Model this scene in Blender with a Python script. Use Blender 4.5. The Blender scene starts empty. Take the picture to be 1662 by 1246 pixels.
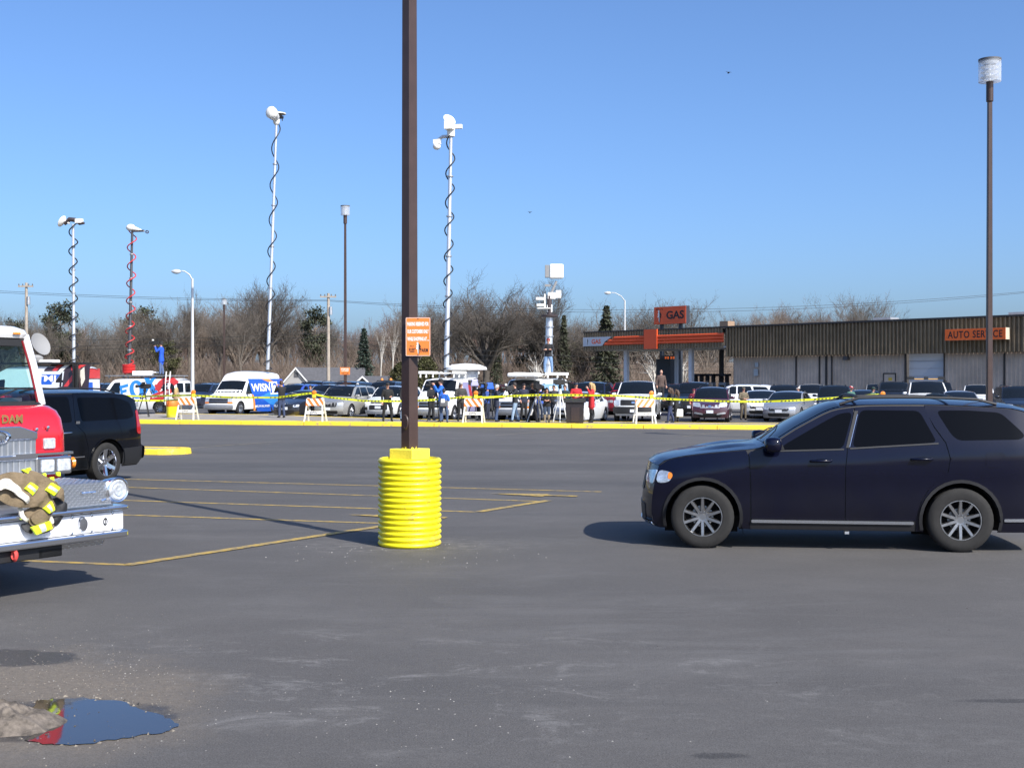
import bpy, bmesh, math, random
from mathutils import Vector, Matrix, noise
R = math.radians
random.seed(7)
scene = bpy.context.scene
COL = scene.collection
# ---------------------------------------------------------------- camera
CAM_H, FOC, CX, HY = 2.08, 2000.0, 831.0, 613.0      # metres, pixels of a 1662 wide frame
cam_d = bpy.data.cameras.new('camera'); cam = bpy.data.objects.new('camera', cam_d); COL.objects.link(cam)
cam.location = (0, 0, CAM_H)
cam.rotation_euler = (R(90) - math.atan((623 - HY) / FOC), 0, 0)
cam_d.sensor_width = 36; cam_d.lens = FOC / 1662 * 36
cam_d.clip_start = .1; cam_d.clip_end = 5000
scene.camera = cam
# ---------------------------------------------------------------- sky and sun
SUN_EL, SUN_AZ = R(40), math.atan2(.64, -.768)       # azimuth from +Y towards +X
w = bpy.data.worlds.new('World'); scene.world = w; w.use_nodes = True
nt = w.node_tree; nt.nodes.clear()
sky = nt.nodes.new('ShaderNodeTexSky'); sky.sky_type = 'NISHITA'; sky.sun_disc = False
sky.sun_elevation = SUN_EL; sky.sun_rotation = SUN_AZ
sky.air_density = .8; sky.dust_density = 2.2; sky.ozone_density = 9
bg = nt.nodes.new('ShaderNodeBackground'); bg.inputs[1].default_value = .15
wo = nt.nodes.new('ShaderNodeOutputWorld')
nt.links.new(sky.outputs[0], bg.inputs[0]); nt.links.new(bg.outputs[0], wo.inputs[0])
sl = bpy.data.lights.new('sun', 'SUN'); sl.energy = 5.0; sl.angle = R(.53); sl.color = (1, .955, .88)
so = bpy.data.objects.new('sun', sl); COL.objects.link(so)
sd = Vector((math.sin(SUN_AZ) * math.cos(SUN_EL), math.cos(SUN_AZ) * math.cos(SUN_EL), math.sin(SUN_EL)))
so.rotation_euler = (-sd).to_track_quat('-Z', 'Y').to_euler(); so.location = (0, -5, 30)
vs = scene.view_settings; vs.view_transform = 'Standard'; vs.look = 'None'; vs.exposure = 0.48; vs.gamma = 1
scene.cycles.use_denoising = True; scene.cycles.max_bounces = 8; scene.cycles.transparent_max_bounces = 12
scene.render.film_transparent = False

# ---------------------------------------------------------------- helpers
def at(px, py, d):                       # photograph pixel at a known distance -> place in the world
    return Vector(((px - CX) / FOC * d, d, CAM_H - (py - HY) / FOC * d))
def gnd(px, py, z=0.0):                  # photograph pixel on level ground of height z
    d = (CAM_H - z) * FOC / (py - HY)
    return Vector(((px - CX) / FOC * d, d, z))
def srgb(r, g, b):
    f = lambda c: (c / 255 / 12.92) if c <= 10 else ((c / 255 + .055) / 1.055) ** 2.4
    return (f(r), f(g), f(b))
MATS = {}
def M(name, col=None, rough=.5, metal=0, coat=0, noise_=None, bump=None, spec=.5, emit=None, alpha=None, dirt=None):
    """procedural Principled material; noise_=(scale, amount) varies the colour, bump=(scale, strength), dirt=(colour, z0, z1)"""
    if name in MATS: return MATS[name]
    m = bpy.data.materials.new(name); m.use_nodes = True; t = m.node_tree; n = t.nodes; L = t.links
    b = n['Principled BSDF']
    b.inputs['Base Color'].default_value = (*col, 1); b.inputs['Roughness'].default_value = rough
    b.inputs['Metallic'].default_value = metal; b.inputs['Coat Weight'].default_value = coat
    b.inputs['Coat Roughness'].default_value = .04; b.inputs['Specular IOR Level'].default_value = spec
    if emit:
        b.inputs['Emission Color'].default_value = (*col, 1); b.inputs['Emission Strength'].default_value = emit
    tc = n.new('ShaderNodeTexCoord')
    src = None
    if noise_:
        nz = n.new('ShaderNodeTexNoise'); nz.inputs['Scale'].default_value = noise_[0]; nz.inputs['Detail'].default_value = 6
        nz.inputs['Roughness'].default_value = .65
        L.new(tc.outputs['Object'], nz.inputs['Vector'])
        mr = n.new('ShaderNodeMapRange'); mr.inputs[1].default_value = .3; mr.inputs[2].default_value = .7
        mr.inputs[3].default_value = 1 - noise_[1]; mr.inputs[4].default_value = 1 + noise_[1]
        L.new(nz.outputs[0], mr.inputs[0])
        mx = n.new('ShaderNodeVectorMath'); mx.operation = 'SCALE'; mx.inputs[0].default_value = col
        L.new(mr.outputs[0], mx.inputs['Scale']); L.new(mx.outputs[0], b.inputs['Base Color']); src = mx.outputs[0]
    if dirt:
        dc, z0, z1, amt = dirt
        sp = n.new('ShaderNodeSeparateXYZ'); L.new(tc.outputs['Object'], sp.inputs[0])
        r1 = n.new('ShaderNodeMapRange'); r1.inputs[1].default_value = z1; r1.inputs[2].default_value = z0
        L.new(sp.outputs['Z'], r1.inputs[0])
        n2 = n.new('ShaderNodeTexNoise'); n2.inputs['Scale'].default_value = 2.3; n2.inputs['Detail'].default_value = 5
        L.new(tc.outputs['Object'], n2.inputs['Vector'])
        mu = n.new('ShaderNodeMath'); mu.operation = 'MULTIPLY'; L.new(r1.outputs[0], mu.inputs[0]); L.new(n2.outputs[0], mu.inputs[1])
        m3 = n.new('ShaderNodeMath'); m3.operation = 'MULTIPLY'; m3.inputs[1].default_value = amt * 2; m3.use_clamp = True; L.new(mu.outputs[0], m3.inputs[0])
        mc = n.new('ShaderNodeMix'); mc.data_type = 'RGBA'; mc.inputs['A'].default_value = (*col, 1); mc.inputs['B'].default_value = (*dc, 1)
        if src: L.new(src, mc.inputs['A'])
        L.new(m3.outputs[0], mc.inputs['Factor']); L.new(mc.outputs['Result'], b.inputs['Base Color'])
        ma = n.new('ShaderNodeMapRange'); ma.inputs[3].default_value = rough; ma.inputs[4].default_value = .8; L.new(m3.outputs[0], ma.inputs[0]); L.new(ma.outputs[0], b.inputs['Roughness'])
        if coat:
            mb = n.new('ShaderNodeMapRange'); mb.inputs[3].default_value = coat; mb.inputs[4].default_value = coat * .2; L.new(m3.outputs[0], mb.inputs[0]); L.new(mb.outputs[0], b.inputs['Coat Weight'])
    if bump:
        nb = n.new('ShaderNodeTexNoise'); nb.inputs['Scale'].default_value = bump[0]; nb.inputs['Detail'].default_value = 4
        L.new(tc.outputs['Object'], nb.inputs['Vector'])
        bp = n.new('ShaderNodeBump'); bp.inputs['Strength'].default_value = bump[1]; bp.inputs['Distance'].default_value = .02
        L.new(nb.outputs[0], bp.inputs['Height']); L.new(bp.outputs[0], b.inputs['Normal'])
    MATS[name] = m
    return m
def glass_mat(name, tint, transp, rough=.02):
    m = bpy.data.materials.new(name); m.use_nodes = True; t = m.node_tree; n = t.nodes; L = t.links
    n.clear(); o = n.new('ShaderNodeOutputMaterial')
    tr = n.new('ShaderNodeBsdfTransparent'); tr.inputs[0].default_value = (*tint, 1)
    gl = n.new('ShaderNodeBsdfGlossy'); gl.inputs['Roughness'].default_value = rough; gl.inputs[0].default_value = (.9, .95, 1, 1)
    lw = n.new('ShaderNodeLayerWeight'); pw = n.new('ShaderNodeMath'); pw.operation = 'POWER'; pw.inputs[1].default_value = 5; L.new(lw.outputs['Facing'], pw.inputs[0])
    fr = n.new('ShaderNodeMath'); fr.operation = 'MULTIPLY_ADD'; fr.inputs[1].default_value = .96; fr.inputs[2].default_value = .04; L.new(pw.outputs[0], fr.inputs[0])
    mx = n.new('ShaderNodeMixShader'); L.new(fr.outputs[0], mx.inputs[0]); L.new(tr.outputs[0], mx.inputs[1]); L.new(gl.outputs[0], mx.inputs[2])
    L.new(mx.outputs[0], o.inputs[0]); MATS[name] = m
    return m
def link(name, me, mats=None, parent=None):
    o = bpy.data.objects.new(name, me); COL.objects.link(o)
    if mats is not None:
        for m in (mats if isinstance(mats, (list, tuple)) else [mats]): me.materials.append(m)
    if parent is not None: o.parent = parent
    return o
def tag(o, label=None, cat=None, group=None, kind=None):
    if label: o['label'] = label
    if cat: o['category'] = cat
    if group: o['group'] = group
    if kind: o['kind'] = kind
    return o
def thing(name, label, cat, loc=(0, 0, 0), rz=0, group=None):
    o = bpy.data.objects.new(name, None); COL.objects.link(o); o.location = loc; o.rotation_euler = (0, 0, rz); o.empty_display_size = .3
    return tag(o, label, cat, group)
def copy_tree(o, parent=None, paint=None):
    c = o.copy(); COL.objects.link(c); c.parent = parent
    if paint and c.type == 'MESH':
        for sl_ in c.material_slots:
            if sl_.material in paint:
                nm = paint[sl_.material]; sl_.link = 'OBJECT'; sl_.material = nm
    for ch in list(o.children): copy_tree(ch, c, paint)
    return c
class MB:
    """collects geometry, then becomes one mesh object"""
    def __init__(s): s.v = []; s.f = []; s.mi = []; s.cur = 0
    def add(s, vs, fs, tf=None):
        b = len(s.v)
        s.v += [tuple(tf @ Vector(p)) if tf is not None else tuple(p) for p in vs]
        s.f += [tuple(i + b for i in f) for f in fs]; s.mi += [s.cur] * len(fs)
        return s
    def box(s, c, d, tf=None, rz=0, taper=1):
        x, y, z = [q / 2 for q in d]
        vs = []
        for sz in (-1, 1):
            k = 1 if sz < 0 else taper
            for sx, sy in ((-1, -1), (1, -1), (1, 1), (-1, 1)):
                px, py = sx * x * k, sy * y * k
                if rz: px, py = px * math.cos(rz) - py * math.sin(rz), px * math.sin(rz) + py * math.cos(rz)
                vs.append((c[0] + px, c[1] + py, c[2] + sz * z))
        return s.add(vs, [(3, 2, 1, 0), (4, 5, 6, 7), (0, 1, 5, 4), (1, 2, 6, 5), (2, 3, 7, 6), (3, 0, 4, 7)], tf)
    def tube(s, pts, r, n=6, cap=True, closed=False):
        pts = [Vector(p) for p in pts]; N = len(pts)
        rs = r if isinstance(r, (list, tuple)) else [r] * N
        up = None; vs = []; fs = []
        for i, p in enumerate(pts):
            a = pts[(i - 1) % N] if (i > 0 or closed) else p; b = pts[(i + 1) % N] if (i < N - 1 or closed) else p
            t = (b - a).normalized()
            if up is None: up = t.orthogonal().normalized()
            up = (up - t * up.dot(t)).normalized() if (up - t * up.dot(t)).length > 1e-6 else t.orthogonal().normalized()
            q = t.cross(up)
            for k in range(n):
                an = 2 * math.pi * k / n; vs.append(p + (up * math.cos(an) + q * math.sin(an)) * rs[i])
        for i in range(N if closed else N - 1):
            j = (i + 1) % N
            for k in range(n): fs.append((i * n + k, i * n + (k + 1) % n, j * n + (k + 1) % n, j * n + k))
        if cap and not closed:
            fs.append(tuple(range(n))[::-1]); fs.append(tuple((N - 1) * n + k for k in range(n)))
        return s.add(vs, fs)
    def lathe(s, prof, n=24, tf=None, close=False, arc=None):
        """prof: (radius, height) round local Z"""
        vs = []; fs = []; P = len(prof); A = arc or (0, 2 * math.pi); full = arc is None
        cols = n if full else n + 1
        for k in range(cols):
            an = A[0] + (A[1] - A[0]) * k / n
            for r_, h in prof: vs.append((r_ * math.cos(an), r_ * math.sin(an), h))
        for k in range(n):
            k2 = (k + 1) % cols
            for i in range(P if close else P - 1):
                j = (i + 1) % P; fs.append((k * P + i, k2 * P + i, k2 * P + j, k * P + j))
        return s.add(vs, fs, tf)
    def prism(s, poly, a, b, axis='y', tf=None):
        """2-D polygon extruded from a to b along axis; poly axes are the other two in xyz order"""
        n = len(poly)
        def mk(p, h): return {'x': (h, p[0], p[1]), 'y': (p[0], h, p[1]), 'z': (p[0], p[1], h)}[axis]
        vs = [mk(p, a) for p in poly] + [mk(p, b) for p in poly]
        fs = [tuple(range(n)), tuple(range(2 * n - 1, n - 1, -1))] + [(i, (i + 1) % n, n + (i + 1) % n, n + i) for i in range(n)]
        return s.add(vs, fs, tf)
    def grid(s, nu, nv, fn):
        vs = [fn(i / nu, j / nv) for i in range(nu + 1) for j in range(nv + 1)]
        return s.add(vs, [(i * (nv + 1) + j, (i + 1) * (nv + 1) + j, (i + 1) * (nv + 1) + j + 1, i * (nv + 1) + j + 1) for i in range(nu) for j in range(nv)])
    def mesh(s, name, smooth=None):
        me = bpy.data.meshes.new(name); me.from_pydata(s.v, [], s.f)
        me.polygons.foreach_set('material_index', s.mi)
        bm = bmesh.new(); bm.from_mesh(me)
        if len(s.f) < 40000: bmesh.ops.recalc_face_normals(bm, faces=bm.faces)
        bm.to_mesh(me); bm.free()
        if smooth:
            me.polygons.foreach_set('use_smooth', [True] * len(me.polygons)); me.set_sharp_from_angle(angle=R(smooth))
        return me
    def build(s, name, mats, parent=None, smooth=None):
        return link(name, s.mesh(name, smooth), mats, parent)
def bevel_obj(o, w_=.01, seg=2):
    m = o.modifiers.new('bevel', 'BEVEL'); m.width = w_; m.segments = seg; m.limit_method = 'ANGLE'; m.angle_limit = R(40)
    return o
def pch(pts):
    """smooth monotone interpolation through (x, y) points"""
    xs = [p[0] for p in pts]; ys = [p[1] for p in pts]; n = len(xs)
    d = [(ys[i + 1] - ys[i]) / (xs[i + 1] - xs[i]) for i in range(n - 1)]
    m = [d[0]] + [0 if d[i - 1] * d[i] <= 0 else 2 * d[i - 1] * d[i] / (d[i - 1] + d[i]) for i in range(1, n - 1)] + [d[-1]] if n > 1 else [0]
    def f(x):
        if x <= xs[0]: return ys[0]
        if x >= xs[-1]: return ys[-1]
        i = max(k for k in range(n - 1) if xs[k] <= x); h = xs[i + 1] - xs[i]; t = (x - xs[i]) / h
        return (2 * t ** 3 - 3 * t * t + 1) * ys[i] + (t ** 3 - 2 * t * t + t) * h * m[i] + (-2 * t ** 3 + 3 * t * t) * ys[i + 1] + (t ** 3 - t * t) * h * m[i + 1]
    return f
def lin(pts):
    def f(x):
        if x <= pts[0][0]: return pts[0][1]
        for a, b in zip(pts, pts[1:]):
            if x <= b[0]: return a[1] + (b[1] - a[1]) * (x - a[0]) / (b[0] - a[0])
        return pts[-1][1]
    return f
def panel(mb, poly, fn, du=.1, dv=.1, thick=0):
    """polygon in (u, v), cut into a grid and laid on the surface fn(u, v, offset)"""
    bm = bmesh.new()
    vs = [bm.verts.new((p[0], 0, p[1])) for p in poly]
    bm.faces.new(vs)
    u0, u1 = min(p[0] for p in poly), max(p[0] for p in poly); v0, v1 = min(p[1] for p in poly), max(p[1] for p in poly)
    def cut(co, no):
        bmesh.ops.bisect_plane(bm, geom=bm.verts[:] + bm.edges[:] + bm.faces[:], plane_co=co, plane_no=no, dist=1e-5)
    if du:
        for k in range(math.floor(u0 / du) + 1, math.ceil(u1 / du)): cut((k * du, 0, 0), (1, 0, 0))
    if dv:
        for k in range(math.floor(v0 / dv) + 1, math.ceil(v1 / dv)): cut((0, 0, k * dv), (0, 0, 1))
    new = set()
    if thick:
        r = bmesh.ops.extrude_edge_only(bm, edges=[e for e in bm.edges if e.is_boundary])
        new = {g for g in r['geom'] if isinstance(g, bmesh.types.BMVert)}
    bm.verts.index_update()
    vv = [fn(v.co.x, v.co.z, -thick if v in new else 0) for v in bm.verts]
    mb.add(vv, [tuple(v.index for v in f.verts) for f in bm.faces])
    bm.free()
    return mb
def rpoly(x0, z0, x1, z1, r=.04, n=3):
    out = []
    for cx, cz, a in ((x1 - r, z1 - r, 0), (x0 + r, z1 - r, 90), (x0 + r, z0 + r, 180), (x1 - r, z0 + r, 270)):
        for k in range(n + 1): out.append((cx + r * math.cos(R(a + 90 * k / n)), cz + r * math.sin(R(a + 90 * k / n))))
    return out
def round_poly(pts, r=.07, n=4):
    out = []; N = len(pts)
    for i in range(N):
        p, a, b = Vector(pts[i]), Vector(pts[i - 1]), Vector(pts[(i + 1) % N]); ka = min(r, (a - p).length * .42); kb = min(r, (b - p).length * .42)
        q0, q1 = p + (a - p).normalized() * ka, p + (b - p).normalized() * kb
        for k in range(n + 1): t = k / n; w_ = q0 * (1 - t) ** 2 + p * 2 * t * (1 - t) + q1 * t * t; out.append((w_.x, w_.y))
    return out
def smooth_poly(pts, it=2):
    if it == 1: return round_poly(pts)
    for _ in range(it):
        o = []
        for a, b in zip(pts, pts[1:] + pts[:1]):
            o += [(a[0] * .75 + b[0] * .25, a[1] * .75 + b[1] * .25), (a[0] * .25 + b[0] * .75, a[1] * .25 + b[1] * .75)]
        pts = o
    return pts
TXT = {}
def text_geo(body, size=1, bold=0.0, spacing=1.0):
    """letters as flat outlines: (verts, faces), centred on their own box"""
    k = (body, bold, spacing)
    if k not in TXT:
        cu = bpy.data.curves.new('t', 'FONT'); cu.body = body; cu.size = 1; cu.offset = bold; cu.resolution_u = 3; cu.space_character = spacing
        ob = bpy.data.objects.new('t', cu); COL.objects.link(ob)
        me = bpy.data.meshes.new_from_object(ob.evaluated_get(bpy.context.evaluated_depsgraph_get()))
        vs_ = [v.co.copy() for v in me.vertices]; fs_ = [tuple(p.vertices) for p in me.polygons]
        bpy.data.objects.remove(ob); bpy.data.curves.remove(cu); bpy.data.meshes.remove(me)
        x0, x1 = min(v.x for v in vs_), max(v.x for v in vs_); y0, y1 = min(v.y for v in vs_), max(v.y for v in vs_)
        TXT[k] = ([((v.x - (x0 + x1) / 2), (v.y - (y0 + y1) / 2)) for v in vs_], fs_, x1 - x0, y1 - y0)
    return TXT[k]
def text_on(mb, body, w_, h_, fn, bold=0.0, rot=0, spacing=1.0, shear=0):
    """letters fitted to w_ x h_ and laid on a surface by fn(u, v)"""
    vs_, fs_, tw, th = text_geo(body, 1, bold, spacing)
    sx, sy = w_ / tw, h_ / th
    out = []
    for u, v in vs_:
        a, b = u * sx + v * sy * shear, v * sy
        a, b = a * math.cos(rot) - b * math.sin(rot), a * math.sin(rot) + b * math.cos(rot)
        out.append(fn(a, b))
    return mb.add(out, fs_)
# ---------------------------------------------------------------- shared materials
M('black_trim', (.012, .012, .013), .55); M('rubber', (.016, .016, .017), .8, bump=(60, .2), noise_=(5, .3))
M('tyre_dusty', (.0145, .0138, .013), .85, noise_=(8, .3)); M('chrome', (.75, .76, .78), .12, 1); M('alloy', (.55, .56, .58), .28, 1, noise_=(7, .12))
M('alloy_dirty', (.36, .355, .35), .36, 1, noise_=(9, .25)); M('dark_well', (.006, .006, .007), .9)
M('car_glass', (.006, .008, .010), .03, spec=.5); M('tint_glass', (.0022, .0024, .0032), .05, spec=.12)
M('lamp_glass', (.55, .58, .62), .12, .3, 1, noise_=(25, .4)); M('amber', (.75, .22, .015), .25, coat=.5); M('red_lens', (.35, .006, .008), .2, coat=.8)
M('plate', (.6, .62, .66), .4, noise_=(40, .25)); M('white_paint', (.78, .78, .76), .3, coat=.6, noise_=(3, .05)); M('steel', (.42, .43, .44), .38, .9, noise_=(5, .15))
M('galv', (.45, .46, .47), .45, .7, noise_=(3, .12)); M('black_matte', (.013, .013, .014), .6); M('grey_plastic', (.10, .10, .105), .6)
M('black_vinyl', (.010, .010, .012), .5)
# ---------------------------------------------------------------- vehicles
WH = {}
def wheel(parent, x, y, r, wid, rimr, style, out, tyre_mat='rubber', rim_mat='alloy', steer=0):
    """out=+1: outer face towards +y"""
    key = (r, wid, rimr, style)
    if key not in WH:
        t = MB(); h = wid / 2
        t.lathe([(rimr * .99, h * .78), (rimr * 1.03, h * .92), (r * .80, h), (r * .93, h * .93), (r * .985, h * .78), (r, h * .4), (r, -h * .4), (r * .985, -h * .78), (r * .93, -h * .93), (rimr, -h * .8), (rimr * .96, 0)], 36, close=True)
        tm = t.mesh('tyre', 40)
        m = MB(); n, wi, wo_, twin, dish = style
        m.lathe([(rimr * 1.01, h * .80), (rimr * 1.0, h * .90), (rimr * .955, h * .90), (rimr * .93, h * .72), (rimr * .90, -h * .6)], 36)
        m.lathe([(0, h * .80 - dish), (rimr * .16, h * .80 - dish), (rimr * .22, h * .70 - dish), (rimr * .24, h * .4)], 16)
        for k in range(n):
            for sgn in ((-1, 1) if twin else (0,)):
                a = 2 * math.pi * k / n + math.pi / 2 + sgn * twin
                ca, sa = math.cos(a), math.sin(a)
                r0, r1 = rimr * .12, rimr * .95
                vs_ = []
                for rr, ww, zz in ((r0, wi, h * .78 - dish), (rimr * .5, (wi + wo_) / 2, h * .84 - dish * .8), (r1, wo_, h * .84)):
                    for side, dz in ((-1, -.03), (-.62, 0), (.62, 0), (1, -.03)):
                        vs_.append((ca * rr - sa * side * ww / 2, sa * rr + ca * side * ww / 2, zz + dz))
                fs_ = []
                for i in range(2):
                    for j in range(3): fs_.append((i * 4 + j, i * 4 + j + 1, i * 4 + 5 + j, i * 4 + 4 + j))
                m.add(vs_, fs_)
            a = 2 * math.pi * (k + .5) / n + math.pi / 2
            m.lathe([(0, .012), (.011, .012), (.011, 0)], 8, Matrix.Translation((math.cos(a) * rimr * .26, math.sin(a) * rimr * .26, h * .76 - dish)))
        m.cur = 1
        m.lathe([(0, h * .1), (rimr * .55, h * .1), (rimr * .56, 0)], 24)
        m.cur = 2
        m.lathe([(rimr * .92, -h * .55), (0, -h * .55)], 24)
        WH[key] = (tm, m.mesh('rim', 35))
    tm, rm = WH[key]
    w_ = bpy.data.objects.new('wheel', None); COL.objects.link(w_); w_.parent = parent; w_.location = (x, y, r); w_.empty_display_size = .2
    w_.rotation_euler = (R(-90) if out > 0 else R(90), 0, 0)
    for nm, me, ms in (('tyre', tm, [MATS[tyre_mat]]), ('rim', rm, [MATS[rim_mat], MATS['steel'], MATS['dark_well']])):
        o = bpy.data.objects.new(nm, me); COL.objects.link(o); o.parent = w_
        if not me.materials:
            for q in ms: me.materials.append(q)
        else:
            for i, q in enumerate(ms):
                if me.materials[i] != q: o.material_slots[i].link = 'OBJECT'; o.material_slots[i].material = q
    return w_
class Shape:
    def __init__(s, S):
        s.S = S; s.T = pch(S['T']); s.drop = lin(S['drop']); s.belt = pch(S['belt']); s.zs = S['sill']; s.W = S['W']
        s.fr = pch(S['front']); s.re = pch(S['rear'])
        s.plan = pch(S['plan']); s.tum = S['tum']
        s.sec = pch(S.get('sec', [(0, .945), (.12, .975), (.45, 1.0), (.8, .992), (1, .962)]))
        s.xF = S['T'][-1][0]; s.xR = S['T'][0][0]
        s.bw = lin(S['bow']); s.bf = S['bowf']; s.br = S['bowr']
        s.roll = S.get('roll', .10)
    def e(s, x): return s.T(x) - s.drop(x)
    def y(s, x, z):
        zb = s.belt(x)
        if z <= zb: f = s.sec((z - s.zs) / max(zb - s.zs, .05)) * s.W
        else:
            f = s.sec(1) * s.W - s.tum * (z - zb)
            k = (z - (s.S['roof_z'] - s.roll)) / s.roll
            if k > 0: f -= .45 * s.roll * k * k
        return f * s.plan(x)
    def side(s, sg):
        return lambda u, v, off=0: (u, sg * (s.y(u, v) + off), v)
    def bow(s, x, t):
        b = s.bw(x) * (1 - t * t)
        kf = max(0, 1 - (s.xF - x) / .5); kr = max(0, 1 - (x - s.xR) / .4)
        return b + s.bf * (1 - abs(t) ** 3) * kf * kf - s.br * (1 - abs(t) ** 3) * kr * kr
    def top(s, x, t, off=0):
        e_ = s.e(x); we = s.y(x, e_)
        return (x + s.bow(x, t), t * we, s.T(x) - (s.T(x) - e_) * abs(t) ** 2.4 + off)
    def face(s, fn, bow, sg, y, z, off=0):
        x = fn(z); wy = max(s.y(x, z), .1); t = max(-1, min(1, y / wy))
        return (x + sg * (bow * (1 - abs(t) ** 3) + off), y, z)
    def front(s): return lambda u, v, off=0: s.face(s.fr, s.bf, 1, u, v, off)
    def rear(s): return lambda u, v, off=0: s.face(s.re, s.br, -1, u, v, off)
    def outline(s, step=.06):
        """side silhouette with the wheel arches cut out"""
        S = s.S; P = []
        e0, e1 = s.e(s.xR), s.e(s.xF); n = 8
        for i in range(n + 1): z = s.zs + (e0 - s.zs) * i / n; P.append((s.re(z), z))
        k = int((s.xF - s.xR) / step)
        for i in range(1, k): x = s.xR + (s.xF - s.xR) * i / k; P.append((x, s.e(x)))
        for i in range(n + 1): z = e1 + (s.zs - e1) * i / n; P.append((s.fr(z), z))
        for xa in S['axles']:
            zc, Ra = S['wr'], S['arch']; dx = math.sqrt(max(Ra * Ra - (s.zs - zc) ** 2, 0)); a0 = math.atan2(s.zs - zc, dx)
            for i in range(17): a = a0 + (math.pi - 2 * a0) * i / 16; P.append((xa + Ra * math.cos(a), zc + Ra * math.sin(a)))
        return P
def arch_ring(xa, zc, r0, r1, zmin, n=18):
    def arc(r): a0 = math.asin((zmin - zc) / r); return [(xa + r * math.cos(a0 + (math.pi - 2 * a0) * i / n), zc + r * math.sin(a0 + (math.pi - 2 * a0) * i / n)) for i in range(n + 1)]
    return arc(r1) + arc(r0)[::-1]
def car(S, name, label, cat, loc, rz, group, paint, fine=False, steer=0):
    sh = Shape(S); root = thing(name, label, cat, loc, rz, group)
    du = .07 if fine else .22; PM = MATS[paint]; nt_ = 14 if fine else 8
    b = MB(); out = sh.outline(.05 if fine else .12)
    base_off = S.get('liner', 0)
    b.cur = 1 if base_off else 0
    for sg in (1, -1):
        f0 = sh.side(sg); panel(b, out, lambda u, v, o=0: f0(u, v, o - base_off), du, du)
    b.cur = 0
    def loft(mb, x0, x1, t0, t1, off, nx): mb.grid(nx, nt_, lambda a, c: sh.top(x0 + (x1 - x0) * a, t0 + (t1 - t0) * c, off))
    nx = lambda a, c: max(3, int((c - a) / du))
    ch = S['cuts']                                     # rear edge of roof, roof front, cowl, nose
    loft(b, sh.xR, ch[1], -1, 1, 0, nx(sh.xR, ch[1])); loft(b, ch[1], ch[2], -1, 1, 0, nx(ch[1], ch[2]))
    hood_sep = fine
    if not hood_sep: loft(b, ch[2], sh.xF, -1, 1, 0, nx(ch[2], sh.xF))
    for fn, xe, bw_, sg in ((sh.fr, sh.xF, sh.bf, 1), (sh.re, sh.xR, sh.br, -1)):
        def ff(a, c):
            t = -1 + 2 * c; e_ = sh.e(xe); zc = sh.zs + (e_ - sh.zs) * a; x = fn(zc)
            top = sh.T(xe) - (sh.T(xe) - e_) * abs(t) ** 2.4
            return (x + sg * bw_ * (1 - abs(t) ** 3), t * sh.y(x, zc), sh.zs + (top - sh.zs) * a)
        b.grid(12, nt_, ff)
    b.cur = 2                                          # wheel wells, floor
    for xa in S['axles']:
        for sg in (1, -1):
            yo = sh.y(xa, S['wr'] + S['arch'] * .8) - .01
            b.grid(10, 1, lambda a, c: (xa + S['arch'] * math.cos(math.pi * a), sg * (yo + (.35 * S['W'] - yo) * c), S['wr'] + S['arch'] * math.sin(math.pi * a) - .02))
            b.box((xa, sg * .33 * S['W'], S['wr'] + .12), (S['arch'] * 2, .03, S['arch'] * 1.6))
    b.box(((sh.xF + sh.xR) / 2, 0, sh.zs + .06), (sh.xF - sh.xR - .5, S['W'] * 1.2, .14))
    body = b.build('body', [PM, MATS['black_trim'], MATS['dark_well']], root, 38)
    if hood_sep:
        h = MB(); loft(h, ch[2], sh.xF, -.985, .985, .004, nx(ch[2], sh.xF))
        for sx in (-1, 1) if S.get('hood_scoop') else ():
            h.grid(8, 3, lambda a, c: (lambda p: (p[0], p[1], p[2] + .028 * math.sin(math.pi * min(1, a * 1.2)) * math.sin(math.pi * c)))(sh.top(ch[2] + .05 + (sh.xF - ch[2] - .3) * a, sx * (.30 + .42 * c), .004)))
        h.build('hood', PM, root, 40)
    # glass
    G = MATS[S.get('glass', 'car_glass')]
    g = MB(); loft(g, ch[1] + .03, ch[2] - .02, -.93, .93, .006, max(4, nx(ch[1], ch[2]))); g.build('windshield', MATS[S.get('ws', 'car_glass')], root, 60)
    for sg in (1, -1):
        fs = sh.side(sg)
        if not fine:
            for poly in S['glass_side']:
                g = MB(); panel(g, poly, lambda u, v, o=0: fs(u, v, o + .006), .3, .2, .005); g.build('side_window', G, root, 40)
    if S.get('rear_glass_loft'):
        a, c = S['rear_glass_loft']; g = MB(); loft(g, a, c, -.88, .88, .006, 5); g.build('rear_window', G, root, 60)
    if S.get('rear_glass'):
        g = MB(); fr_ = sh.rear(); panel(g, S['rear_glass'], lambda u, v, o=0: fr_(u, v, o + .008), .25, .2, .005); g.build('rear_window', G, root, 40)
    # front end
    ff = sh.front()
    for nm, poly, mt, off in S.get('nose', []):
        for mir in ((1, -1) if min(p[0] for p in poly) > 0 else (1,)):
            g = MB(); panel(g, [(p[0] * mir, p[1]) for p in poly], lambda u, v, o=0: ff(u, v, o + off), .15, .12, .012); g.build(nm, MATS[mt] if mt != 'paint' else PM, root, 40)
    fr_ = sh.rear()
    for nm, poly, mt, off in S.get('tail', []):
        for mir in ((1, -1) if min(p[0] for p in poly) > 0 else (1,)):
            g = MB(); panel(g, [(p[0] * mir, p[1]) for p in poly], lambda u, v, o=0: fr_(u, v, o + off), .2, .15, .012); g.build(nm, MATS[mt] if mt != 'paint' else PM, root, 40)
    for nm, poly, mt, off in S.get('flank', []):
        for sg in (1, -1):
            fs = sh.side(sg); g = MB(); panel(g, poly, lambda u, v, o=0: fs(u, v, o + off), .15 if fine else .3, .15, .012); g.build(nm, MATS[mt] if mt != 'paint' else PM, root, 40)
    mx, mz = S['mirror']
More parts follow.
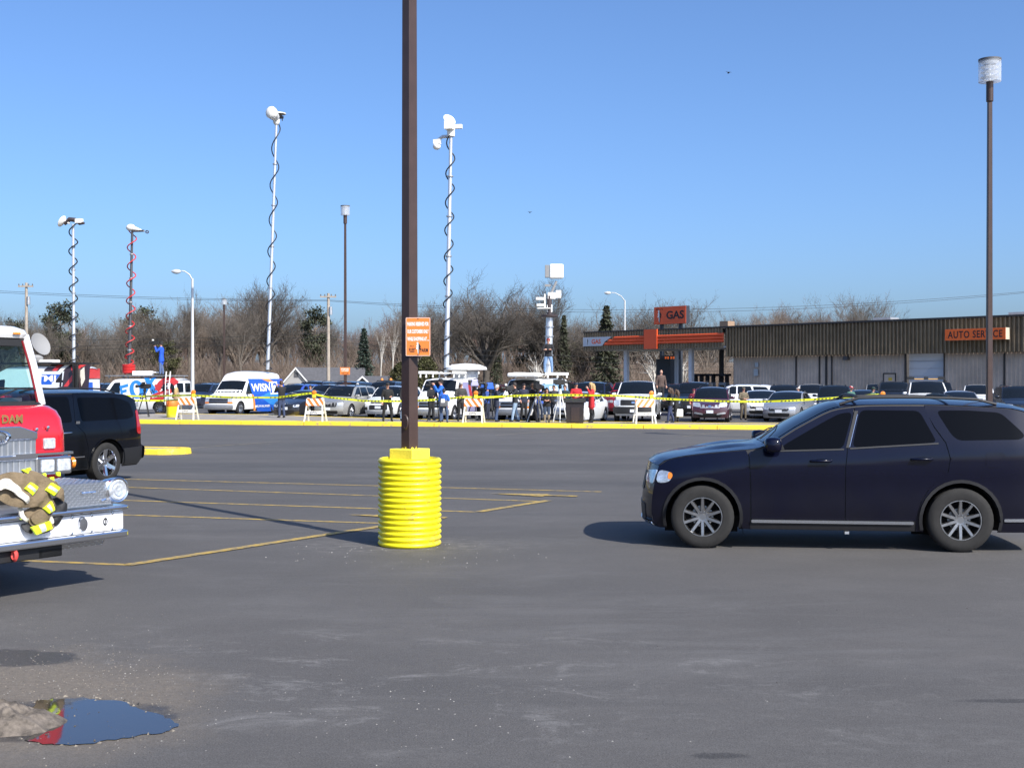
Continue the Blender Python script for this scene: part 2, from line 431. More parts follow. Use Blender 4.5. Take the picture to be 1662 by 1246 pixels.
    for sg in (1, -1):
        m = MB(); y0 = sh.y(mx, mz); ks = S.get('mirror_scale', 1.0); sp_ = lambda v: math.copysign(abs(v) ** .6, v)
        m.grid(10, 16, lambda a, c: (mx + .05 + .075 * ks * max(0, math.sin(math.pi * a)) ** .5 * sp_(math.cos(2 * math.pi * c)), sg * (y0 + .14 - .11 * math.cos(math.pi * a)), mz + .06 + .068 * ks * max(0, math.sin(math.pi * a)) ** .5 * sp_(math.sin(2 * math.pi * c))))
        m.box((mx + .06, sg * (y0 + .02), mz + .02), (.06, .08, .04))
        m.build('side_mirror', MATS[S.get('mirror_mat', 'black_trim')] if S.get('mirror_mat') != 'paint' else PM, root, 60)
    if S.get('rails'):
        x0, x1 = S['rails']
        for sg in (1, -1):
            r_ = MB(); pts = []
            for i in range(9):
                x = x0 + (x1 - x0) * i / 8; p = sh.top(x, .80 * sg); pts.append((x, p[1], p[2] + (.055 if 0 < i < 8 else .01)))
            r_.tube(pts, .018, 6); r_.build('roof_rail', MATS[S.get('rail_mat', 'black_trim')], root, 40)
    tr = S['W'] - S['tw'] / 2 - .02
    for xa in S['axles']:
        for sg in (1, -1): wheel(root, xa, sg * tr, S['wr'], S['tw'], S['rim'], S['style'], sg, S.get('tyre', 'rubber'), S.get('rim_mat', 'alloy'))
    root['_shape'] = 0; del root['_shape']
    return root, sh
def std_nose(w_, z0, z1, hz0, hz1, plate=True, hlw=.3, bar='black_trim', amb=False, bump=None):
    """lights, grille and lower intake of an ordinary car; heights of the grille and of the lamps"""
    o = [('headlight', smooth_poly([(w_ * .94, hz0 + .04), (w_ * .94, hz1), (w_ * .94 - hlw, hz1 - .03), (w_ * .94 - hlw * .9, hz0)], 1), 'lamp_glass', .008),
         ('grille', smooth_poly([(-w_ * .55, z0), (w_ * .55, z0), (w_ * .6, z1), (-w_ * .6, z1)], 1), bar, .006),
         ('lower_intake', smooth_poly([(-w_ * .6, .26), (w_ * .6, .26), (w_ * .66, .42), (-w_ * .66, .42)], 1), 'black_trim', .006)]
    if plate: o.append(('license_plate', [(-.16, .44), (.16, .44), (.16, .58), (-.16, .58)], 'plate', .03))
    if amb: o.append(('turn_signal', [(w_ * .94, hz0 - .12), (w_ * .94, hz0), (w_ * .94 - .26, hz0), (w_ * .94 - .26, hz0 - .12)], 'amber', .01))
    if bump: o.append(('front_bumper', rpoly(-w_ * .97, bump[0], w_ * .97, bump[1], .04), bump[2], .05))
    return o
ST5 = (5, .10, .075, 0, .02); ST10 = (10, .058, .046, 0, .012); ST6 = (6, .09, .10, 0, .03); STV = (8, .09, .07, 0, .04)
def suv_spec(L=4.7, W=.92, H=1.70, hood=1.05, belt=1.08, wr=.36, rear_box=False, **k):
    f = L / 2 - .12; r = -L / 2 + .08
    S = dict(W=W, sill=.22, roof_z=H,
        T=[(r + .18, H - .10), (r + .7, H - .02), (-.2, H), (.45, H - .04), (1.28, hood + .06), (1.35, hood + .03), (f - .3, hood - .06), (f, hood - .20)],
        drop=[(r, .05), (.35, .07), (.6, .04), (1.3, .035), (f, .03)],
        belt=[(r, belt + .08), (0, belt), (1.3, hood - .04), (f, hood - .22)],
        front=[(.22, f - .06), (.42, f + .04), (.62, f + .03), (hood - .2, f - .02)],
        rear=[(.22, r + .08), (.45, r), (.7, r + .01), (belt, r + .04), (H - .15, r + .18)],
        plan=[(r, .90), (r + .5, .985), (0, 1), (f - .8, .985), (f - .25, .93), (f + .1, .84)],
        bow=[(.2, 0), (.5, .03), (1.25, .12), (1.7, 0)], bowf=.16, bowr=.07, tum=.27,
        axles=(f - .80, r + .86), arch=wr + .06, wr=wr, tw=.23, rim=wr * .66, style=ST5, cuts=(r + .18, .42, 1.27, f),
        glass_side=[smooth_poly([(.12, belt + .04), (1.02, belt + .03), (.42, H - .13), (.12, H - .12)], 1),
                    smooth_poly([(.04, belt + .04), (.04, H - .12), (-.72, H - .12), (-.86, belt + .06)], 1),
                    smooth_poly([(-.95, belt + .07), (-.84, H - .13), (r + .65, H - .16), (r + .36, belt + .12)], 1)],
        rear_glass=rpoly(-W * .62, belt + .1, W * .62, H - .2, .08), mirror=(.86, belt + .02),
        nose=std_nose(W * .9, .60, .82, .68, .86), tail=[('tail_light', rpoly(W * .58, belt - .22, W * .80, belt + .12, .03), 'red_lens', .02), ('license_plate', [(-.16, .72), (.16, .72), (.16, .87), (-.16, .87)], 'plate', .012)],
        flank=[('tail_light', rpoly(r + .04, belt - .2, r + .2, belt + .1, .03), 'red_lens', .01)], rails=(-1.3, .3), mirror_mat='paint')
    S.update(k); return S
def sedan_spec(L=4.9, W=.91, H=1.45, **k):
    f = L / 2 - .12; r = -L / 2 + .08; hood = .95; belt = .93
    S = dict(W=W, sill=.19, roof_z=H,
        T=[(r + .05, .98), (r + .45, 1.05), (-1.38, 1.10), (-.85, H - .09), (-.2, H), (.3, H - .05), (1.22, hood + .04), (1.3, hood + .02), (f - .3, hood - .09), (f, hood - .22)],
        drop=[(r, .03), (-1.4, .04), (-.8, .06), (.25, .06), (.5, .04), (1.2, .03), (f, .03)],
        belt=[(r, .92), (0, belt), (1.3, hood - .04), (f, hood - .24)],
        front=[(.19, f - .05), (.40, f + .05), (.58, f + .04), (hood - .22, f - .02)], rear=[(.19, r + .08), (.45, r), (.7, r), (.95, r + .05)],
        plan=[(r, .86), (r + .5, .97), (0, 1), (f - .8, .985), (f - .25, .92), (f + .1, .82)],
        bow=[(-1.5, -.05), (-.9, -.03), (-.4, 0), (.1, 0), (.4, .03), (1.2, .12), (1.7, 0)], bowf=.16, bowr=.08, tum=.36,
        axles=(f - .82, r + .98), arch=.385, wr=.33, tw=.21, rim=.215, style=ST5, cuts=(r, .3, 1.22, f),
        glass_side=[smooth_poly([(.02, belt + .03), (.95, belt + .02), (.30, H - .12), (.02, H - .11)], 1), smooth_poly([(-.05, belt + .03), (-.05, H - .11), (-.66, H - .13), (-1.02, belt + .06)], 1)],
        rear_glass_loft=(-1.36, -.84), mirror=(.80, belt + .02), nose=std_nose(W * .88, .52, .66, .56, .72),
        tail=[('tail_light', rpoly(W * .45, .72, W * .78, .88, .03), 'red_lens', .015)], flank=[], mirror_mat='paint')
    S.update(k); return S
def van_spec(L=5.7, W=.99, H=2.08, high=False, **k):
    f = L / 2 - .12; r = -L / 2 + .06; hood = 1.12; belt = 1.12; xc = 1.72; rf = 1.05
    S = dict(W=W, sill=.30, roof_z=H,
        T=[(r, H - .09), (r + .3, H - .01), (-.3, H), (rf - .2, H - .02), (rf, H - .08), (xc, hood + .12), (xc + .08, hood + .08), (f - .25, hood - .05), (f, hood - .16)],
        drop=[(r, .07), (rf, .07), (xc, .04), (f, .03)], belt=[(r, belt), (0, belt), (xc, hood), (f, hood - .2)],
        front=[(.30, f - .02), (.42, f + .02), (.62, f), (hood - .16, f - .05)], rear=[(.30, r - .02), (.6, r), (1.2, r + .02), (H - .1, r + .06)],
        plan=[(r, .95), (r + .4, .99), (0, 1), (f - .8, .985), (f - .2, .94), (f + .1, .88)], bow=[(.6, 0), (rf, .05), (xc, .12), (xc + .4, 0)], bowf=.10, bowr=.03, tum=.13, roll=.16,
        axles=(f - .72, r + 1.02), arch=.43, wr=.365, tw=.245, rim=.215, style=STV, cuts=(r, rf, xc, f),
        glass_side=[smooth_poly([(.62, belt + .04), (1.42, belt + .05), (1.00, 1.80), (.62, 1.82)], 1)],
        rear_glass=None, mirror=(1.28, belt + .04), tail=[('rear_window', rpoly(.1, 1.25, .78, 1.78, .05), 'car_glass', .01), ('tail_light', rpoly(.80, .75, .93, 1.25, .03), 'red_lens', .015), ('rear_bumper', rpoly(-.92, .36, .92, .55, .03), 'steel', .06)],
        nose=[('grille', rpoly(-.60, .66, .60, .90, .03), 'black_trim', .008), ('headlight', rpoly(.60, .74, .86, .91, .02), 'lamp_glass', .012), ('turn_signal', rpoly(.60, .64, .88, .735, .02), 'amber', .014),
              ('front_bumper', rpoly(-.93, .34, .93, .58, .04), 'galv', .06), ('grille_bar', rpoly(-.58, .76, .58, .80, .01), 'steel', .02)],
        flank=[], mirror_mat='black_trim')
    S.update(k); return S
# ---------------------------------------------------------------- ground
UA = R(-13.5)                                          # direction of the lot's rows
def asphalt():
    m = bpy.data.materials.new('asphalt'); m.use_nodes = True; t = m.node_tree; n = t.nodes; L = t.links; b = n['Principled BSDF']
    tc = n.new('ShaderNodeTexCoord')
    def noise_n(scale, stretch=(1, 1, 1), rot=0, det=5, rough=.6, dist=0.0):
        mp = n.new('ShaderNodeMapping'); mp.inputs['Scale'].default_value = stretch; mp.inputs['Rotation'].default_value = (0, 0, rot)
        L.new(tc.outputs['Object'], mp.inputs[0]); z = n.new('ShaderNodeTexNoise'); z.inputs['Scale'].default_value = scale
        z.inputs['Detail'].default_value = det; z.inputs['Distortion'].default_value = dist; z.inputs['Roughness'].default_value = rough; L.new(mp.outputs[0], z.inputs['Vector']); return z.outputs[0]
    def rng(s_, a, b_, c=0, d=1):
        r = n.new('ShaderNodeMapRange'); r.inputs[1].default_value = a; r.inputs[2].default_value = b_; r.inputs[3].default_value = c; r.inputs[4].default_value = d; L.new(s_, r.inputs[0]); return r.outputs[0]
    def mul(a, b_):
        q = n.new('ShaderNodeMath'); q.operation = 'MULTIPLY'; L.new(a, q.inputs[0])
        if isinstance(b_, float): q.inputs[1].default_value = b_
        else: L.new(b_, q.inputs[1])
        return q.outputs[0]
    def mix(f, a, b_):
        q = n.new('ShaderNodeMix'); q.data_type = 'RGBA'; L.new(f, q.inputs['Factor'])
        for k, s_ in (('A', a), ('B', b_)):
            if isinstance(s_, tuple): q.inputs[k].default_value = (*s_, 1)
            else: L.new(s_, q.inputs[k])
        return q.outputs['Result']
    def circ(x, y, rx, ry, rot=0):
        mp = n.new('ShaderNodeMapping'); mp.vector_type = 'TEXTURE'; mp.inputs['Location'].default_value = (x, y, 0); mp.inputs['Rotation'].default_value = (0, 0, rot); mp.inputs['Scale'].default_value = (rx, ry, 1)
        L.new(tc.outputs['Object'], mp.inputs[0]); ln = n.new('ShaderNodeVectorMath'); ln.operation = 'LENGTH'; L.new(mp.outputs[0], ln.inputs[0]); return ln.outputs['Value']
    def sub(a, b_):
        q = n.new('ShaderNodeMath'); q.operation = 'SUBTRACT'; L.new(a, q.inputs[0]); L.new(b_, q.inputs[1]); return q.outputs[0]
    c = mix(rng(noise_n(.35, (1, 1, 1), 0, 6), .3, .7), (.058, .0535, .0495), (.104, .096, .0895))
    c = mix(rng(noise_n(3.2, (1, 1, 1), 0, 8, .7), .35, .7, 0, .8), c, (.068, .064, .061))
    # dark, sealed driving lane across the middle and worn tyre tracks
    c = mix(mul(rng(noise_n(.30, (.22, 1.6, 1), -UA, 5), .42, .62, 0, .75), rng(circ(-1, 30, 60, 11, UA), .5, 1, 1, .25)), c, (.040, .0385, .038))
    # pale salt streaks swept along the drive lanes
    st = mul(rng(noise_n(.9, (.35, 1.3, 1), -UA + R(4), 9, .78, 1.0), .50, .72), rng(noise_n(.16, (1, 1, 1), 0, 3), .45, .65))
    c = mix(mul(st, .55), c, (.17, .165, .16))
    s3 = mul(rng(noise_n(.9, (.35, 1.2, 1), -UA - R(3), 9, .78, 1.0), .49, .70), rng(noise_n(.09, (1, 1.6, 1), 0, 4), .42, .60)); c = mix(mul(s3, .55), c, (.15, .145, .141))
    s4 = rng(noise_n(.7, (.25, 1.2, 1), -UA + R(9), 9, .75, .8), .52, .72, 0, .45); c = mix(s4, c, (.045, .043, .042))
    s5 = mul(rng(noise_n(3.2, (.8, 1, 1), R(12), 10, .85, .4), .50, .70), rng(noise_n(.5, (1, 1, 1), 0, 4), .5, .68)); c = mix(mul(s5, .5), c, (.165, .16, .155))
    st2 = mul(rng(noise_n(1.7, (.7, 1.1, 1), R(16), 10, .85, .5), .53, .70), rng(circ(-.6, 8.5, 4.8, 2.5, R(-8)), .3, 1, .8, 0))
    c = mix(st2, c, (.26, .25, .24))
    cr = mul(rng(circ(-1.27, 15.3, 1.9, 1.0), .25, 1, .75, 0), rng(noise_n(7, (.6, 1.8, 1), 0, 8, .75), .47, .66))
    c = mix(cr, c, (.27, .25, .23))
    # sandy washed-out dirt at the lower left, dark where it is wet
    sand = rng(sub(circ(-3.55, 7.7, 1.75, 1.75, R(-20)), mul(noise_n(1.6, (1, 1, 1), 0, 7, .7), .9)), .15, .62, 1, 0)
    sc = mix(rng(noise_n(22, (1, 1, 1), 0, 8, .8), .35, .65), (.105, .086, .064), (.20, .165, .125))
    c = mix(mul(sand, .92), c, sc)
    wet = rng(sub(circ(-2.78, 7.5, .80, .58, R(-8)), mul(noise_n(3.5, (1, 1, 1), 0, 7, .7), .85)), .30, .48, 1, 0)
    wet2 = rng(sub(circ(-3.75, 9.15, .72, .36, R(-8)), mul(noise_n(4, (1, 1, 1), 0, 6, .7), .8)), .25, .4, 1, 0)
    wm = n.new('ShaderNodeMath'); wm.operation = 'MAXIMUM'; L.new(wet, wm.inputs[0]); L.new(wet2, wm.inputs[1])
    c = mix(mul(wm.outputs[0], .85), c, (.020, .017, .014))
    for (x_, y_, rx, ry) in ((1.14, 6.78, .19, .065), (3.25, 7.93, .42, .06)):  # wet stain in front, then a soft cast shadow painted into the asphalt at right
        sx_ = rng(sub(circ(x_, y_, rx, ry), mul(noise_n(9, (1, 1, 1), 0, 6, .7), .9)), .2, .55, .8, 0); c = mix(sx_, c, (.018, .017, .017))
    # fine aggregate
    g1 = noise_n(95, (1, 1, 1), 0, 3, .8); c = mix(rng(g1, .50, .70, 0, .75), c, (.135, .13, .127)); c = mix(rng(g1, .50, .32, 0, .75), c, (.030, .029, .028)); g2 = noise_n(24, (1, 1, 1), 0, 4, .75); c = mix(rng(g2, .53, .72, 0, .5), c, (.115, .11, .107)); c = mix(rng(g2, .45, .28, 0, .4), c, (.042, .040, .039))
    vo = n.new('ShaderNodeTexVoronoi'); vo.inputs['Scale'].default_value = 55; L.new(tc.outputs['Object'], vo.inputs['Vector'])
    c = mix(rng(vo.outputs['Distance'], .0, .5, .22, 0), c, (.125, .12, .117))
    L.new(c, b.inputs['Base Color'])
    L.new(rng(wm.outputs[0], 0, 1, .86, .45), b.inputs['Roughness'])
    bp = n.new('ShaderNodeBump'); bp.inputs['Strength'].default_value = .35; bp.inputs['Distance'].default_value = .012
    L.new(noise_n(70, (1, 1, 1), 0, 4, .7), bp.inputs['Height']); L.new(bp.outputs[0], b.inputs['Normal'])
    MATS['asphalt'] = m
    return m
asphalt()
def sheet(name, pts, mat, parent=None, kind='structure'):
    mb = MB(); mb.add([tuple(p) for p in pts], [tuple(range(len(pts)))])
    o = mb.build(name, mat, parent)
    if kind: tag(o, kind=kind)
    return o
M('dry_grass', (.13, .115, .06), .95, noise_=(.4, .4))
sheet('ground', [(-1500, -60, -.03), (1500, -60, -.03), (1500, 2600, -.03), (-1500, 2600, -.03)], MATS['dry_grass'])
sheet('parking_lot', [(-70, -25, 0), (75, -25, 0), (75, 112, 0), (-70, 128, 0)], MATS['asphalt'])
# faded parking lines
def worn(name, col, under, amt, scale=6):
    m = M(name, col, .7); t = m.node_tree; n = t.nodes; L = t.links; b = n['Principled BSDF']; tc = n['Texture Coordinate']
    z = n.new('ShaderNodeTexNoise'); z.inputs['Scale'].default_value = scale; z.inputs['Detail'].default_value = 8; z.inputs['Roughness'].default_value = .75; L.new(tc.outputs['Object'], z.inputs['Vector'])
    r = n.new('ShaderNodeMapRange'); r.inputs[1].default_value = .5 - amt; r.inputs[2].default_value = .62; L.new(z.outputs[0], r.inputs[0])
    q = n.new('ShaderNodeMix'); q.data_type = 'RGBA'; q.inputs['A'].default_value = (*col, 1); q.inputs['B'].default_value = (*under, 1); L.new(r.outputs[0], q.inputs['Factor']); L.new(q.outputs['Result'], b.inputs['Base Color'])
    return m
worn('line_paint', (.50, .33, .05), (.14, .125, .10), .12); worn('line_faint', (.30, .24, .11), (.13, .12, .11), .3)
def stripe(a, b, w_=.11, mat='line_paint', z=.004):
    a, b = gnd(*a), gnd(*b); d = (b - a).normalized(); q = Vector((-d.y, d.x, 0)) * w_ / 2; u = Vector((0, 0, z))
    N = max(1, int((b - a).length / 1.5)); mb = MB()
    L_ = [a + (b - a) * i / N for i in range(N + 1)]
    mb.add([p - q + u for p in L_] + [p + q + u for p in L_], [(i, i + 1, N + 2 + i, N + 1 + i) for i in range(N)])
    return tag(mb.build('road_marking', MATS[mat]), kind='structure')
for a, b, z in (((110, 775), (976, 798), .004), ((110, 787.5), (886, 814), .0045), ((100, 808.5), (776, 831), .004), ((90, 832), (640, 850), .0045), ((776, 831), (890, 812.5), .008), ((206, 917.5), (690, 843.5), .009), ((-60, 906), (214, 917), .004)):
    stripe(a, b, .11 if z < .0075 else .15, z=z)
for a, b in (((805, 706), (905, 699)), ((1108, 708), (1185, 700)), ((940, 703), (990, 698)), ((300, 728), (455, 716)), ((330, 722), (440, 721))): stripe(a, b, .10, 'line_faint')
def arrow_mark(tip, tail):
    a, b = gnd(*tip), gnd(*tail); d = (b - a).normalized(); q = Vector((-d.y, d.x, 0)); u = Vector((0, 0, .012))
    h = 1.05; ws, wh = .09, .26
    P = [a, a + d * h + q * wh, a + d * h + q * ws, b + q * ws, b - q * ws, a + d * h - q * ws, a + d * h - q * wh]
    mb = MB(); mb.add([p + u for p in P], [tuple(range(7))]); tag(mb.build('road_marking', MATS['line_paint']), kind='structure')
arrow_mark((795, 801.5), (937, 805.8)); arrow_mark((565, 836), (724, 841))
# ---------------------------------------------------------------- kerbed islands
worn('kerb_yellow', (.84, .58, .035), (.42, .33, .13), -.06, 3.5); M('island_top', (.27, .245, .21), .9, noise_=(1.2, .25), bump=(30, .3))
def kerb_run(pts, parent, w_=.30, h=.15, seg=3.0, side=1):
    """yellow kerb stones along a line, each stone a piece of its own"""
    for a, b in zip(pts, pts[1:]):
        a, b = Vector((*a, 0)), Vector((*b, 0)); Ln = (b - a).length; N = max(1, round(Ln / seg)); d = (b - a) / N; q = Vector((-d.y, d.x, 0)).normalized() * w_ * side
        for i in range(N):
            p0, p1 = a + d * (i + .004), a + d * (i + .996); mb = MB(); c = .03
            sec = [(0, 0), (.015, h - c), (.015 + c, h), (1, h + random.uniform(-.004, .004)), (1, 0)]
            vs_ = [(p + q * (s_[0] if s_[0] == 1 else s_[0] / w_) + Vector((0, 0, s_[1]))) for p in (p0, p1) for s_ in sec]
            mb.add(vs_, [(0, 1, 2, 3, 4), (9, 8, 7, 6, 5)] + [(k, (k + 1) % 5, 5 + (k + 1) % 5, 5 + k) for k in range(5)])
            mb.build('kerb', MATS['kerb_yellow'], parent)
K1, K2 = gnd(230, 687.5), gnd(1200, 697)
kd = (K2 - K1).normalized(); kq = Vector((-kd.y, kd.x, 0))
isl = MB(); fA, fB = K1 - kd * 22, K2 + kd * 26
bk = [gnd(250, 671, .15), gnd(420, 672.5, .15), gnd(560, 677, .15), gnd(700, 681, .15), gnd(900, 683.5, .15), gnd(1260, 687, .15)]
bk.append(bk[-1] + kd * 16)
top = [fA + kq * .9, fB + kq * .9, bk[-1], *bk[-2::-1], bk[0] - kd * .3 + kq * -2.2]
isl.prism([(p.x, p.y) for p in top], -.02, .146, 'z')
island = isl.build('traffic_island', MATS['island_top']); tag(island, 'long concrete island edged with yellow kerbs in front of parked cars', 'island', kind='structure')
kerb_run([(fA.x, fA.y), (fB.x, fB.y)], island, .95, .165)
kerb_run([(p.x, p.y) for p in bk], island, .34, side=1)
# small rounded island end behind the black SUV
ic = gnd(300, 738); small = MB(); pts = []
for k in range(13):
    a = R(-90 + 180 * k / 12); pts.append((ic.x - .75 + .75 * math.cos(a), ic.y + .62 + .62 * math.sin(a)))
pts += [(ic.x - 7, ic.y + 2.95), (ic.x - 7, ic.y + 1.7)]
cxm = sum(p[0] for p in pts) / len(pts); cym = sum(p[1] for p in pts) / len(pts); small.prism([(p[0] + (cxm - p[0]) * .06, p[1] + (cym - p[1]) * .18) for p in pts], -.02, .135, 'z'); so_ = small.build('kerb_island', MATS['island_top']); tag(so_, 'short rounded island end with thick yellow kerb beside the black SUV', 'island', kind='structure')
kerb_run(pts[:13], so_, .26, .15, .6); kerb_run([pts[12], pts[13]], so_, .26); kerb_run([pts[14], pts[0]], so_, .26)
# ---------------------------------------------------------------- puddle, dirty snow, grit
def water():
    m = M('puddle_water', (.030, .027, .024), .035, spec=.75, bump=(6, .012))
    return m
pp = [(60, 1136), (95, 1134), (130, 1132), (160, 1135), (200, 1139), (217, 1147), (250, 1158), (272, 1167), (292, 1177), (270, 1187), (236, 1192), (200, 1197), (150, 1206), (110, 1209), (70, 1206), (38, 1200), (58, 1190), (80, 1174), (76, 1160), (50, 1150)]
rr = random.Random(3); P = []
for a, b in zip(pp, pp[1:] + pp[:1]):
    for k in range(4):
        t = k / 4; q = gnd(a[0] + (b[0] - a[0]) * t, a[1] + (b[1] - a[1]) * t, .006); P.append((q.x + rr.uniform(-.012, .012), q.y + rr.uniform(-.02, .02), .006))
sheet('puddle', P, water())
M('dirty_snow', (.115, .096, .078), .9, noise_=(11, .8), bump=(25, .9))
sn = MB(); c0 = gnd(-52, 1192)
def snow(a, c):
    an = 2 * math.pi * c; x = a * math.cos(an) * .52; y = a * math.sin(an) * .30
    nz_ = noise.noise(Vector((x * 5, y * 5, 1))) * .5 + noise.noise(Vector((x * 14, y * 14, 4))) * .25
    k = 1 + .18 * noise.noise(Vector((math.cos(an) * 2, math.sin(an) * 2, 9)))
    return (c0.x + x * k, c0.y + .18 + y * k, max(-.01, (.17 * (1 - a ** 1.6)) * (1 + .9 * nz_ + .15 * noise.noise(Vector((x * 32, y * 32, 7)))) - .012 * a))
sn.grid(40, 120, snow); so2 = sn.build('snow_heap', MATS['dirty_snow'], smooth=80); tag(so2, 'small heap of dirty melting snow beside the puddle', 'snow heap')
M('grit', (.26, .25, .23), .85); M('grit_dark', (.06, .055, .05), .9); M('grit_sand', (.22, .19, .15), .9)
gr = MB()
def pebble(x, y, s_, mi):
    gr.cur = mi; h = s_ * rr.uniform(.4, .8); an = rr.uniform(0, 3)
    vs_ = [(x + s_ * math.cos(an + k * 2.09) * rr.uniform(.7, 1.2), y + s_ * math.sin(an + k * 2.09), 0) for k in range(3)] + [(x, y, h)]
    gr.add(vs_, [(0, 1, 3), (1, 2, 3), (2, 0, 3)])
for k in range(420):                                   # salt and grit, thickest by the dirt and round the pole base
    u = rr.random()
    if u < .45: p = gnd(rr.gauss(190, 110), rr.gauss(1130, 45)); pebble(p.x, p.y, rr.uniform(.003, .008), rr.choice((0, 0, 2, 1)))
    elif u < .75: p = gnd(rr.gauss(640, 260), rr.gauss(1150, 40)); pebble(p.x, p.y, rr.uniform(.003, .009), 0)
    elif u < .88: a = rr.uniform(0, 6.28); q = rr.uniform(.5, 1.6); pebble(-1.27 + q * math.cos(a) * 1.2, 15.0 + q * math.sin(a) * .7 - .5, rr.uniform(.005, .014), 0)
    else: p = gnd(rr.uniform(0, 1662), rr.uniform(960, 1240)); pebble(p.x, p.y, rr.uniform(.004, .009), rr.choice((0, 1)))
for k in range(800):
    p = gnd(rr.gauss(110, 95), rr.gauss(1110, 50)); pebble(p.x, p.y, rr.uniform(.003, .007), rr.choice((2, 2, 2, 1, 1, 0)))
for k in range(170):                                   # silt and crumbs standing out of the shallow water
    u = rr.random() ** 1.6; p = gnd(55 + 175 * u + rr.gauss(0, 8), 1172 + rr.gauss(0, 17) * (1 - .5 * u)); pebble(p.x, p.y, rr.uniform(.006, .02) * (1 - .5 * u), rr.choice((1, 1, 1, 2)))
    if k < 60: a_ = pp[rr.randrange(len(pp))]; p = gnd(a_[0] + rr.gauss(0, 9), a_[1] + rr.gauss(0, 2)); pebble(p.x, p.y, rr.uniform(.008, .022), rr.choice((1, 2)))
tag(gr.build('gravel', [MATS['grit'], MATS['grit_dark'], MATS['grit_sand']]), 'loose pale grit and salt crumbs scattered on the asphalt', 'gravel', kind='stuff')
# ---------------------------------------------------------------- yellow pole base, lamp poles
M('bollard_yellow', (.86, .76, .010), .35, coat=.35, noise_=(4, .07), dirt=((.25, .2, .1), 0, .18, .5)); M('base_yellow', (.82, .70, .06), .6, noise_=(6, .12), bump=(40, .3))
M('pole_brown', (.060, .038, .032), .38, noise_=(5, .12), spec=.4); M('sign_orange', (.72, .20, .035), .45); M('sign_white', (.8, .8, .78), .5); M('sign_black', (.012, .010, .012), .5)
M('orange_shade', (.80, .105, .028), .45, noise_=(2, .05))
PX, PY = -1.275, 15.35
lp = thing('lamp_post', 'tall square brown lamp post rising out of a yellow corrugated base', 'lamp post', (PX, PY, 0))
def sq_pole(r0, r1, z0, z1, chamf=.15, n=24):
    mb = MB(); vs_ = []; fs_ = []
    for i in range(n + 1):
        t = i / n; r_ = r0 + (r1 - r0) * t; z = z0 + (z1 - z0) * t; c = r_ * chamf
        for x, y in ((r_, -r_ + c), (r_, r_ - c), (r_ - c, r_), (-r_ + c, r_), (-r_, r_ - c), (-r_, -r_ + c), (-r_ + c, -r_), (r_ - c, -r_)): vs_.append((x, y, z))
    for i in range(n):
        for k in range(8): fs_.append((i * 8 + k, i * 8 + (k + 1) % 8, i * 8 + 8 + (k + 1) % 8, i * 8 + 8 + k))
    fs_ += [tuple(range(8)), tuple(n * 8 + k for k in range(8))]
    return mb.add(vs_, fs_)
prz = R(-40)
po = sq_pole(.079, .060, 1.18, 11.0, .14).build('pole', MATS['pole_brown'], lp); po.rotation_euler.z = prz
# handhole cover on the left face, paint splashes at the foot
hh = MB(); hh.lathe([(0, .012), (.058, .012), (.066, 0)], 20, Matrix.Translation((-.0, -.079, 1.53)) @ Matrix.Rotation(R(90), 4, 'X') @ Matrix.Diagonal((.9, 1.5, 1, 1)))
hh.lathe([(0, .02), (.008, .02), (.009, .01)], 8, Matrix.Translation((0, -.079, 1.46)) @ Matrix.Rotation(R(90), 4, 'X'))
h_ = hh.build('handhole_cover', MATS['pole_brown'], po, 40)
sp = MB(); r3 = random.Random(5)
for face in (0, 1):
    for k in range(9):
        u = -.06 + .12 * k / 8; a, b_ = r3.uniform(.006, .05), r3.uniform(0, .02)
        q = [(u - .009, 1.18), (u + .009, 1.18), (u + .007, 1.18 + a), (u - .006, 1.18 + a - b_)]
        sp.add([((x, -.0805, z) if face == 0 else (.0805, x, z)) for x, z in q], [(0, 1, 2, 3)])
sp.build('paint_splash', MATS['base_yellow'], po)
# corrugated sleeve
worn('bollard_yellow2', (.82, .72, .010), (.60, .46, .05), -.065, 4); MATS['bollard_yellow2'].node_tree.nodes['Principled BSDF'].inputs['Roughness'].default_value = .42; MATS['bollard_yellow2'].node_tree.nodes['Principled BSDF'].inputs['Coat Weight'].default_value = .12
cb = MB(); prof = [(.37, .0)]; NR = 16; H0, H1 = .0, 1.085
for i in range(NR * 8 + 1):
    t = i / (NR * 8); a = math.pi * (t * NR); prof.append((.371 + .024 * abs(math.sin(a)) ** .9, H0 + (H1 - H0) * t))
prof += [(.362, H1), (.355, H1 - .02), (.352, H1 - .12)]
cb.lathe(prof, 72); cb.v = [(v[0] * (1 + .004 * noise.noise(Vector((v[0] * 4, v[1] * 4, v[2] * 6)))), v[1] * (1 + .004 * noise.noise(Vector((v[0] * 4, v[1] * 4, v[2] * 6 + 5)))), v[2] + .004 * noise.noise(Vector((v[0] * 3, v[1] * 3, v[2] * 9)))) for v in cb.v]; cb.build('corrugated_sleeve', MATS['bollard_yellow2'], lp, 60)
cf = MB(); cf.lathe([(.36, 1.0), (0, 1.0)], 32); cf.build('concrete_fill', MATS['base_yellow'], lp)
ft = MB(); ft.box((0, 0, 1.095), (.362, .362, .21)); fo = bevel_obj(ft.build('footing', MATS['base_yellow'], lp), .012); fo.rotation_euler.z = R(-33)
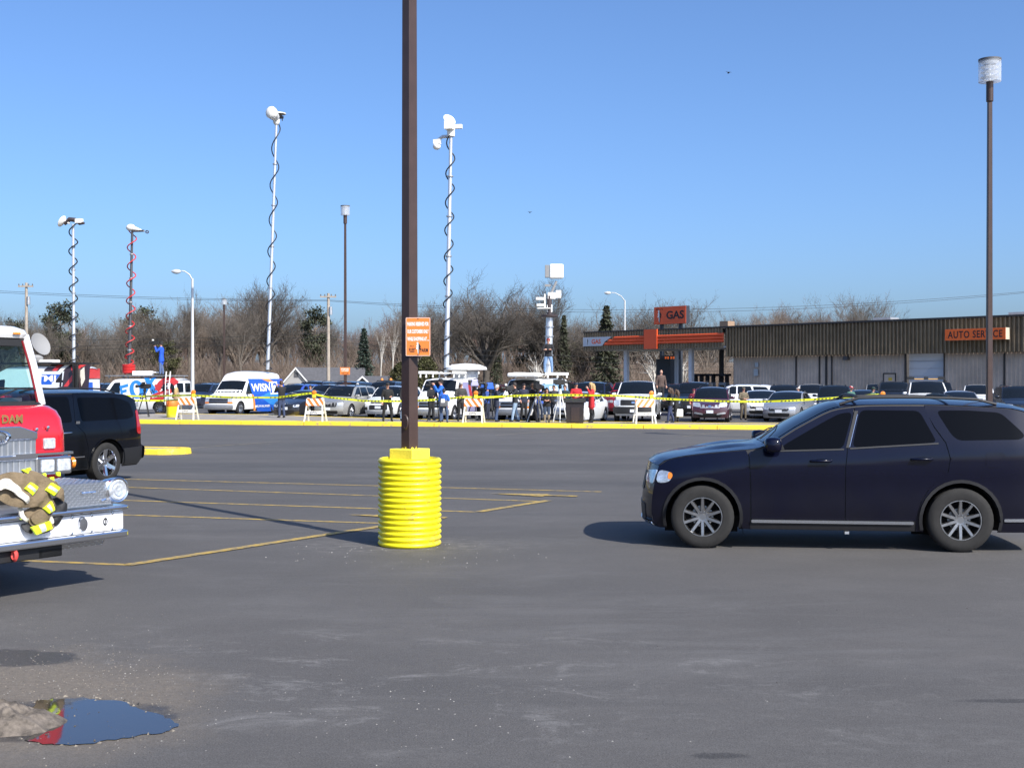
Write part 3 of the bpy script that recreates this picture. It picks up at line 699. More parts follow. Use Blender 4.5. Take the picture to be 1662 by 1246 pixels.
# sign strapped to the post
def board(parent, name, w_, h_, t_=.004, mat='sign_orange'):
    mb = MB(); mb.prism(rpoly(-w_ / 2, -h_ / 2, w_ / 2, h_ / 2, .012), -t_, 0, 'y'); return mb.build(name, MATS[mat], parent)
sg_ = board(lp, 'parking_sign', .305, .475); sg_.location = at(678.5, 546.5, 15.35 - .125) - Vector((PX, PY, 0)); sg_.rotation_euler.z = R(-3)
def flat_text(parent, body, w_, h_, x, z, mat, bold=.01, y=-.0055, name='lettering', spacing=1.0):
    mb = MB(); text_on(mb, body, w_, h_, lambda u, v: (x + u, y, z + v), bold, spacing=spacing); return mb.build(name, MATS[mat], parent)
for i, s_ in enumerate(('PARKING RESERVED FOR', 'OUR CUSTOMERS ONLY', 'WHILE SHOPPING AT ...')): flat_text(sg_, s_, .265, .048, 0, .158 - i * .092, 'sign_white', .035)
br = MB()
for x0, z0, x1, z1 in ((-.149, .231, .149, .2345), (-.149, -.2345, .149, -.231), (-.1495, -.2345, -.146, .2345), (.146, -.2345, .1495, .2345)): br.box(((x0 + x1) / 2, -.0050, (z0 + z1) / 2), (x1 - x0, .002, z1 - z0))
br.build('border', MATS['sign_white'], sg_)
flat_text(sg_, 'FLEET', .085, .05, -.07, -.165, 'sign_black', .03); flat_text(sg_, 'FARM', .095, .05, .078, -.165, 'sign_black', .03); flat_text(sg_, "MILL'S", .05, .016, -.075, -.115, 'sign_black', .01)
def tree_mark(parent, x, z, s_, y=-.0056, face=1):
    """the half white, half black fir-and-arrow mark"""
    a = MB(); a.add([(x + u * s_, y, z + v * s_) for u, v in ((0, -1), (0, 1), (-.2, 1.05), (-.32, .85), (-.15, .7), (-.36, .45), (-.3, .3), (-.14, .42), (-.38, .05), (-.32, -.12), (-.15, .02), (-.12, -.55))], [tuple(range(12))]); a.build('emblem', MATS['sign_white'], parent)
    b = MB(); b.add([(x + u * s_, y, z + v * s_) for u, v in ((.01, -1), (.01, 1), (.42, .35), (.40, .12), (.20, .32), (.36, -.05), (.32, -.22), (.18, -.05), (.18, -.75))], [tuple(range(9))]); b.build('emblem', MATS['sign_black'], parent)
tree_mark(sg_, .005, -.145, .075)
bt = MB()
for z in (.222, -.222): bt = MB(); bt.lathe([(0, .008), (.006, .006), (.007, 0)], 8, Matrix.Translation((0, -.004, z)) @ Matrix.Rotation(R(90), 4, 'X')); bt.build('bolt', MATS['black_trim'], sg_)
for z in (.15, -.15): st_ = MB(); st_.box((0, .052, z), (.09, .1, .02)); st_.build('bracket', MATS['black_trim'], sg_)
# lamp heads on square brown poles
lens = glass_mat('lamp_lens', (.93, .95, .97), 1); M('lamp_inner', (.85, .86, .86), .35)
_n = lens.node_tree.nodes; _l = lens.node_tree.links; _d = _n.new('ShaderNodeBsdfTranslucent'); _d.inputs[0].default_value = (.9, .92, .95, 1); _e = _n.new('ShaderNodeBsdfDiffuse'); _e.inputs[0].default_value = (.85, .87, .9, 1)
_a = _n.new('ShaderNodeMixShader'); _a.inputs[0].default_value = .5; _l.new(_d.outputs[0], _a.inputs[1]); _l.new(_e.outputs[0], _a.inputs[2]); _b = _n.new('ShaderNodeMixShader'); _b.inputs[0].default_value = .42
_l.new(_n['Mix Shader'].outputs[0], _b.inputs[1]); _l.new(_a.outputs[0], _b.inputs[2]); _l.new(_b.outputs[0], _n['Material Output'].inputs[0])
def lamp_pole(label, px, ytop, d, head, pole_w, base_z=0.0, group='brown lamp poles with round glass heads'):
    p = at(px, ytop, d); t = thing('lamp_post', label, 'lamp post', (p.x, p.y, 0), 0, group); zt = p.z
    hw = head / 2; hh_ = head * 1.05
    sq_pole(pole_w / 2, pole_w / 2 * .72, 0, zt - hh_ - head * .85, .2, 2).build('pole', MATS['pole_brown'], t)
    n_ = MB(); n_.lathe([(pole_w * .36, zt - hh_ - head * .95), (pole_w * .62, zt - hh_ - head * .9), (pole_w * .62, zt - hh_ + .01), (0, zt - hh_ + .01)], 12); n_.build('neck', MATS['pole_brown'], t, 40)
    g = MB(); g.lathe([(hw * .3, zt - hh_), (hw, zt - hh_), (hw, zt - .03)], 28); g.build('lens', lens, t, 50)
    c = MB(); c.lathe([(hw * 1.02, zt - .05), (hw * 1.02, zt), (0, zt + .01)], 28); c.lathe([(0, zt - .051), (hw * 1.02, zt - .05)], 28); c.build('cap', MATS['grey_plastic'], t, 40)
    i_ = MB()
    for k in range(4):
        z = zt - hh_ + hh_ * (k + .4) / 4.4; i_.lathe([(hw * .55, z), (hw * .82, z + hh_ * .1), (hw * .80, z + hh_ * .105), (hw * .5, z + hh_ * .01)], 24)
    i_.lathe([(hw * .12, zt - hh_), (hw * .12, zt - .04)], 8); i_.build('reflector', MATS['lamp_inner'], t, 40)
    return t
lamp_pole('tall brown lamp pole in front of the AUTO SERVICE wall', 1605.5, 97, 36, .63, .165)
mid = lamp_pole('slim brown lamp pole carrying a small orange notice board', 560.5, 334, 78, .58, .19)
sb = board(mid, 'notice_board', .62, .46, .01); sb.location = (0, -.14, at(0, 602, 78).z)
for k, (wd, z) in enumerate(((.5, .13), (.46, .02))): flat_text(sb, ('RESERVED', 'CUSTOMERS')[k], wd, .075, 0, z, 'sign_white', .03, -.012)
flat_text(sb, 'FLEET FARM', .42, .07, 0, -.15, 'sign_black', .03, -.012)
lamp_pole('short distant brown lamp pole against the bare trees', 364, 485, 130, .58, .20)
# street lamps with a bent arm
M('lamp_white', (.52, .53, .53), .5)
def street_lamp(label, px, ytop, d, arm_px, arm_dy):
    p = at(px, ytop, d); t = thing('street_lamp', label, 'street lamp', (p.x, p.y, 0), 0, 'grey street lamps with a bent arm')
    m = MB(); m.tube([(0, 0, 0), (0, 0, p.z * .5), (0, 0, p.z)], [.13, .10, .075], 10); m.build('pole', MATS['lamp_white'], t, 60)
    s_ = d / FOC; ax, az = arm_px * s_, arm_dy * s_
    a = MB(); a.tube([(0, 0, p.z - .1), (ax * .25, -.05, p.z + az * .5), (ax * .7, -.1, p.z + az * .95), (ax, -.1, p.z + az)], [.05, .045, .04, .04], 8); a.build('arm', MATS['lamp_white'], t, 60)
    h = MB(); h.grid(8, 10, lambda u, v: (ax - .05 - .62 * u * (1 if True else 1), -.1 + .15 * math.sin(math.pi * min(1, u * .8 + .12)) * math.cos(2 * math.pi * v), p.z + az - .02 + (.13 if math.sin(2 * math.pi * v) > 0 else .19) * math.sin(math.pi * min(1, u * .75 + .15)) * math.sin(2 * math.pi * v)))
    h.build('lamp_head', MATS['lamp_white'], t, 60)
street_lamp('white street lamp behind the van with the big blue lettering', 312.5, 452, 82, -17, 12)
street_lamp('white street lamp standing behind the gas station canopy', 1014, 487, 118, -22, 12)
# wooden utility poles and their wires
M('pole_wood', (.34, .29, .235), .9, noise_=(2, .25)); M('wire', (.02, .02, .02), .6)
def util(label, px, ytop, d, arm_px):
    p = at(px, ytop, d); t = thing('utility_pole', label, 'utility pole', (p.x, p.y, 0), 0, 'wooden utility poles')
    m = MB(); m.tube([(0, 0, 0), (0, 0, p.z)], [.19, .13], 8); m.build('pole', MATS['pole_wood'], t, 60)
    w_ = arm_px * d / FOC; c = MB(); c.box((0, -.15, p.z - .35), (w_, .12, .14)); c.build('crossarm', MATS['pole_wood'], t)
    for x in (-w_ * .46, -w_ * .2, w_ * .2, w_ * .46):
        i_ = MB(); i_.lathe([(.0, .2), (.05, .17), (.06, .05), (.03, 0)], 8, Matrix.Translation((x, -.15, p.z - .28))); i_.build('insulator', MATS['grey_plastic'], t, 60)
    tr = MB(); tr.lathe([(0, .8), (.16, .78), (.17, 0), (0, 0)], 10, Matrix.Translation((.24, -.1, p.z - 2.1))); tr.build('transformer', MATS['galv'], t, 50)
    return p
U1 = util('wooden utility pole behind the fire engine roof', 43, 459, 118, 24)
U2 = util('wooden utility pole beside the dark spruce and grey house', 533, 476, 120, 26)
def wires(px0, y0, px1, y1, d, n_, gap, sag, label):
    t = thing('power_line', label, 'power line', at(px0, y0, d) * 1)
    o = at(px0, y0, d)
    for k in range(n_):
        a, b = at(px0, y0 + gap * k, d), at(px1, y1 + gap * k, d); m = MB(); P = []
        for i in range(25):
            s_ = i / 24; q = a + (b - a) * s_; q.z -= sag * 4 * s_ * (1 - s_) * (.9 + .1 * k); P.append(q - o)
        m.tube(P, .022, 4, False); m.build('wire', MATS['wire'], t)
wires(-420, 442, 533, 487, 119, 2, 1.5, .7, 'thin power wires crossing the sky above the news vans')
wires(533, 487, 1700, 470, 122, 2, 1.6, 1.6, 'thin power wires running right from the house to the gas station')
wires(-420, 566, 533, 546, 119, 2, 5, .5, 'low telephone cables in front of the brown woods at left')
wires(533, 546, 1300, 590, 121, 3, 7, .6, 'low telephone cables crossing behind the tall masts and pole')
wires(-420, 541, 533, 540, 121, 1, 5, .8, 'single sagging cable midway up the woods at left')
# ---------------------------------------------------------------- store building and gas canopy
def hit(px, py, o, rz, yp=0.0, xp=None):
    """pixel ray against a wall plane, in the wall's own coordinates (along, height)"""
    dx, dz = (px - CX) / FOC, -(py - HY) / FOC; c, s_ = math.cos(rz), math.sin(rz)
    ox, oy = -c * o[0] - s_ * o[1], s_ * o[0] - c * o[1]; vx, vy = c * dx + s_, -s_ * dx + c
    t = (yp - oy) / vy if xp is None else (xp - ox) / vx
    return ((ox + t * vx) if xp is None else (oy + t * vy), CAM_H + t * dz)
A = at(1178, 529.7, 98.9); BRZ = math.atan2(-.752, .66); BO = (A.x, A.y)
M('fascia_metal', (.27, .205, .13), .55, noise_=(1.2, .25), spec=.3); M('siding', (.52, .42, .335), .7, noise_=(.6, .2)); M('door_white', (.55, .58, .62), .5); M('seam', (.05, .045, .042), .8)
bl = thing('store_building', 'long low store with dark ribbed fascia and grey metal walls', 'building', (A.x, A.y, 0), BRZ)
LB = 48.0; FZ0, FZ1 = 3.78, 6.2
def ribbed(x0, x1, y, z0, z1, period, depth, duty=.36, slope=.18):
    mb = MB(); n = int((x1 - x0) / period); prof = []
    for i in range(n):
        x = x0 + i * period
        prof += [(x, y), (x + period * (1 - duty - slope), y), (x + period * (1 - duty - slope * .5), y - depth), (x + period * (1 - slope * .5), y - depth)]
    prof.append((x0 + n * period, y))
    N = len(prof); mb.add([(p[0], p[1], z0) for p in prof] + [(p[0], p[1], z1) for p in prof], [(i, i + 1, N + i + 1, N + i) for i in range(N - 1)])
    return mb
ribbed(0, LB, 0, FZ0, FZ1 - .12, .305, .22, .16, .06).build('fascia', MATS['fascia_metal'], bl)
cp = MB(); cp.box((LB / 2, -.09, FZ1 - .05), (LB + .1, .34, .13)); cp.box((-.02, 5, FZ1 - .05), (.1, 10.2, .13)); cp.build('roof_coping', MATS['seam'], bl)
sf = MB(); sf.box((LB / 2, .3, FZ0 + .02), (LB - .04, .58, .05)); sf.build('soffit', MATS['seam'], bl)
def wp(px, py, y=.55): return hit(px, py, BO, BRZ, y)
gx0, gz1 = wp(1469, 577); gx1, _ = wp(1533, 577); dx0, dz1 = wp(1435, 607); dx1, _ = wp(1453, 607)
wl = MB(); z1 = FZ0 + .05
for a, b in ((.3, gx0), (gx1, LB)): panel_w = ribbed(a, b, .60, 0, z1, .30, .035, .25, .2); wl.v, wl.f, wl.mi, bb = wl.v + panel_w.v, wl.f + [tuple(i + len(wl.v) for i in f) for f in panel_w.f], wl.mi + panel_w.mi, 0
wl.build('wall', MATS['siding'], bl)
en = MB(); en.box((.32, 8, FZ1 / 2), (.06, 14.8, FZ1 - .2)); en.box((LB / 2, 14, 3), (LB, .2, 6)); en.box((LB / 2, 7.5, FZ1 - .12), (LB - .2, 13, .06)); en.build('end_wall', MATS['siding'], bl)
dj = MB()
dj.box((gx0 + .04, .75, z1 / 2), (.10, .5, z1)); dj.box((gx1 - .03, .75, z1 / 2), (.06, .5, z1)); dj.build('door_jamb', MATS['seam'], bl)
gd = thing('x', None, None); bpy.data.objects.remove(gd)
n_p = 7; first = None
for k in range(n_p):
    m = MB(); h_ = z1 / n_p; m.box(((gx0 + gx1) / 2, .93 + .004 * (k % 2), h_ * (k + .5)), (gx1 - gx0 - .12, .05, h_ - .02)); o = m.build('garage_door_panel', MATS['door_white'], bl)
m = MB(); m.box(((dx0 + dx1) / 2, .57, dz1 / 2), (dx1 - dx0, .05, dz1)); m.build('service_door', MATS['siding'], bl)
m = MB()
for x0, x1, za, zb in ((dx0 - .07, dx0, 0, dz1 + .08), (dx1, dx1 + .07, 0, dz1 + .08), (dx0, dx1, dz1, dz1 + .08)): m.box(((x0 + x1) / 2, .55, (za + zb) / 2), (x1 - x0, .08, zb - za))
m.build('door_frame', MATS['seam'], bl)
m = MB(); q = wp(1445, 615); m.box((q[0], .54, q[1]), (.28, .02, .2)); m.build('warning_notice', M('notice_yellow', (.7, .45, .03), .5), bl)
for px in (1292, 1330, 1341, 1350, 1630):
    m = MB(); q = wp(px, 600); m.box((q[0], .545, z1 / 2 - .05), (.09 if px != 1341 else .16, .06, z1 - .12)); m.build('downpipe', MATS['seam'], bl)
m = MB(); q = wp(1375, 580); m.box((q[0], .42, q[1] - .05), (.42, .34, .28), taper=.8); m.build('wall_lamp', MATS['grey_plastic'], bl)
m = MB(); q = wp(1229, 592); m.box((q[0], .5, q[1]), (.34, .1, .35)); m.box((q[0] - .05, .5, q[1] - .6), (.40, .12, .55)); m.build('meter_box', MATS['galv'], bl)
# AUTO SERVICE sign box
ax0, az0 = hit(1533.5, 554, BO, BRZ, -.75); ax1, az1 = hit(1632, 530, BO, BRZ, -.75)
asg = MB(); asg.box(((ax0 + ax1) / 2, -.42, (az0 + az1) / 2), (ax1 - ax0, .62, az1 - az0 - .1)); asg_o = asg.build('sign_box', M('sign_edge', (.55, .50, .40), .5), bl)
fp = MB(); fp.box(((ax0 + ax1) / 2, -.745, (az0 + az1) / 2), (ax1 - ax0 - .01, .02, az1 - az0 - .11)); fp.build('sign_face', M('sign_bright', (.95, .155, .02), .45), asg_o)
mb = MB(); text_on(mb, 'AUTO SERVICE', (ax1 - ax0) * .90, (az1 - az0) * .56, lambda u, v: ((ax0 + ax1) / 2 + u, -.760, (az0 + az1) / 2 + v), .02, spacing=1.12); mb.build('lettering', MATS['sign_black'], asg_o)
# roof things
rf_ = MB(); q = hit(1180, 522, BO, BRZ, 6); rf_.box((q[0], 6, 6.5), (.9, .9, .9)); rf_.build('roof_vent', M('vent_tan', (.30, .20, .13), .7), bl)
for xx, ww in ((9.5, 1.6), (21, 2.4), (33, 1.2)): rf_ = MB(); rf_.box((xx, 8, 6.4), (ww, 1.2, .8)); bevel_obj(rf_.build('roof_unit', MATS['galv'], bl), .04)
# canopy
cx0 = hit(948, 538, BO, BRZ, 0)[0]; CZ0, CZ1 = 4.52, 6.2; CD = 7.5
cn = thing('gas_canopy', 'gas station canopy with orange band and ribbed dark edge', 'canopy', (A.x, A.y, 0), BRZ)
def ca(px, py, y=0.0): return hit(px, py, BO, BRZ, y)
ribbed(cx0, -.05, 0, CZ0, CZ1 - .08, .305, .11, .16, .06).build('fascia', MATS['fascia_metal'], cn)
m = MB(); m.box(((cx0 - .05) / 2, 0, CZ1 - .04), (-cx0, .24, .10)); m.build('coping', MATS['seam'], cn)
m = MB(); m.box(((cx0 - .05) / 2, CD / 2 + .02, CZ0 + .06), (-cx0 - .1, CD - .1, .10)); m.build('soffit', M('soffit_white', (.62, .62, .62), .6), cn)
m = MB(); m.box(((cx0 - .05) / 2, CD / 2, CZ1 - .2), (-cx0 - .1, CD - .1, .1)); m.box((cx0 + .03, CD / 2, (CZ0 + CZ1) / 2), (.06, CD, CZ1 - CZ0 - .1)); m.box((-.1, CD / 2, (CZ0 + CZ1) / 2), (.06, CD - .2, CZ1 - CZ0 - .1)); m.build('canopy_top', MATS['seam'], cn)
bz0, bz1 = 4.93, 5.68; lx = ca(985, 555)[0]
for k in range(3):
    m = MB(); z0 = bz0 + (bz1 - bz0) * k / 3; z1_ = bz0 + (bz1 - bz0) * (k + 1) / 3; st = lx + (.9 if k == 2 else (.25 if k == 1 else -.2))
    m.add([(st - .15, -.13, z0 + .02), (-.05, -.13, z0 + .02), (-.05, -.20, z0 + .07), (-.05, -.20, z1_ - .05), (-.05, -.13, z1_), (st + .2, -.13, z1_), (st + .1, -.20, z1_ - .05), (st, -.20, z0 + .07)], [(0, 1, 2, 7), (7, 2, 3, 6), (6, 3, 4, 5)])
    m.build('orange_band', MATS['orange_shade'], cn)
x0, x1 = ca(1048, 540)[0], ca(1069, 540)[0]
m = MB(); m.box(((x0 + x1) / 2, -.16, (CZ0 + CZ1) / 2), (x1 - x0, .16, CZ1 - CZ0 - .02)); m.build('orange_block', MATS['orange_shade'], cn)
m = MB(); m.prism([(cx0 + .02, bz0 - .02), (lx - .45, bz0 - .02), (lx - .1, bz0 + .35), (lx + .75, bz1 + .02), (cx0 + .02, bz1 + .02)], -.15, -.11, 'y'); lo = m.build('logo_panel', MATS['door_white'], cn)
flat_text(lo, 'GAS', 1.15, .42, (cx0 + lx) / 2 + .25, (bz0 + bz1) / 2, 'orange_shade', .03, -.156)
tree_mark(lo, cx0 + .55, (bz0 + bz1) / 2, .30, -.157)
M('column_white', (.66, .68, .72), .5, noise_=(2, .08))
for px, y, mt, w_ in ((1017, 1.6, 'column_white', .34), (1122, 1.6, 'column_white', .34), (1171, 6.2, 'seam', .30), (1098, 6.2, 'column_white', .26)):
    m = MB(); q = ca(px, 600, y)[0]; m.box((q, y, CZ0 / 2), (w_, w_, CZ0)); m.build('column', MATS[mt], cn)
m = MB(); q = ca(1088, 600, 7.0)[0]; m.box((q, 6.8, 1.9), (1.7, 1.6, 3.8)); m.build('kiosk', M('kiosk_dark', (.03, .035, .045), .5), cn)
M('pump_grey', (.34, .36, .38), .5)
for i, px in enumerate((1134, 1153, 1175)):
    y = 2.4 + i * .6; q = ca(px, 610, y)[0]; c, s_ = math.cos(BRZ), math.sin(BRZ)
    t = thing('fuel_pump', ('grey fuel pump nearest the white canopy column', 'middle grey fuel pump under the canopy', 'fuel pump with black top nearest the store wall')[i], 'fuel pump', (A.x + q * c - y * s_, A.y + q * s_ + y * c, 0), BRZ, 'fuel pumps')
    m = MB(); m.box((0, 0, .85), (.75, .55, 1.7)); bevel_obj(m.build('cabinet', MATS['pump_grey'], t), .03)
    m = MB(); m.box((0, 0, 2.32), (.95, .75, .20)); m.build('top_box', MATS['sign_black'], t)
    for x in (-.32, .32): m = MB(); m.box((x, 0, 1.96), (.1, .45, .52)); m.build('post', MATS['seam'], t)
    m = MB(); m.box((0, -.28, 1.3), (.5, .02, .35)); m.build('screen', MATS['car_glass'], t)
    m = MB(); m.tube([(.4, -.1, 1.3), (.52, -.2, 1.0), (.5, -.22, .5), (.42, -.15, .6), (.4, -.1, 1.0)], .02, 6); m.build('hose', MATS['rubber'], t, 60)
# tall GAS sign
gp = at(1087, 511.5, 117); gs = thing('gas_sign', 'orange GAS sign on two dark posts above the canopy', 'sign', (gp.x, gp.y, 0), BRZ)
gw, gh = 4.0, 1.66; m = MB(); m.box((0, .28, gp.z), (gw, .52, gh)); sbx = m.build('sign_box', MATS['kiosk_dark'], gs)
m = MB(); m.box((0, .01, gp.z), (gw - .02, .04, gh - .02)); m.build('sign_face', MATS['orange_shade'], sbx)
mb = MB(); text_on(mb, 'GAS', 2.2, .78, lambda u, v: (.68 + u, -.02, gp.z + .02 + v), .03); mb.build('lettering', MATS['sign_black'], sbx)
flat_text(sbx, "MILL'S", .85, .14, -1.3, gp.z + .60, 'sign_black', .01, -.02); tree_mark(sbx, -1.3, gp.z - .12, .62, -.021)
for x in (-1.25, 1.1): m = MB(); m.box((x, .3, (gp.z - gh / 2) / 2), (.28, .28, gp.z - gh / 2)); m.build('post', MATS['kiosk_dark'], gs)
m = MB(); q = at(1086, 580.5, 117); m.box((-.1, .2, q.z), (2.2, .3, .44)); led = m.build('price_board', MATS['sign_black'], gs)
M('led', (.9, .16, .01), .4, emit=.8)
m = MB()
for k, x in enumerate((-.55, -.25, .15, .45)):
    for z in (-.08, 0, .08): m.box((x, .04, q.z + z), (.18, .02, .028))
m.build('digits', MATS['led'], led)
# bollards by the store wall
M('bollard_cream', (.60, .50, .28), .6)
for i, px in enumerate((1327, 1333, 1388, 1392, 1412, 1465, 1468, 1532, 1645, 1652, 1660)):
    y = -1.0 - (i % 3) * .4; q, _ = hit(px, 630, BO, BRZ, y); c, s_ = math.cos(BRZ), math.sin(BRZ)
    m = MB(); m.lathe([(.10, 0), (.10, 1.15), (.07, 1.22), (0, 1.24)], 12)
    o = m.build('bollard', MATS['bollard_cream'], smooth=40); o.location = (A.x + q * c - y * s_, A.y + q * s_ + y * c, 0); tag(o, 'cream steel bollard in the row along the store wall', 'bollard', 'bollards along the store wall')
# ---------------------------------------------------------------- houses beyond the lot
M('shingle', (.085, .085, .092), .9, noise_=(3, .2), bump=(12, .4)); M('siding_grey', (.33, .32, .31), .8, noise_=(1, .06)); M('trim_white', (.75, .75, .74), .6)
def house(label, px0, px1, ridge_y, eave_y, pxe, d, depth=7):
    a, b, c_ = at(px0, ridge_y, d), at(px1, ridge_y, d), at(pxe, ridge_y, d); ze = at(0, eave_y, d).z; zr = a.z
    t = thing('house', label, 'house', (a.x, d, 0)); gw_ = (b.x - a.x); Ln = c_.x - a.x
    m = MB(); m.box((Ln / 2, 3.2, ze / 2), (Ln, 5.5, ze)); m.build('wall', MATS['siding_grey'], t)
    r_ = MB(); r_.prism([(.4, ze), (3.2, zr), (6.2, ze), (6.2, ze - .12), (3.2, zr - .12), (.4, ze - .12)], gw_ * .5, Ln + .4, 'x'); r_.build('roof', MATS['shingle'], t)
    g = MB(); g.prism([(0, 0), (gw_, 0), (gw_, ze), (gw_ / 2, zr), (0, ze)], 0, 3.1, 'y'); gb = g.build('gable_wing', MATS['siding_grey'], t)
    k = MB()
    for sx in (-1, 1):
        k.add([(gw_ / 2, -.35, zr + .05), (gw_ / 2 + sx * (gw_ / 2 + .3), -.35, ze - .12), (gw_ / 2 + sx * (gw_ / 2 + .3), 3.4, ze - .12), (gw_ / 2, 3.4, zr + .05)], [(0, 1, 2, 3)])
    k.build('gable_roof', MATS['shingle'], t)
    k = MB()
    for sx in (-1, 1): k.prism([(gw_ / 2, zr + .02), (gw_ / 2 + sx * (gw_ / 2 + .32), ze - .16), (gw_ / 2 + sx * (gw_ / 2 + .32), ze - .42), (gw_ / 2, zr - .25)], -.42, -.36, 'y')
    k.build('bargeboard', MATS['trim_white'], t)
    k = MB(); k.box((gw_ / 2, -.03, (ze + zr) / 2), (.6, .06, .7)); k.build('vent', MATS['shingle'], t)
    for x in (gw_ + 1.5, gw_ + 5): 
        k = MB(); k.box((x, .44, ze * .62), (1.0, .08, ze * .4)); wi = k.build('window', MATS['trim_white'], t)
        k = MB(); k.box((x, .39, ze * .62), (.84, .04, ze * .33)); k.build('pane', MATS['car_glass'], wi)
house('grey house with dark shingled roof and white trimmed gable', 461, 500, 596, 621, 585, 180)
house('low grey house with small white trimmed gable beside the spruce', 577, 600, 610, 622, 642, 176)
# ---------------------------------------------------------------- trees
import numpy as np
def prisms(segs, n):
    """segs: rows p0(3) p1(3) r0 r1 -> vertices and quads of n-sided tapered prisms"""
    s = np.asarray(segs, float); N = len(s); p0, p1, r0, r1 = s[:, :3], s[:, 3:6], s[:, 6], s[:, 7]
    t = p1 - p0; t /= np.maximum(np.linalg.norm(t, axis=1, keepdims=True), 1e-9)
    ref = np.where(np.abs(t[:, 2:3]) > .9, np.array([[1., 0, 0]]), np.array([[0, 0, 1.]])); a = np.cross(t, ref); a /= np.linalg.norm(a, axis=1, keepdims=True); b = np.cross(t, a)
    V = np.zeros((N, 2, n, 3))
    for k in range(n):
        an = 2 * math.pi * k / n; d = a * math.cos(an) + b * math.sin(an); V[:, 0, k] = p0 + d * r0[:, None]; V[:, 1, k] = p1 + d * r1[:, None]
    base = (np.arange(N) * 2 * n)[:, None]; F = []
    for k in range(n): F.append(np.concatenate([base + k, base + (k + 1) % n, base + n + (k + 1) % n, base + n + k], axis=1))
    return V.reshape(-1, 3), np.concatenate(F)
def np_mesh(name, parts, smooth=False):
    V = np.concatenate([p[0] for p in parts]); o = 0; Fs = []
    for v, f in parts: Fs.append(f + o); o += len(v)
    F = np.concatenate(Fs); me = bpy.data.meshes.new(name)
    me.vertices.add(len(V)); me.vertices.foreach_set('co', V.ravel()); me.loops.add(F.size); me.loops.foreach_set('vertex_index', F.ravel().astype(np.int32))
    me.polygons.add(len(F)); me.polygons.foreach_set('loop_start', np.arange(len(F)) * F.shape[1]); 
    me.update(calc_edges=True)
    return me
def grow(seed, trunk_h=.28, limbs=5, spread=1.0, kids=(5, 6, 5, 4), up=.25, lens=(.34, .2, .125, .075, .045), r0=.020, gnarl=.25):
    """a leafless tree of height about 1: lists of thick and thin segments"""
    rg = random.Random(seed); thick = []; thin = []
    def unit(v): l = math.sqrt(v[0] ** 2 + v[1] ** 2 + v[2] ** 2) or 1; return (v[0] / l, v[1] / l, v[2] / l)
    def branch(p, d, ln, r, lev):
        ns = (4, 4, 3, 2, 2)[min(lev, 4)]; pts = [p]
        for i in range(ns):
            g = gnarl * (.6 if lev == 0 else 1)
            d = unit((d[0] + rg.uniform(-g, g), d[1] + rg.uniform(-g, g), d[2] + rg.uniform(-g, g) + up * .3 * (1 if lev < 4 else .3)))
            q = (p[0] + d[0] * ln / ns, p[1] + d[1] * ln / ns, p[2] + d[2] * ln / ns)
            ra, rb = r * (1 - .6 * i / ns), r * (1 - .6 * (i + 1) / ns)
            (thick if lev < 2 else thin).append((*p, *q, ra, rb)); p = q; pts.append((p, d, rb))
        if lev >= len(kids): return
        for k in range(kids[lev]):
            t = .25 + .75 * (k + rg.random()) / kids[lev]; i = min(ns, max(1, round(t * ns))); bp, bd, br = pts[i]
            a = rg.uniform(0, 6.283); sp = rg.uniform(.5, 1.1) * (.8 if lev else 1)
            o = unit((math.cos(a), math.sin(a), rg.uniform(-.25, .5))); nd = unit((bd[0] + o[0] * sp * spread, bd[1] + o[1] * sp * spread, bd[2] * .8 + o[2] * sp + up * .5))
            branch(bp, nd, lens[min(lev + 1, 4)] * rg.uniform(.5, 1.45), max(br * .62, .0009), lev + 1)
    p = (0, 0, 0); d = (0, 0, 1); tr = []
    for i in range(4):
        d = unit((rg.uniform(-.08, .08), rg.uniform(-.08, .08), 1)); q = (p[0] + d[0] * trunk_h / 4, p[1] + d[1] * trunk_h / 4, p[2] + trunk_h / 4)
        tr.append((*p, *q, r0 * (1.25 - .12 * i if i else 1.6), r0 * (1.25 - .12 * (i + 1)))); p = q
    for k in range(limbs):
        a = 6.283 * (k + rg.random() * .7) / limbs; lean = rg.uniform(.25, .75) * spread if k else .1
        branch(p if k % 2 == 0 else tuple(tr[-1][j] for j in range(3)), unit((math.cos(a) * lean, math.sin(a) * lean, 1)), lens[0] * rg.uniform(.85, 1.2), r0 * .62, 0)
    return tr, thick, thin
TREES = []
for sd_, kw in ((1, dict(limbs=6, spread=1.15, gnarl=.30)), (2, dict(limbs=5, spread=.8, trunk_h=.34)), (3, dict(limbs=7, spread=.95, gnarl=.34)), (4, dict(limbs=5, spread=.6, trunk_h=.36, up=.4)), (5, dict(limbs=6, spread=1.0, kids=(6, 5, 5, 5))), (6, dict(limbs=8, spread=1.35, trunk_h=.20, gnarl=.40, r0=.030, kids=(6, 5, 4, 3))), (8, dict(limbs=5, spread=1.2, trunk_h=.25, gnarl=.35, r0=.03, kids=(4, 3, 2))), (9, dict(limbs=2, spread=.35, trunk_h=.45, gnarl=.2, r0=.014, kids=(5, 4, 3)))):
    tr, th, tn = grow(sd_, **kw); tr = np.array(tr); hmax = max(s_[5] for s_ in tn) ; sc = 1 / hmax
    for arr in (tr,): arr[:, :] *= sc
    th = np.array(th) * sc; tn = np.array(tn) * sc; tn[:, 6:] = np.maximum(tn[:, 6:] * .85, .00048)
    TREES.append((np_mesh('trunk', [prisms(tr, 8)]), np_mesh('crown', [prisms(th, 5), prisms(tn, 3)])))
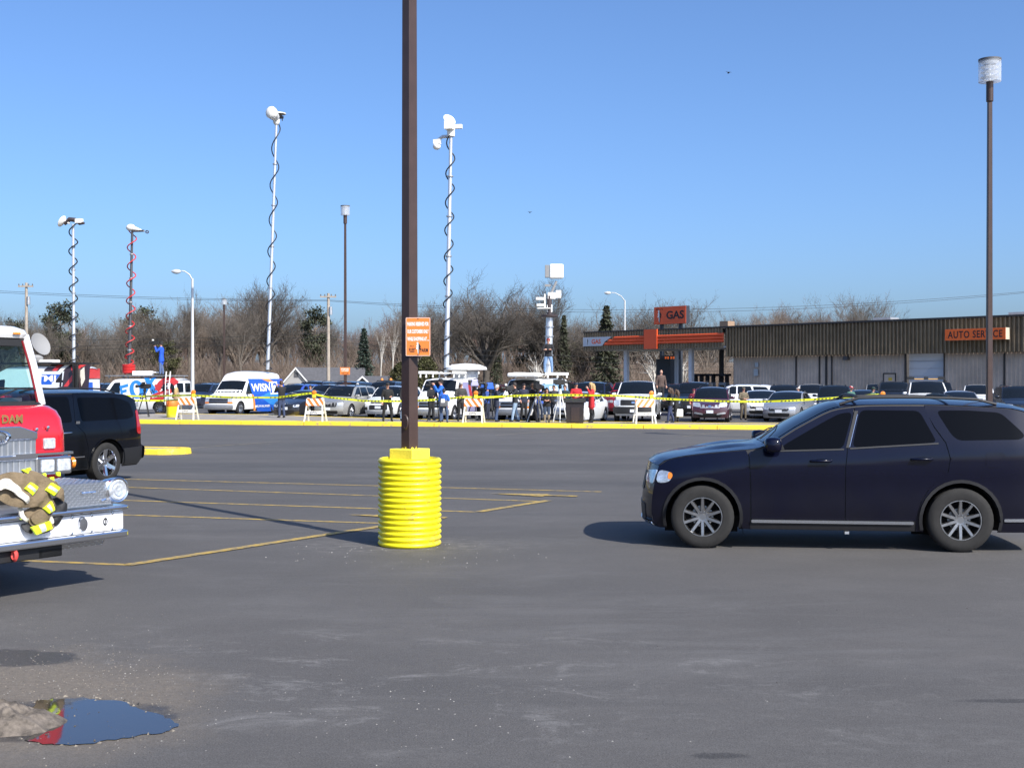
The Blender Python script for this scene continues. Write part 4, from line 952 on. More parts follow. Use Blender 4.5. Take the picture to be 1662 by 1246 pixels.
M('bark_dark', (.080, .068, .057), .95, noise_=(3, .3)); M('bark_grey', (.135, .115, .096), .95, noise_=(3, .3)); M('bark_brown', (.18, .142, .112), .95, noise_=(3, .3)); M('bark_red', (.175, .12, .098), .95, noise_=(3, .3)); M('bark_pale', (.50, .47, .42), .85, noise_=(4, .3))
def tree(i, loc, h, wid, rz, mat, label, name='bare_tree', group=None):
    t = thing(name, label, 'tree', loc, rz, group); t.scale = (wid, wid, h)
    for nm, me in zip(('trunk', 'crown'), TREES[i]):
        o = bpy.data.objects.new(nm, me); COL.objects.link(o); o.parent = t
        if not me.materials: me.materials.append(None)
        o.material_slots[0].link = 'OBJECT'; o.material_slots[0].material = MATS[mat]
    return t
rt = random.Random(21)
ytop = lin([(-120, 500), (0, 512), (60, 490), (130, 500), (180, 512), (240, 488), (330, 474), (430, 463), (500, 484), (560, 506), (620, 492), (680, 470), (740, 462), (860, 462), (930, 505), (1000, 492), (1060, 480), (1120, 496), (1200, 496), (1250, 474), (1330, 468), (1400, 476), (1430, 505)])
ZONE = ((60, 'left of the first silver mast'), (170, 'behind the first silver mast'), (260, 'behind the red coiled mast'), (340, 'behind the white street lamp'), (420, 'right of the distant brown lamp pole'), (500, 'behind the high roof van mast'), (570, 'behind the grey house'), (660, 'behind the spruce and birches'), (740, 'just right of the big lamp post'), (830, 'around the broad oak'), (930, 'behind the mast with white boxes'), (1050, 'behind the canopy logo'), (1130, 'behind the GAS sign'), (1240, 'above the left end of the store'), (1330, 'above the middle of the store roof'), (1500, 'above the store roof left of AUTO SERVICE'))
W_LABEL = ('bare brown tree in the wood behind the news vans', 'bare tree in the wood between the masts and the gas canopy', 'bare tree showing above the roof of the store')
for row, (d0, d1, step, yo) in enumerate(((206, 222, 40, -10), (228, 246, 40, -2), (258, 290, 32, 20), (300, 340, 32, 28))):
    px = -110 + row * 13
    while px < 1425:
        x = px + rt.uniform(-9, 9); d = rt.uniform(d0, d1); zt = at(x, ytop(x) + yo + rt.uniform(-14, 26), d).z
        skip = (720 < x < 860 and row == 0) or (x > 1130 and row < 1) or (450 < x < 650 and row == 0)
        if not skip:
            h = max(zt, 7); g = 0 if x < 660 else (1 if x < 1130 else 2)
            tree(rt.choice((0, 1, 2, 3, 4, 5, 5) if row < 2 else (0, 1, 2, 3, 4)), (at(x, 0, d).x, d, 0), h, h * rt.uniform(.75, 1.1), rt.uniform(0, 6), rt.choice((('bark_dark', 'bark_grey', 'bark_grey'), ('bark_grey', 'bark_grey', 'bark_brown'), ('bark_brown', 'bark_grey', 'bark_red'), ('bark_brown', 'bark_red'))[row]), ('tall bare tree at the front of the wood ' if row == 0 else 'bare tree within the wood ' if row == 1 else 'bare tree at the back of the wood ') + next(t_ for x_, t_ in ZONE if x < x_), group=('bare trees behind the vans', 'bare trees beside the canopy', 'bare trees above the store roof')[g])
        px += step * rt.uniform(.8, 1.2)
p = at(790, 428, 196); tree(5, (p.x, p.y, 0), p.z, p.z * 1.05, 1.2, 'bark_dark', 'largest bare oak with broad spreading crown beside the lamp post', 'oak_tree')
p = at(880, 438, 206); tree(0, (p.x, p.y, 0), p.z, p.z * .95, 2.6, 'bark_dark', 'tall bare tree right of the broad oak behind the white mast', 'bare_tree')
for px, yt, lb in ((872, 566, 'small pale branching tree behind the man standing on the van'), (1062, 560, 'small pale tree under the left half of the gas canopy'), (1108, 566, 'small pale tree under the right half of the gas canopy')):
    p = at(px, yt, 126); tree(6, (p.x, p.y, 0), p.z, p.z * .9, px, 'bark_pale', lb, 'pale_tree')
for px, lb in ((618, 'slim white birch trunk right of the spruce'), (637, 'second white birch right of the spruce, nearer the lamp post')):
    p = at(px, 520, 190); tree(7, (p.x, p.y, 0), p.z, p.z * .7, px, 'bark_pale', lb, 'birch_tree')
# underbrush: one tangled mass of stems under the trees
sg = []; rb_ = random.Random(5)
for k in range(42000):
    x = rb_.uniform(-150, 1190); d = rb_.uniform(200, 300); p = at(x, 0, d); h = rb_.uniform(1.2, 7.5) * rb_.uniform(.4, 1.15); dx, dy = rb_.uniform(-.8, .8) * h, rb_.uniform(-.5, .5) * h
    sg.append((p.x, d, 0, p.x + dx, d + dy, h, rb_.uniform(.02, .05), .008)); 
    for j in range(3):
        t = rb_.uniform(.3, .8); q = (p.x + dx * t, d + dy * t, h * t); sg.append((*q, q[0] + rb_.uniform(-.9, .9), q[1] + rb_.uniform(-.6, .6), q[2] + rb_.uniform(-.3, 1.2), .018, .006))
br_ = link('underbrush', np_mesh('underbrush', [prisms(sg, 3)]), M('brush', (.165, .125, .098), .95, noise_=(.15, .35))); tag(br_, 'dense tangle of leafless brown underbrush along the woods', 'brush', kind='stuff')
# wooded rise that closes the view between the trunks
M('leaf_litter', (.20, .155, .115), .95, noise_=(.25, .35)); hl_ = MB()
hl_.grid(60, 4, lambda a, c: (-260 + 520 * a, 300 + 90 * c, (6.5 + 2.2 * noise.noise(Vector((a * 14, 3, 0)))) * min(1, c * 1.6) * min(1, (1 - a) * 4) - .05)); tag(hl_.build('hills', MATS['leaf_litter'], smooth=60), kind='structure')
# evergreens
def leaf_quads(cs, size, rg, flat=.4):
    V = []; F = []
    for c in cs:
        a = rg.uniform(0, 6.28); e = rg.uniform(-flat, flat); s_ = size * rg.uniform(.6, 1.3)
        u = (math.cos(a) * s_, math.sin(a) * s_, e * s_); v = (-math.sin(a) * s_ * .5, math.cos(a) * s_ * .5, rg.uniform(-.5, .5) * s_); b = len(V)
        V += [tuple(c[i] - u[i] * .5 - v[i] * .5 for i in range(3)), tuple(c[i] + u[i] * .5 - v[i] * .5 for i in range(3)), tuple(c[i] + u[i] * .5 + v[i] * .5 for i in range(3)), tuple(c[i] - u[i] * .5 + v[i] * .5 for i in range(3))]; F.append((b, b + 1, b + 2, b + 3))
    return np.array(V), np.array(F)
def conifer(seed, kind):
    rg = random.Random(seed); cs = []; br = []
    if kind == 'spruce':
        for i in range(46):
            z = .06 + .92 * i / 46; rad = .27 * (1 - z) ** .85 + .012; n_ = 9
            for k in range(n_):
                a = rg.uniform(0, 6.283); L_ = rad * rg.uniform(.7, 1.12); br.append((0, 0, z, math.cos(a) * L_, math.sin(a) * L_, z - L_ * .35, .003, .001))
                for j in range(15): t = rg.uniform(.15, 1) ; cs.append((math.cos(a) * L_ * t + rg.uniform(-.012, .012), math.sin(a) * L_ * t + rg.uniform(-.012, .012), z - L_ * .35 * t + rg.uniform(-.018, .010)))
        q = leaf_quads(cs, .030, rg, .7)
    elif kind == 'pine':
        for i in range(34):
            z = rg.uniform(.32, .98); rad = .26 * math.sin(math.pi * min(1, (1.06 - z) / .85)) ** .8 * rg.uniform(.4, 1.1); a = rg.uniform(0, 6.283); c0_ = (math.cos(a) * rad, math.sin(a) * rad, z); br.append((0, 0, z - rad * .5, *c0_, .007, .002))
            for j in range(150): cs.append(tuple(c0_[m_] + rg.gauss(0, (.055, .055, .028)[m_]) for m_ in range(3)))
        q = leaf_quads(cs, .026, rg, .9)
    else:
        for j in range(6500):
            z = rg.random(); rad = .34 * (1 - z ** 2.2) ** .6 * math.sqrt(rg.uniform(.35, 1)) * (1 + .2 * math.sin(z * 17 + j % 5)); a = rg.uniform(0, 6.283); cs.append((math.cos(a) * rad, math.sin(a) * rad, z))
        q = leaf_quads(cs, .034, rg, 1.2); br.append((0, 0, .1, 0, 0, .9, .01, .004))
    return np_mesh('trunk', [prisms([(0, 0, 0, 0, 0, .97, .014, .003)], 7)]), np_mesh('crown', [q, prisms(br, 4)] if False else [q]), np_mesh('branches', [prisms(br, 4)])
CON = {k: conifer(i + 3, k) for i, k in enumerate(('spruce', 'pine', 'cedar'))}
M('needle_blue', (.040, .062, .044), .8, noise_=(2, .4)); M('needle_green', (.055, .062, .034), .85, noise_=(2, .4)); M('needle_olive', (.085, .085, .030), .85, noise_=(2, .4))
def evergreen(kind, px, yt, d, wid, mat, name, label):
    p = at(px, yt, d); t = thing(name, label, 'tree', (p.x, p.y, 0), px); t.scale = (p.z * wid, p.z * wid, p.z)
    for nm, me, mt in zip(('trunk', 'crown', 'branches'), CON[kind], ('bark_brown', mat, 'bark_brown')):
        o = bpy.data.objects.new(nm, me); COL.objects.link(o); o.parent = t
        if not me.materials: me.materials.append(None)
        o.material_slots[0].link = 'OBJECT'; o.material_slots[0].material = MATS[mt]
evergreen('spruce', 591, 530, 184, .85, 'needle_blue', 'spruce_tree', 'pointed dark spruce rising behind the low grey house')
evergreen('spruce', 984, 492, 200, .85, 'needle_green', 'spruce_tree', 'green spruce behind the left end of the canopy')
evergreen('spruce', 915, 508, 204, .6, 'needle_green', 'spruce_tree', 'narrow spruce just right of the mast with white camera boxes')
evergreen('spruce', 806, 525, 196, .5, 'needle_green', 'spruce_tree', 'narrow dark evergreen right of the coiled mast')
evergreen('pine', 98, 492, 226, .75, 'needle_green', 'pine_tree', 'dark pine left of the leftmost silver mast')
evergreen('pine', 26, 520, 230, .8, 'needle_green', 'pine_tree', 'small dark pine at the far left beside the utility pole')
evergreen('pine', 232, 500, 232, .9, 'needle_green', 'pine_tree', 'broad dark pine behind the mast with red coiled cable')
evergreen('pine', 268, 556, 205, 1.1, 'needle_olive', 'pine_tree', 'low olive evergreen behind the cameraman on the van roof')
evergreen('pine', 512, 500, 228, .7, 'needle_green', 'pine_tree', 'dark pine left of the wooden pole and spruce')
evergreen('pine', 862, 552, 212, 1.1, 'needle_green', 'pine_tree', 'dark low pine behind the man standing on the van')
evergreen('pine', 930, 556, 212, 1.1, 'needle_olive', 'pine_tree', 'olive low pine left of the canopy logo panel')
evergreen('cedar', 692, 575, 150, 1.0, 'needle_olive', 'cedar_bush', 'rounded olive cedar bush just right of the lamp post')
evergreen('cedar', 650, 588, 152, 1.2, 'needle_olive', 'cedar_bush', 'olive cedar bush just left of the lamp post')
# ---------------------------------------------------------------- navy SUV in the foreground
M('navy_paint', (.0011, .0016, .0105), .25, coat=.50, noise_=(6, .1), dirt=((.012, .011, .011), .20, 1.0, .40), spec=.15)
M('dusty_trim', (.009, .0087, .010), .6, noise_=(7, .25)); M('sill_chrome', (.62, .65, .70), .22, .9)
M('headlight_glass', (.40, .46, .55), .10, .4, 1, noise_=(14, .5))
du = dict(W=.965, sill=.24, roof_z=1.825,
    T=[(-2.42, 1.70), (-2.1, 1.78), (-1.0, 1.825), (-.45, 1.82), (-.13, 1.775), (.32, 1.56), (.76, 1.295), (.83, 1.272), (1.12, 1.24), (1.69, 1.165), (1.98, 1.09), (2.05, 1.03)],
    drop=[(-2.4, .06), (-.3, .065), (.0, .05), (.72, .035), (.95, .05), (2.06, .03)],
    belt=[(-2.4, 1.34), (-1.2, 1.30), (-.2, 1.225), (.9, 1.18), (1.15, 1.14), (2.1, .94)],
    front=[(.24, 2.04), (.30, 2.12), (.45, 2.14), (.62, 2.13), (.80, 2.10), (1.0, 2.05)], rear=[(.24, -2.52), (.5, -2.60), (.75, -2.59), (1.3, -2.52), (1.66, -2.42)],
    plan=[(-2.6, .87), (-2.1, .965), (-1.4, .995), (0, 1), (1.2, .99), (1.7, .965), (2.0, .925), (2.2, .87)],
    bow=[(-.6, 0), (-.1, .03), (.75, .06), (1.3, 0)], bowf=.13, bowr=.06, tum=.30, roll=.12,
    sec=[(0, .93), (.10, .955), (.30, .982), (.52, .99), (.70, 1.0), (.84, .998), (1, .965)],
    axles=(1.52, -1.52), arch=.455, wr=.385, tw=.265, rim=.240, style=ST10, cuts=(-2.42, -.17, .77, 2.05), liner=.012, glass_side=[], rear_glass=rpoly(-.58, 1.32, .58, 1.60, .06), hood_scoop=True, mirror_scale=1.4, ws='tint_glass',
    mirror=(.64, 1.215), mirror_mat='paint', rails=(-2.0, -.15), tyre='tyre_dusty', rim_mat='alloy_dirty',
    nose=[('headlight', round_poly([(.85, .78), (.85, .955), (.50, .925), (.53, .80)], .03), 'headlight_glass', .012), ('grille', rpoly(-.48, .68, .48, .91, .05), 'black_trim', .01), ('lower_intake', rpoly(-.62, .32, .62, .52, .05), 'black_trim', .01), ('front_lip', rpoly(-.83, .265, .83, .31, .015), 'sill_chrome', .025)],
    tail=[('tail_light', rpoly(.3, .95, .82, 1.15, .03), 'red_lens', .015), ('license_plate', [(-.16, .75), (.16, .75), (.16, .9), (-.16, .9)], 'plate', .012)])
D, dsh = car(du, 'suv', 'dark navy SUV with roof rails and tinted windows in the foreground', 'SUV', (3.945, 15.76, 0), math.atan2(.12, -.992), None, 'navy_paint', fine=True)
NP = MATS['navy_paint']
def dtop(x0, x1, n, inset): return [(x0 + (x1 - x0) * i / n, dsh.e(x0 + (x1 - x0) * i / n) - inset) for i in range(n + 1)]
def arc(xa, r_, a0, a1, n=16, zc=.385): return [(xa + r_ * math.cos(R(a0 + (a1 - a0) * i / n)), zc + r_ * math.sin(R(a0 + (a1 - a0) * i / n))) for i in range(n + 1)]
aB = math.degrees(math.asin((.24 - .385) / .455))
fender = [(.95, .24)] + [(.95, .8), (.965, 1.1), (.985, 1.17)] + dtop(1.0, 2.045, 10, .004) + [(dsh.fr(z), z) for z in (1.0, .8, .62, .45, .30, .24)] + arc(1.52, .455, aB, 180 - aB)
fdoor = [(.935, .37), (.94, .8), (.955, 1.1), (.97, 1.16)] + dtop(.94, -.30, 14, .022) + [(-.20, 1.25), (-.17, 1.0), (-.17, .37)]
rdoor = [(-.18, .37), (-.18, 1.0), (-.21, 1.25), (-.31, 1.65)] + dtop(-.31, -1.12, 5, .022) + [(-1.22, 1.48), (-1.34, 1.30), (-1.385, 1.12), (-1.36, .96), (-1.26, .86), (-1.14, .75), (-1.06, .62), (-1.02, .48), (-1.0, .37)]
quart = [(-1.01, .24), (-1.01, .37), (-1.03, .48), (-1.07, .62), (-1.15, .755), (-1.27, .87), (-1.37, .965), (-1.395, 1.12), (-1.35, 1.31), (-1.23, 1.49), (-1.13, 1.69)] + dtop(-1.13, -2.41, 10, .012) + [(dsh.re(z), z) for z in (1.5, 1.3, 1.0, .75, .5, .3, .24)] + arc(-1.52, .455, 180 - aB, aB)
# keep the quarter's arch clear of its forward lip
win_f = smooth_poly([(.58, 1.207), (-.15, 1.232), (-.28, 1.665), (-.13, 1.65), (.06, 1.55), (.32, 1.40), (.55, 1.265)], 1)
win_r = smooth_poly([(-.26, 1.245), (-1.24, 1.312), (-1.20, 1.40), (-1.06, 1.685), (-.37, 1.69)], 1)
win_q = smooth_poly([(-1.255, 1.69), (-1.62, 1.69), (-2.0, 1.665), (-2.15, 1.52), (-2.27, 1.40), (-2.22, 1.35), (-1.50, 1.335), (-1.42, 1.40)], 1)
for sg in (1, -1):
    fs = dsh.side(sg)
    def pnl(nm, poly, mat, off, par, thick=.012, st=.06, smooth=35):
        g = MB(); panel(g, poly, lambda u, v, o=0: fs(u, v, o + off), st, st, thick); return g.build(nm, MATS[mat], par, smooth)
    fe = pnl('front_fender', fender, 'navy_paint', 0, D); d1 = pnl('front_door', fdoor, 'navy_paint', .001, D); d2 = pnl('rear_door', rdoor, 'navy_paint', .001, D); qp = pnl('rear_quarter', quart, 'navy_paint', 0, D)
    pnl('window', win_f, 'tint_glass', .005, d1, .004); pnl('window', win_r, 'tint_glass', .005, d2, .004); pnl('window', win_q, 'tint_glass', .004, qp, .004)
    # bright strip on the pillar and belt mouldings
    pnl('pillar_trim', [(-.185, 1.24), (-.225, 1.24), (-.345, 1.68), (-.305, 1.68)], 'black_matte', .007, d1, .004, .1)
    pnl('pillar_edge', [(-.224, 1.25), (-.230, 1.25), (-.338, 1.64), (-.332, 1.64)], 'chrome', .012, d1, .004, .1)
    pnl('belt_moulding', [(.60, 1.187), (.60, 1.205), (-.16, 1.230), (-.16, 1.212)], 'black_trim', .008, d1, .006, .15); pnl('belt_moulding', [(-.23, 1.222), (-.23, 1.240), (-1.26, 1.308), (-1.26, 1.29)], 'black_trim', .008, d2, .006, .15)
    pnl('rocker_panel', [(.945, .245), (.945, .355), (-.99, .355), (-.99, .245)], 'dusty_trim', .002, D, .012, .15)
    pnl('sill_strip', rpoly(-.975, .325, .935, .362, .014), 'sill_chrome', .022, D, .02, .2); pnl('bumper_strip', rpoly(-2.45, .37, -2.02, .405, .014), 'sill_chrome', .016, D, .016, .2)
    for xa in (1.52, -1.52): pnl('wheel_arch_trim', arch_ring(xa, .385, .448, .486, .26), 'dusty_trim', .016, D, .05, .09)
    for par, x0, z in ((d1, .115, 1.075), (d2, -1.06, 1.105)):
        h = MB(); y = dsh.y(x0, z)
        h.tube([(x0 + .12, sg * (y + .002), z), (x0 + .10, sg * (y + .04), z + .004), (x0 - .10, sg * (y + .042), z + .008), (x0 - .12, sg * (y + .002), z + .008)], [.016, .017, .017, .016], 8); h.build('door_handle', NP, par, 60)
        c = MB(); c.lathe([(.055, .002), (.05, -.006), (0, -.008)], 14, Matrix.Translation((x0, sg * (y + .002), z)) @ Matrix.Rotation(R(-90 * sg), 4, 'X') @ Matrix.Diagonal((1.4, .6, 1, 1))); c.build('handle_cup', MATS['black_trim'], par)
    # amber corner of the lamp wrapping round the fender
    hl = pnl('headlight', smooth_poly([(2.09, .79), (2.055, .955), (1.91, .93), (1.88, .885), (1.93, .80)], 1), 'headlight_glass', .008, D, .01, .05)
    pnl('turn_signal', smooth_poly([(1.945, .845), (1.935, .928), (1.895, .92), (1.88, .885), (1.905, .84)], 1), 'amber', .0125, hl, .006, .05)
    if sg > 0: pnl('fuel_door', rpoly(-2.02, 1.02, -1.80, 1.20, .04), 'navy_paint', .004, qp, .006)
    mt = MB(); mt.box((.60, sg * (dsh.y(.6, 1.21) + .008), 1.24), (.12, .012, .06), taper=.6); mt.build('mirror_sail', MATS['black_trim'], d1)
rb = MB()
for x in (-.35, -1.45):
    rb.tube([(x, -.60, 1.85), (x, -.3, 1.865), (x, .3, 1.865), (x, .60, 1.85)], .02, 6)
rb.build('roof_crossbars', MATS['black_trim'], D, 50)
wp_ = MB(); wp_.tube([(.80, .55, 1.325), (.60, .2, 1.44), (.54, -.1, 1.47)], .008, 5); wp_.tube([(.82, -.05, 1.34), (.62, -.35, 1.42), (.56, -.6, 1.42)], .008, 5); wp_.build('wiper', MATS['black_trim'], D)
fl = MB(); fl.box((-.2, .86, .215), (.05, .10, .03)); fl.build('underbody_bracket', MATS['galv'], D)
mf = MB()
for sg in (1, -1): mf.add([(1.06, sg * .74, .33), (1.06, sg * .93, .33), (1.02, sg * .93, .16), (1.02, sg * .74, .16)], [(0, 1, 2, 3)])
mf.build('mud_flap', MATS['black_trim'], D)
# ---------------------------------------------------------------- black long SUV half hidden by the fire engine
M('black_paint', (.0016, .0019, .0042), .22, coat=.35, spec=.2, dirt=((.012, .017, .016), .25, .8, .3))
su = dict(W=1.0, sill=.30, roof_z=1.86, T=[(-2.62, 1.70), (-2.3, 1.81), (-1.2, 1.86), (.2, 1.855), (.55, 1.80), (1.42, 1.22), (1.52, 1.19), (2.3, 1.12), (2.55, 1.02)],
    drop=[(-2.6, .07), (.5, .075), (1.4, .04), (2.5, .04)], belt=[(-2.6, 1.20), (0, 1.19), (1.4, 1.12), (2.5, .9)], front=[(.3, 2.52), (.5, 2.60), (.7, 2.58), (.98, 2.55)], rear=[(.30, -2.58), (.42, -2.74), (.66, -2.77), (.72, -2.70), (1.2, -2.68), (1.6, -2.63)],
    plan=[(-2.8, .88), (-2.5, .955), (-2.0, .99), (0, 1), (1.9, .98), (2.6, .88)], bow=[(.1, 0), (.5, .04), (1.4, .12), (1.9, 0)], bowf=.14, bowr=.06, tum=.22, roll=.14,
    axles=(1.65, -1.65), arch=.47, wr=.40, tw=.275, rim=.27, style=ST6, cuts=(-2.6, .52, 1.43, 2.55), liner=.012, glass_side=[], rear_glass=rpoly(-.62, 1.22, .62, 1.68, .08), mirror=(1.12, 1.2), mirror_mat='paint', rails=(-2.2, .3), rim_mat='chrome', glass='tint_glass', tyre='tyre_dusty',
    nose=std_nose(.92, .68, .98, .78, 1.0), tail=[('rear_bumper', rpoly(-.93, .42, .93, .70, .06), 'black_paint', .02)])
Bk, bsh = car(su, 'suv', 'long black SUV with chrome wheels half hidden behind the fire engine', 'SUV', (-9.58, 23.31, 0), math.atan2(-.914, -.407), None, 'black_paint', fine=True)
def btop(x0, x1, n, inset): return [(x0 + (x1 - x0) * i / n, bsh.e(x0 + (x1 - x0) * i / n) - inset) for i in range(n + 1)]
ab = math.degrees(math.asin((.30 - .40) / .47))
def barc(xa, a0, a1, n=16): return [(xa + .47 * math.cos(R(a0 + (a1 - a0) * i / n)), .40 + .47 * math.sin(R(a0 + (a1 - a0) * i / n))) for i in range(n + 1)]
for sg in (1, -1):
    fs = bsh.side(sg)
    def pnl(nm, poly, mat, off, par, thick=.012, st=.08, smooth=35):
        g = MB(); panel(g, poly, lambda u, v, o=0: fs(u, v, o + off), st, st, thick); return g.build(nm, MATS[mat], par, smooth)
    q = pnl('rear_quarter', [(-1.18, .30), (-1.10, .5), (-1.10, .75), (-1.02, 1.0), (-.80, 1.2), (-.86, 1.77)] + btop(-.87, -2.60, 10, .01) + [(bsh.re(z), z) for z in (1.6, 1.3, 1.0, .72, .66, .5, .36, .30)] + barc(-1.65, 180 - ab, ab), 'black_paint', 0, Bk)
    d2 = pnl('rear_door', [(.28, .33), (.28, 1.2), (.22, 1.77)] + btop(.21, -.85, 6, .02) + [(-.79, 1.2), (-1.01, 1.0), (-1.09, .75), (-1.09, .5), (-1.13, .33)], 'black_paint', 0, Bk)
    d1 = pnl('front_door', [(1.35, .33), (1.35, 1.12)] + btop(1.36, .24, 10, .02) + [(.29, 1.2), (.29, .33)], 'black_paint', 0, Bk)
    fe = pnl('front_fender', [(1.36, .30), (1.36, 1.12)] + btop(1.42, 2.54, 8, .005) + [(bsh.fr(z), z) for z in (.9, .7, .5, .3)] + barc(1.65, ab, 180 - ab)[:-3] + [(1.37, .78)], 'black_paint', 0, Bk)
    pnl('window', smooth_poly([(-.98, 1.24), (-.95, 1.70), (-2.05, 1.68), (-2.42, 1.58), (-2.50, 1.30), (-2.3, 1.25)], 1), 'tint_glass', .005, q, .004)
    pnl('window', smooth_poly([(.22, 1.23), (.16, 1.72), (-.72, 1.72), (-.72, 1.23)], 1), 'tint_glass', .005, d2, .004); pnl('window', smooth_poly([(1.14, 1.23), (.62, 1.68), (.30, 1.72), (.34, 1.23)], 1), 'tint_glass', .005, d1, .004)
    pnl('tail_light', smooth_poly([(-2.52, .95), (-2.69, .92), (-2.66, 1.42), (-2.58, 1.42), (-2.56, 1.2)], 1), 'red_lens', .012, Bk, .01); pnl('side_moulding', rpoly(-1.0, .545, .25, .57, .01), 'chrome', .012, Bk)
    pnl('fender_crease', arch_ring(-1.65, .40, .475, .50, .34), 'black_paint', .02, Bk, .02); pnl('lower_bumper', [(-2.08, .32), (-2.08, .66), (-2.74, .68), (-2.74, .44), (-2.58, .32)], 'black_trim', .012, Bk)
    h = MB(); y = bsh.y(-.45, 1.03); h.tube([(-.33, sg * y, 1.03), (-.36, sg * (y + .045), 1.032), (-.62, sg * (y + .045), 1.036), (-.65, sg * y, 1.036)], .018, 8); h.build('door_handle', MATS['chrome'], d2, 60)
    h = MB(); y = bsh.y(-.9, 1.24); h.box((-.86, sg * (y + .012), 1.22), (.10, .012, .05)); h.build('badge', MATS['chrome'], q)
# ---------------------------------------------------------------- fire engine
FO, FRZ = (-4.575, 11.30), math.atan2(-.57, .82)
M('fire_red', (.52, .012, .022), .22, coat=1, noise_=(3, .06)); M('fire_white', (.82, .81, .78), .25, coat=.8); M('diamond_plate', (.62, .62, .62), .33, 1); M('gold_leaf', (.30, .20, .07), .4, .6); M('bumper_white', (.72, .73, .76), .35, coat=.5, noise_=(6, .1))
M('turnout_tan', (.165, .122, .072), .92, noise_=(7, .22), bump=(45, .5)); M('reflect_yellow', (.70, .90, .02), .55, emit=.0); M('reflect_silver', (.60, .62, .62), .4, .3); M('lining_white', (.58, .55, .48), .9, bump=(30, .5)); M('hook_red', (.65, .07, .06), .45)
ws_glass = glass_mat('windshield_glass', (.60, .80, .80), 1)
FE = thing('fire_engine', 'red fire engine with white cab roof and chrome bumper at left edge', 'fire engine', (*FO, 0), FRZ)
def fx(px, py, xp): return hit(px, py, FO, FRZ, xp=xp)              # (y, z) on the plane x = xp of the engine
def row(z, xf, hw, rc, xb=-2.2, n=8):
    P = [(xb, hw, z)]
    for i in range(n + 1): a = R(90 * (1 - i / n)); P.append((xf - rc + rc * math.cos(a), hw - rc + rc * math.sin(a), z))
    P += [(xf + .02 * (1 - abs(y / (hw - rc)) ** 2), y, z) for y in [(hw - rc) * k for k in (.6, .2, -.2, -.6)]]
    for i in range(n + 1): a = R(-90 * i / n); P.append((xf - rc + rc * math.cos(a), -hw + rc + rc * math.sin(a), z))
    return P + [(xb, -hw, z)]
def shell(rows, name, mat, smooth=50, par=FE):
    mb = MB(); V = [p for r_ in rows for p in r_]; n = len(rows[0]); mb.add(V, [(i * n + j, i * n + j + 1, (i + 1) * n + j + 1, (i + 1) * n + j) for i in range(len(rows) - 1) for j in range(n - 1)])
    return mb.build(name, mat, par, smooth)
cabl = shell([row(.95, -.88, 1.16, .10), row(1.28, -.86, 1.20, .14), row(1.31, -.85, 1.21, .14), row(1.52, -.85, 1.21, .16), row(1.66, -.87, 1.21, .20), row(1.74, -.92, 1.20, .22), row(1.785, -.99, 1.17, .24), row(1.80, -1.04, 1.13, .22)], 'cab', MATS['fire_red'])
shell([row(1.795, -1.03, 1.12, .22), row(1.83, -1.06, 1.09, .2)], 'cowl', MATS['black_trim'])
shell([row(2.49, -1.20, 1.00, .17, -3.3), row(2.53, -1.18, 1.01, .17, -3.3), row(2.575, -1.20, 1.00, .18, -3.3), row(2.61, -1.27, .94, .2, -3.3), row(2.63, -1.5, .7, .2, -3.3), row(2.64, -2, .2, .05, -3.3)], 'cab_roof', MATS['fire_white'])
for sg in (1, -1):
    m = MB()
    m.tube([(-1.15, sg * 1.075, 1.80), (-1.22, sg * 1.03, 2.2), (-1.30, sg * .985, 2.52)], [.045, .042, .042], 8); ap = m.build('windshield_pillar', MATS['fire_white'], FE, 60)
    m = MB(); m.tube([(-1.10, sg * 1.0, 1.82), (-1.18, sg * .96, 2.2), (-1.24, sg * .915, 2.46)], .012, 6); m.build('window_gasket', M('gasket_red', (.22, .01, .014), .5), ap, 60)
    m = MB(); m.box((-2.30, sg * 1.07, 2.15), (.14, .06, .72)); m.build('door_pillar', M('cab_grey', (.10, .13, .14), .6), FE)
    m = MB(); m.box((-1.62, sg * 1.19, 1.35), (.78, .04, .82)); dr = bevel_obj(m.build('cab_door', MATS['fire_red'], FE), .02)
    m = MB(); m.add([(-1.24, sg * 1.105, 1.84), (-2.22, sg * 1.105, 1.84), (-2.22, sg * 1.02, 2.47), (-1.36, sg * 1.02, 2.47)], [(0, 1, 2, 3)]); m.build('door_window', ws_glass, dr)
    m = MB(); m.box((-1.85, sg * 1.23, 1.55), (.16, .04, .05)); m.build('door_handle', MATS['chrome'], dr)
    m = MB(); m.box((-1.02, sg * 1.34, 2.05), (.10, .22, .42)); m.tube([(-1.1, sg * 1.1, 1.85), (-1.02, sg * 1.3, 1.9)], .02, 6); m.tube([(-1.15, sg * 1.06, 2.4), (-1.02, sg * 1.3, 2.25)], .02, 6)
    if sg < 0: bevel_obj(m.build('mirror', MATS['chrome'], FE), .03)
    wheel(FE, -2.35, sg * 1.02, .52, .30, .29, (10, .05, .05, 0, -.06), sg, 'rubber', 'alloy')
# crew cab and pump body behind (out of the frame, but there)
m = MB(); m.box((-3.05, 0, 2.15), (1.3, 2.14, .72)); m.box((-3.2, 0, 1.45), (.9, 2.36, 1.0)); m.box((-2.3, 0, 1.62), (1.0, 2.36, .55)); bevel_obj(m.build('crew_cab', MATS['fire_red'], FE), .03)
m = MB(); m.box((-6.6, 0, 1.75), (5.6, 2.42, 2.0)); bevel_obj(m.build('pump_body', MATS['fire_red'], FE), .04)
m = MB(); m.box((-5, 0, .75), (8, .9, .3)); m.box((-1.6, 0, .85), (1.4, 2.0, .2)); m.build('chassis', MATS['black_trim'], FE)
for sg in (1, -1): wheel(FE, -7.2, sg * 1.02, .52, .30, .29, (10, .05, .05, 0, -.06), sg, 'rubber', 'alloy')
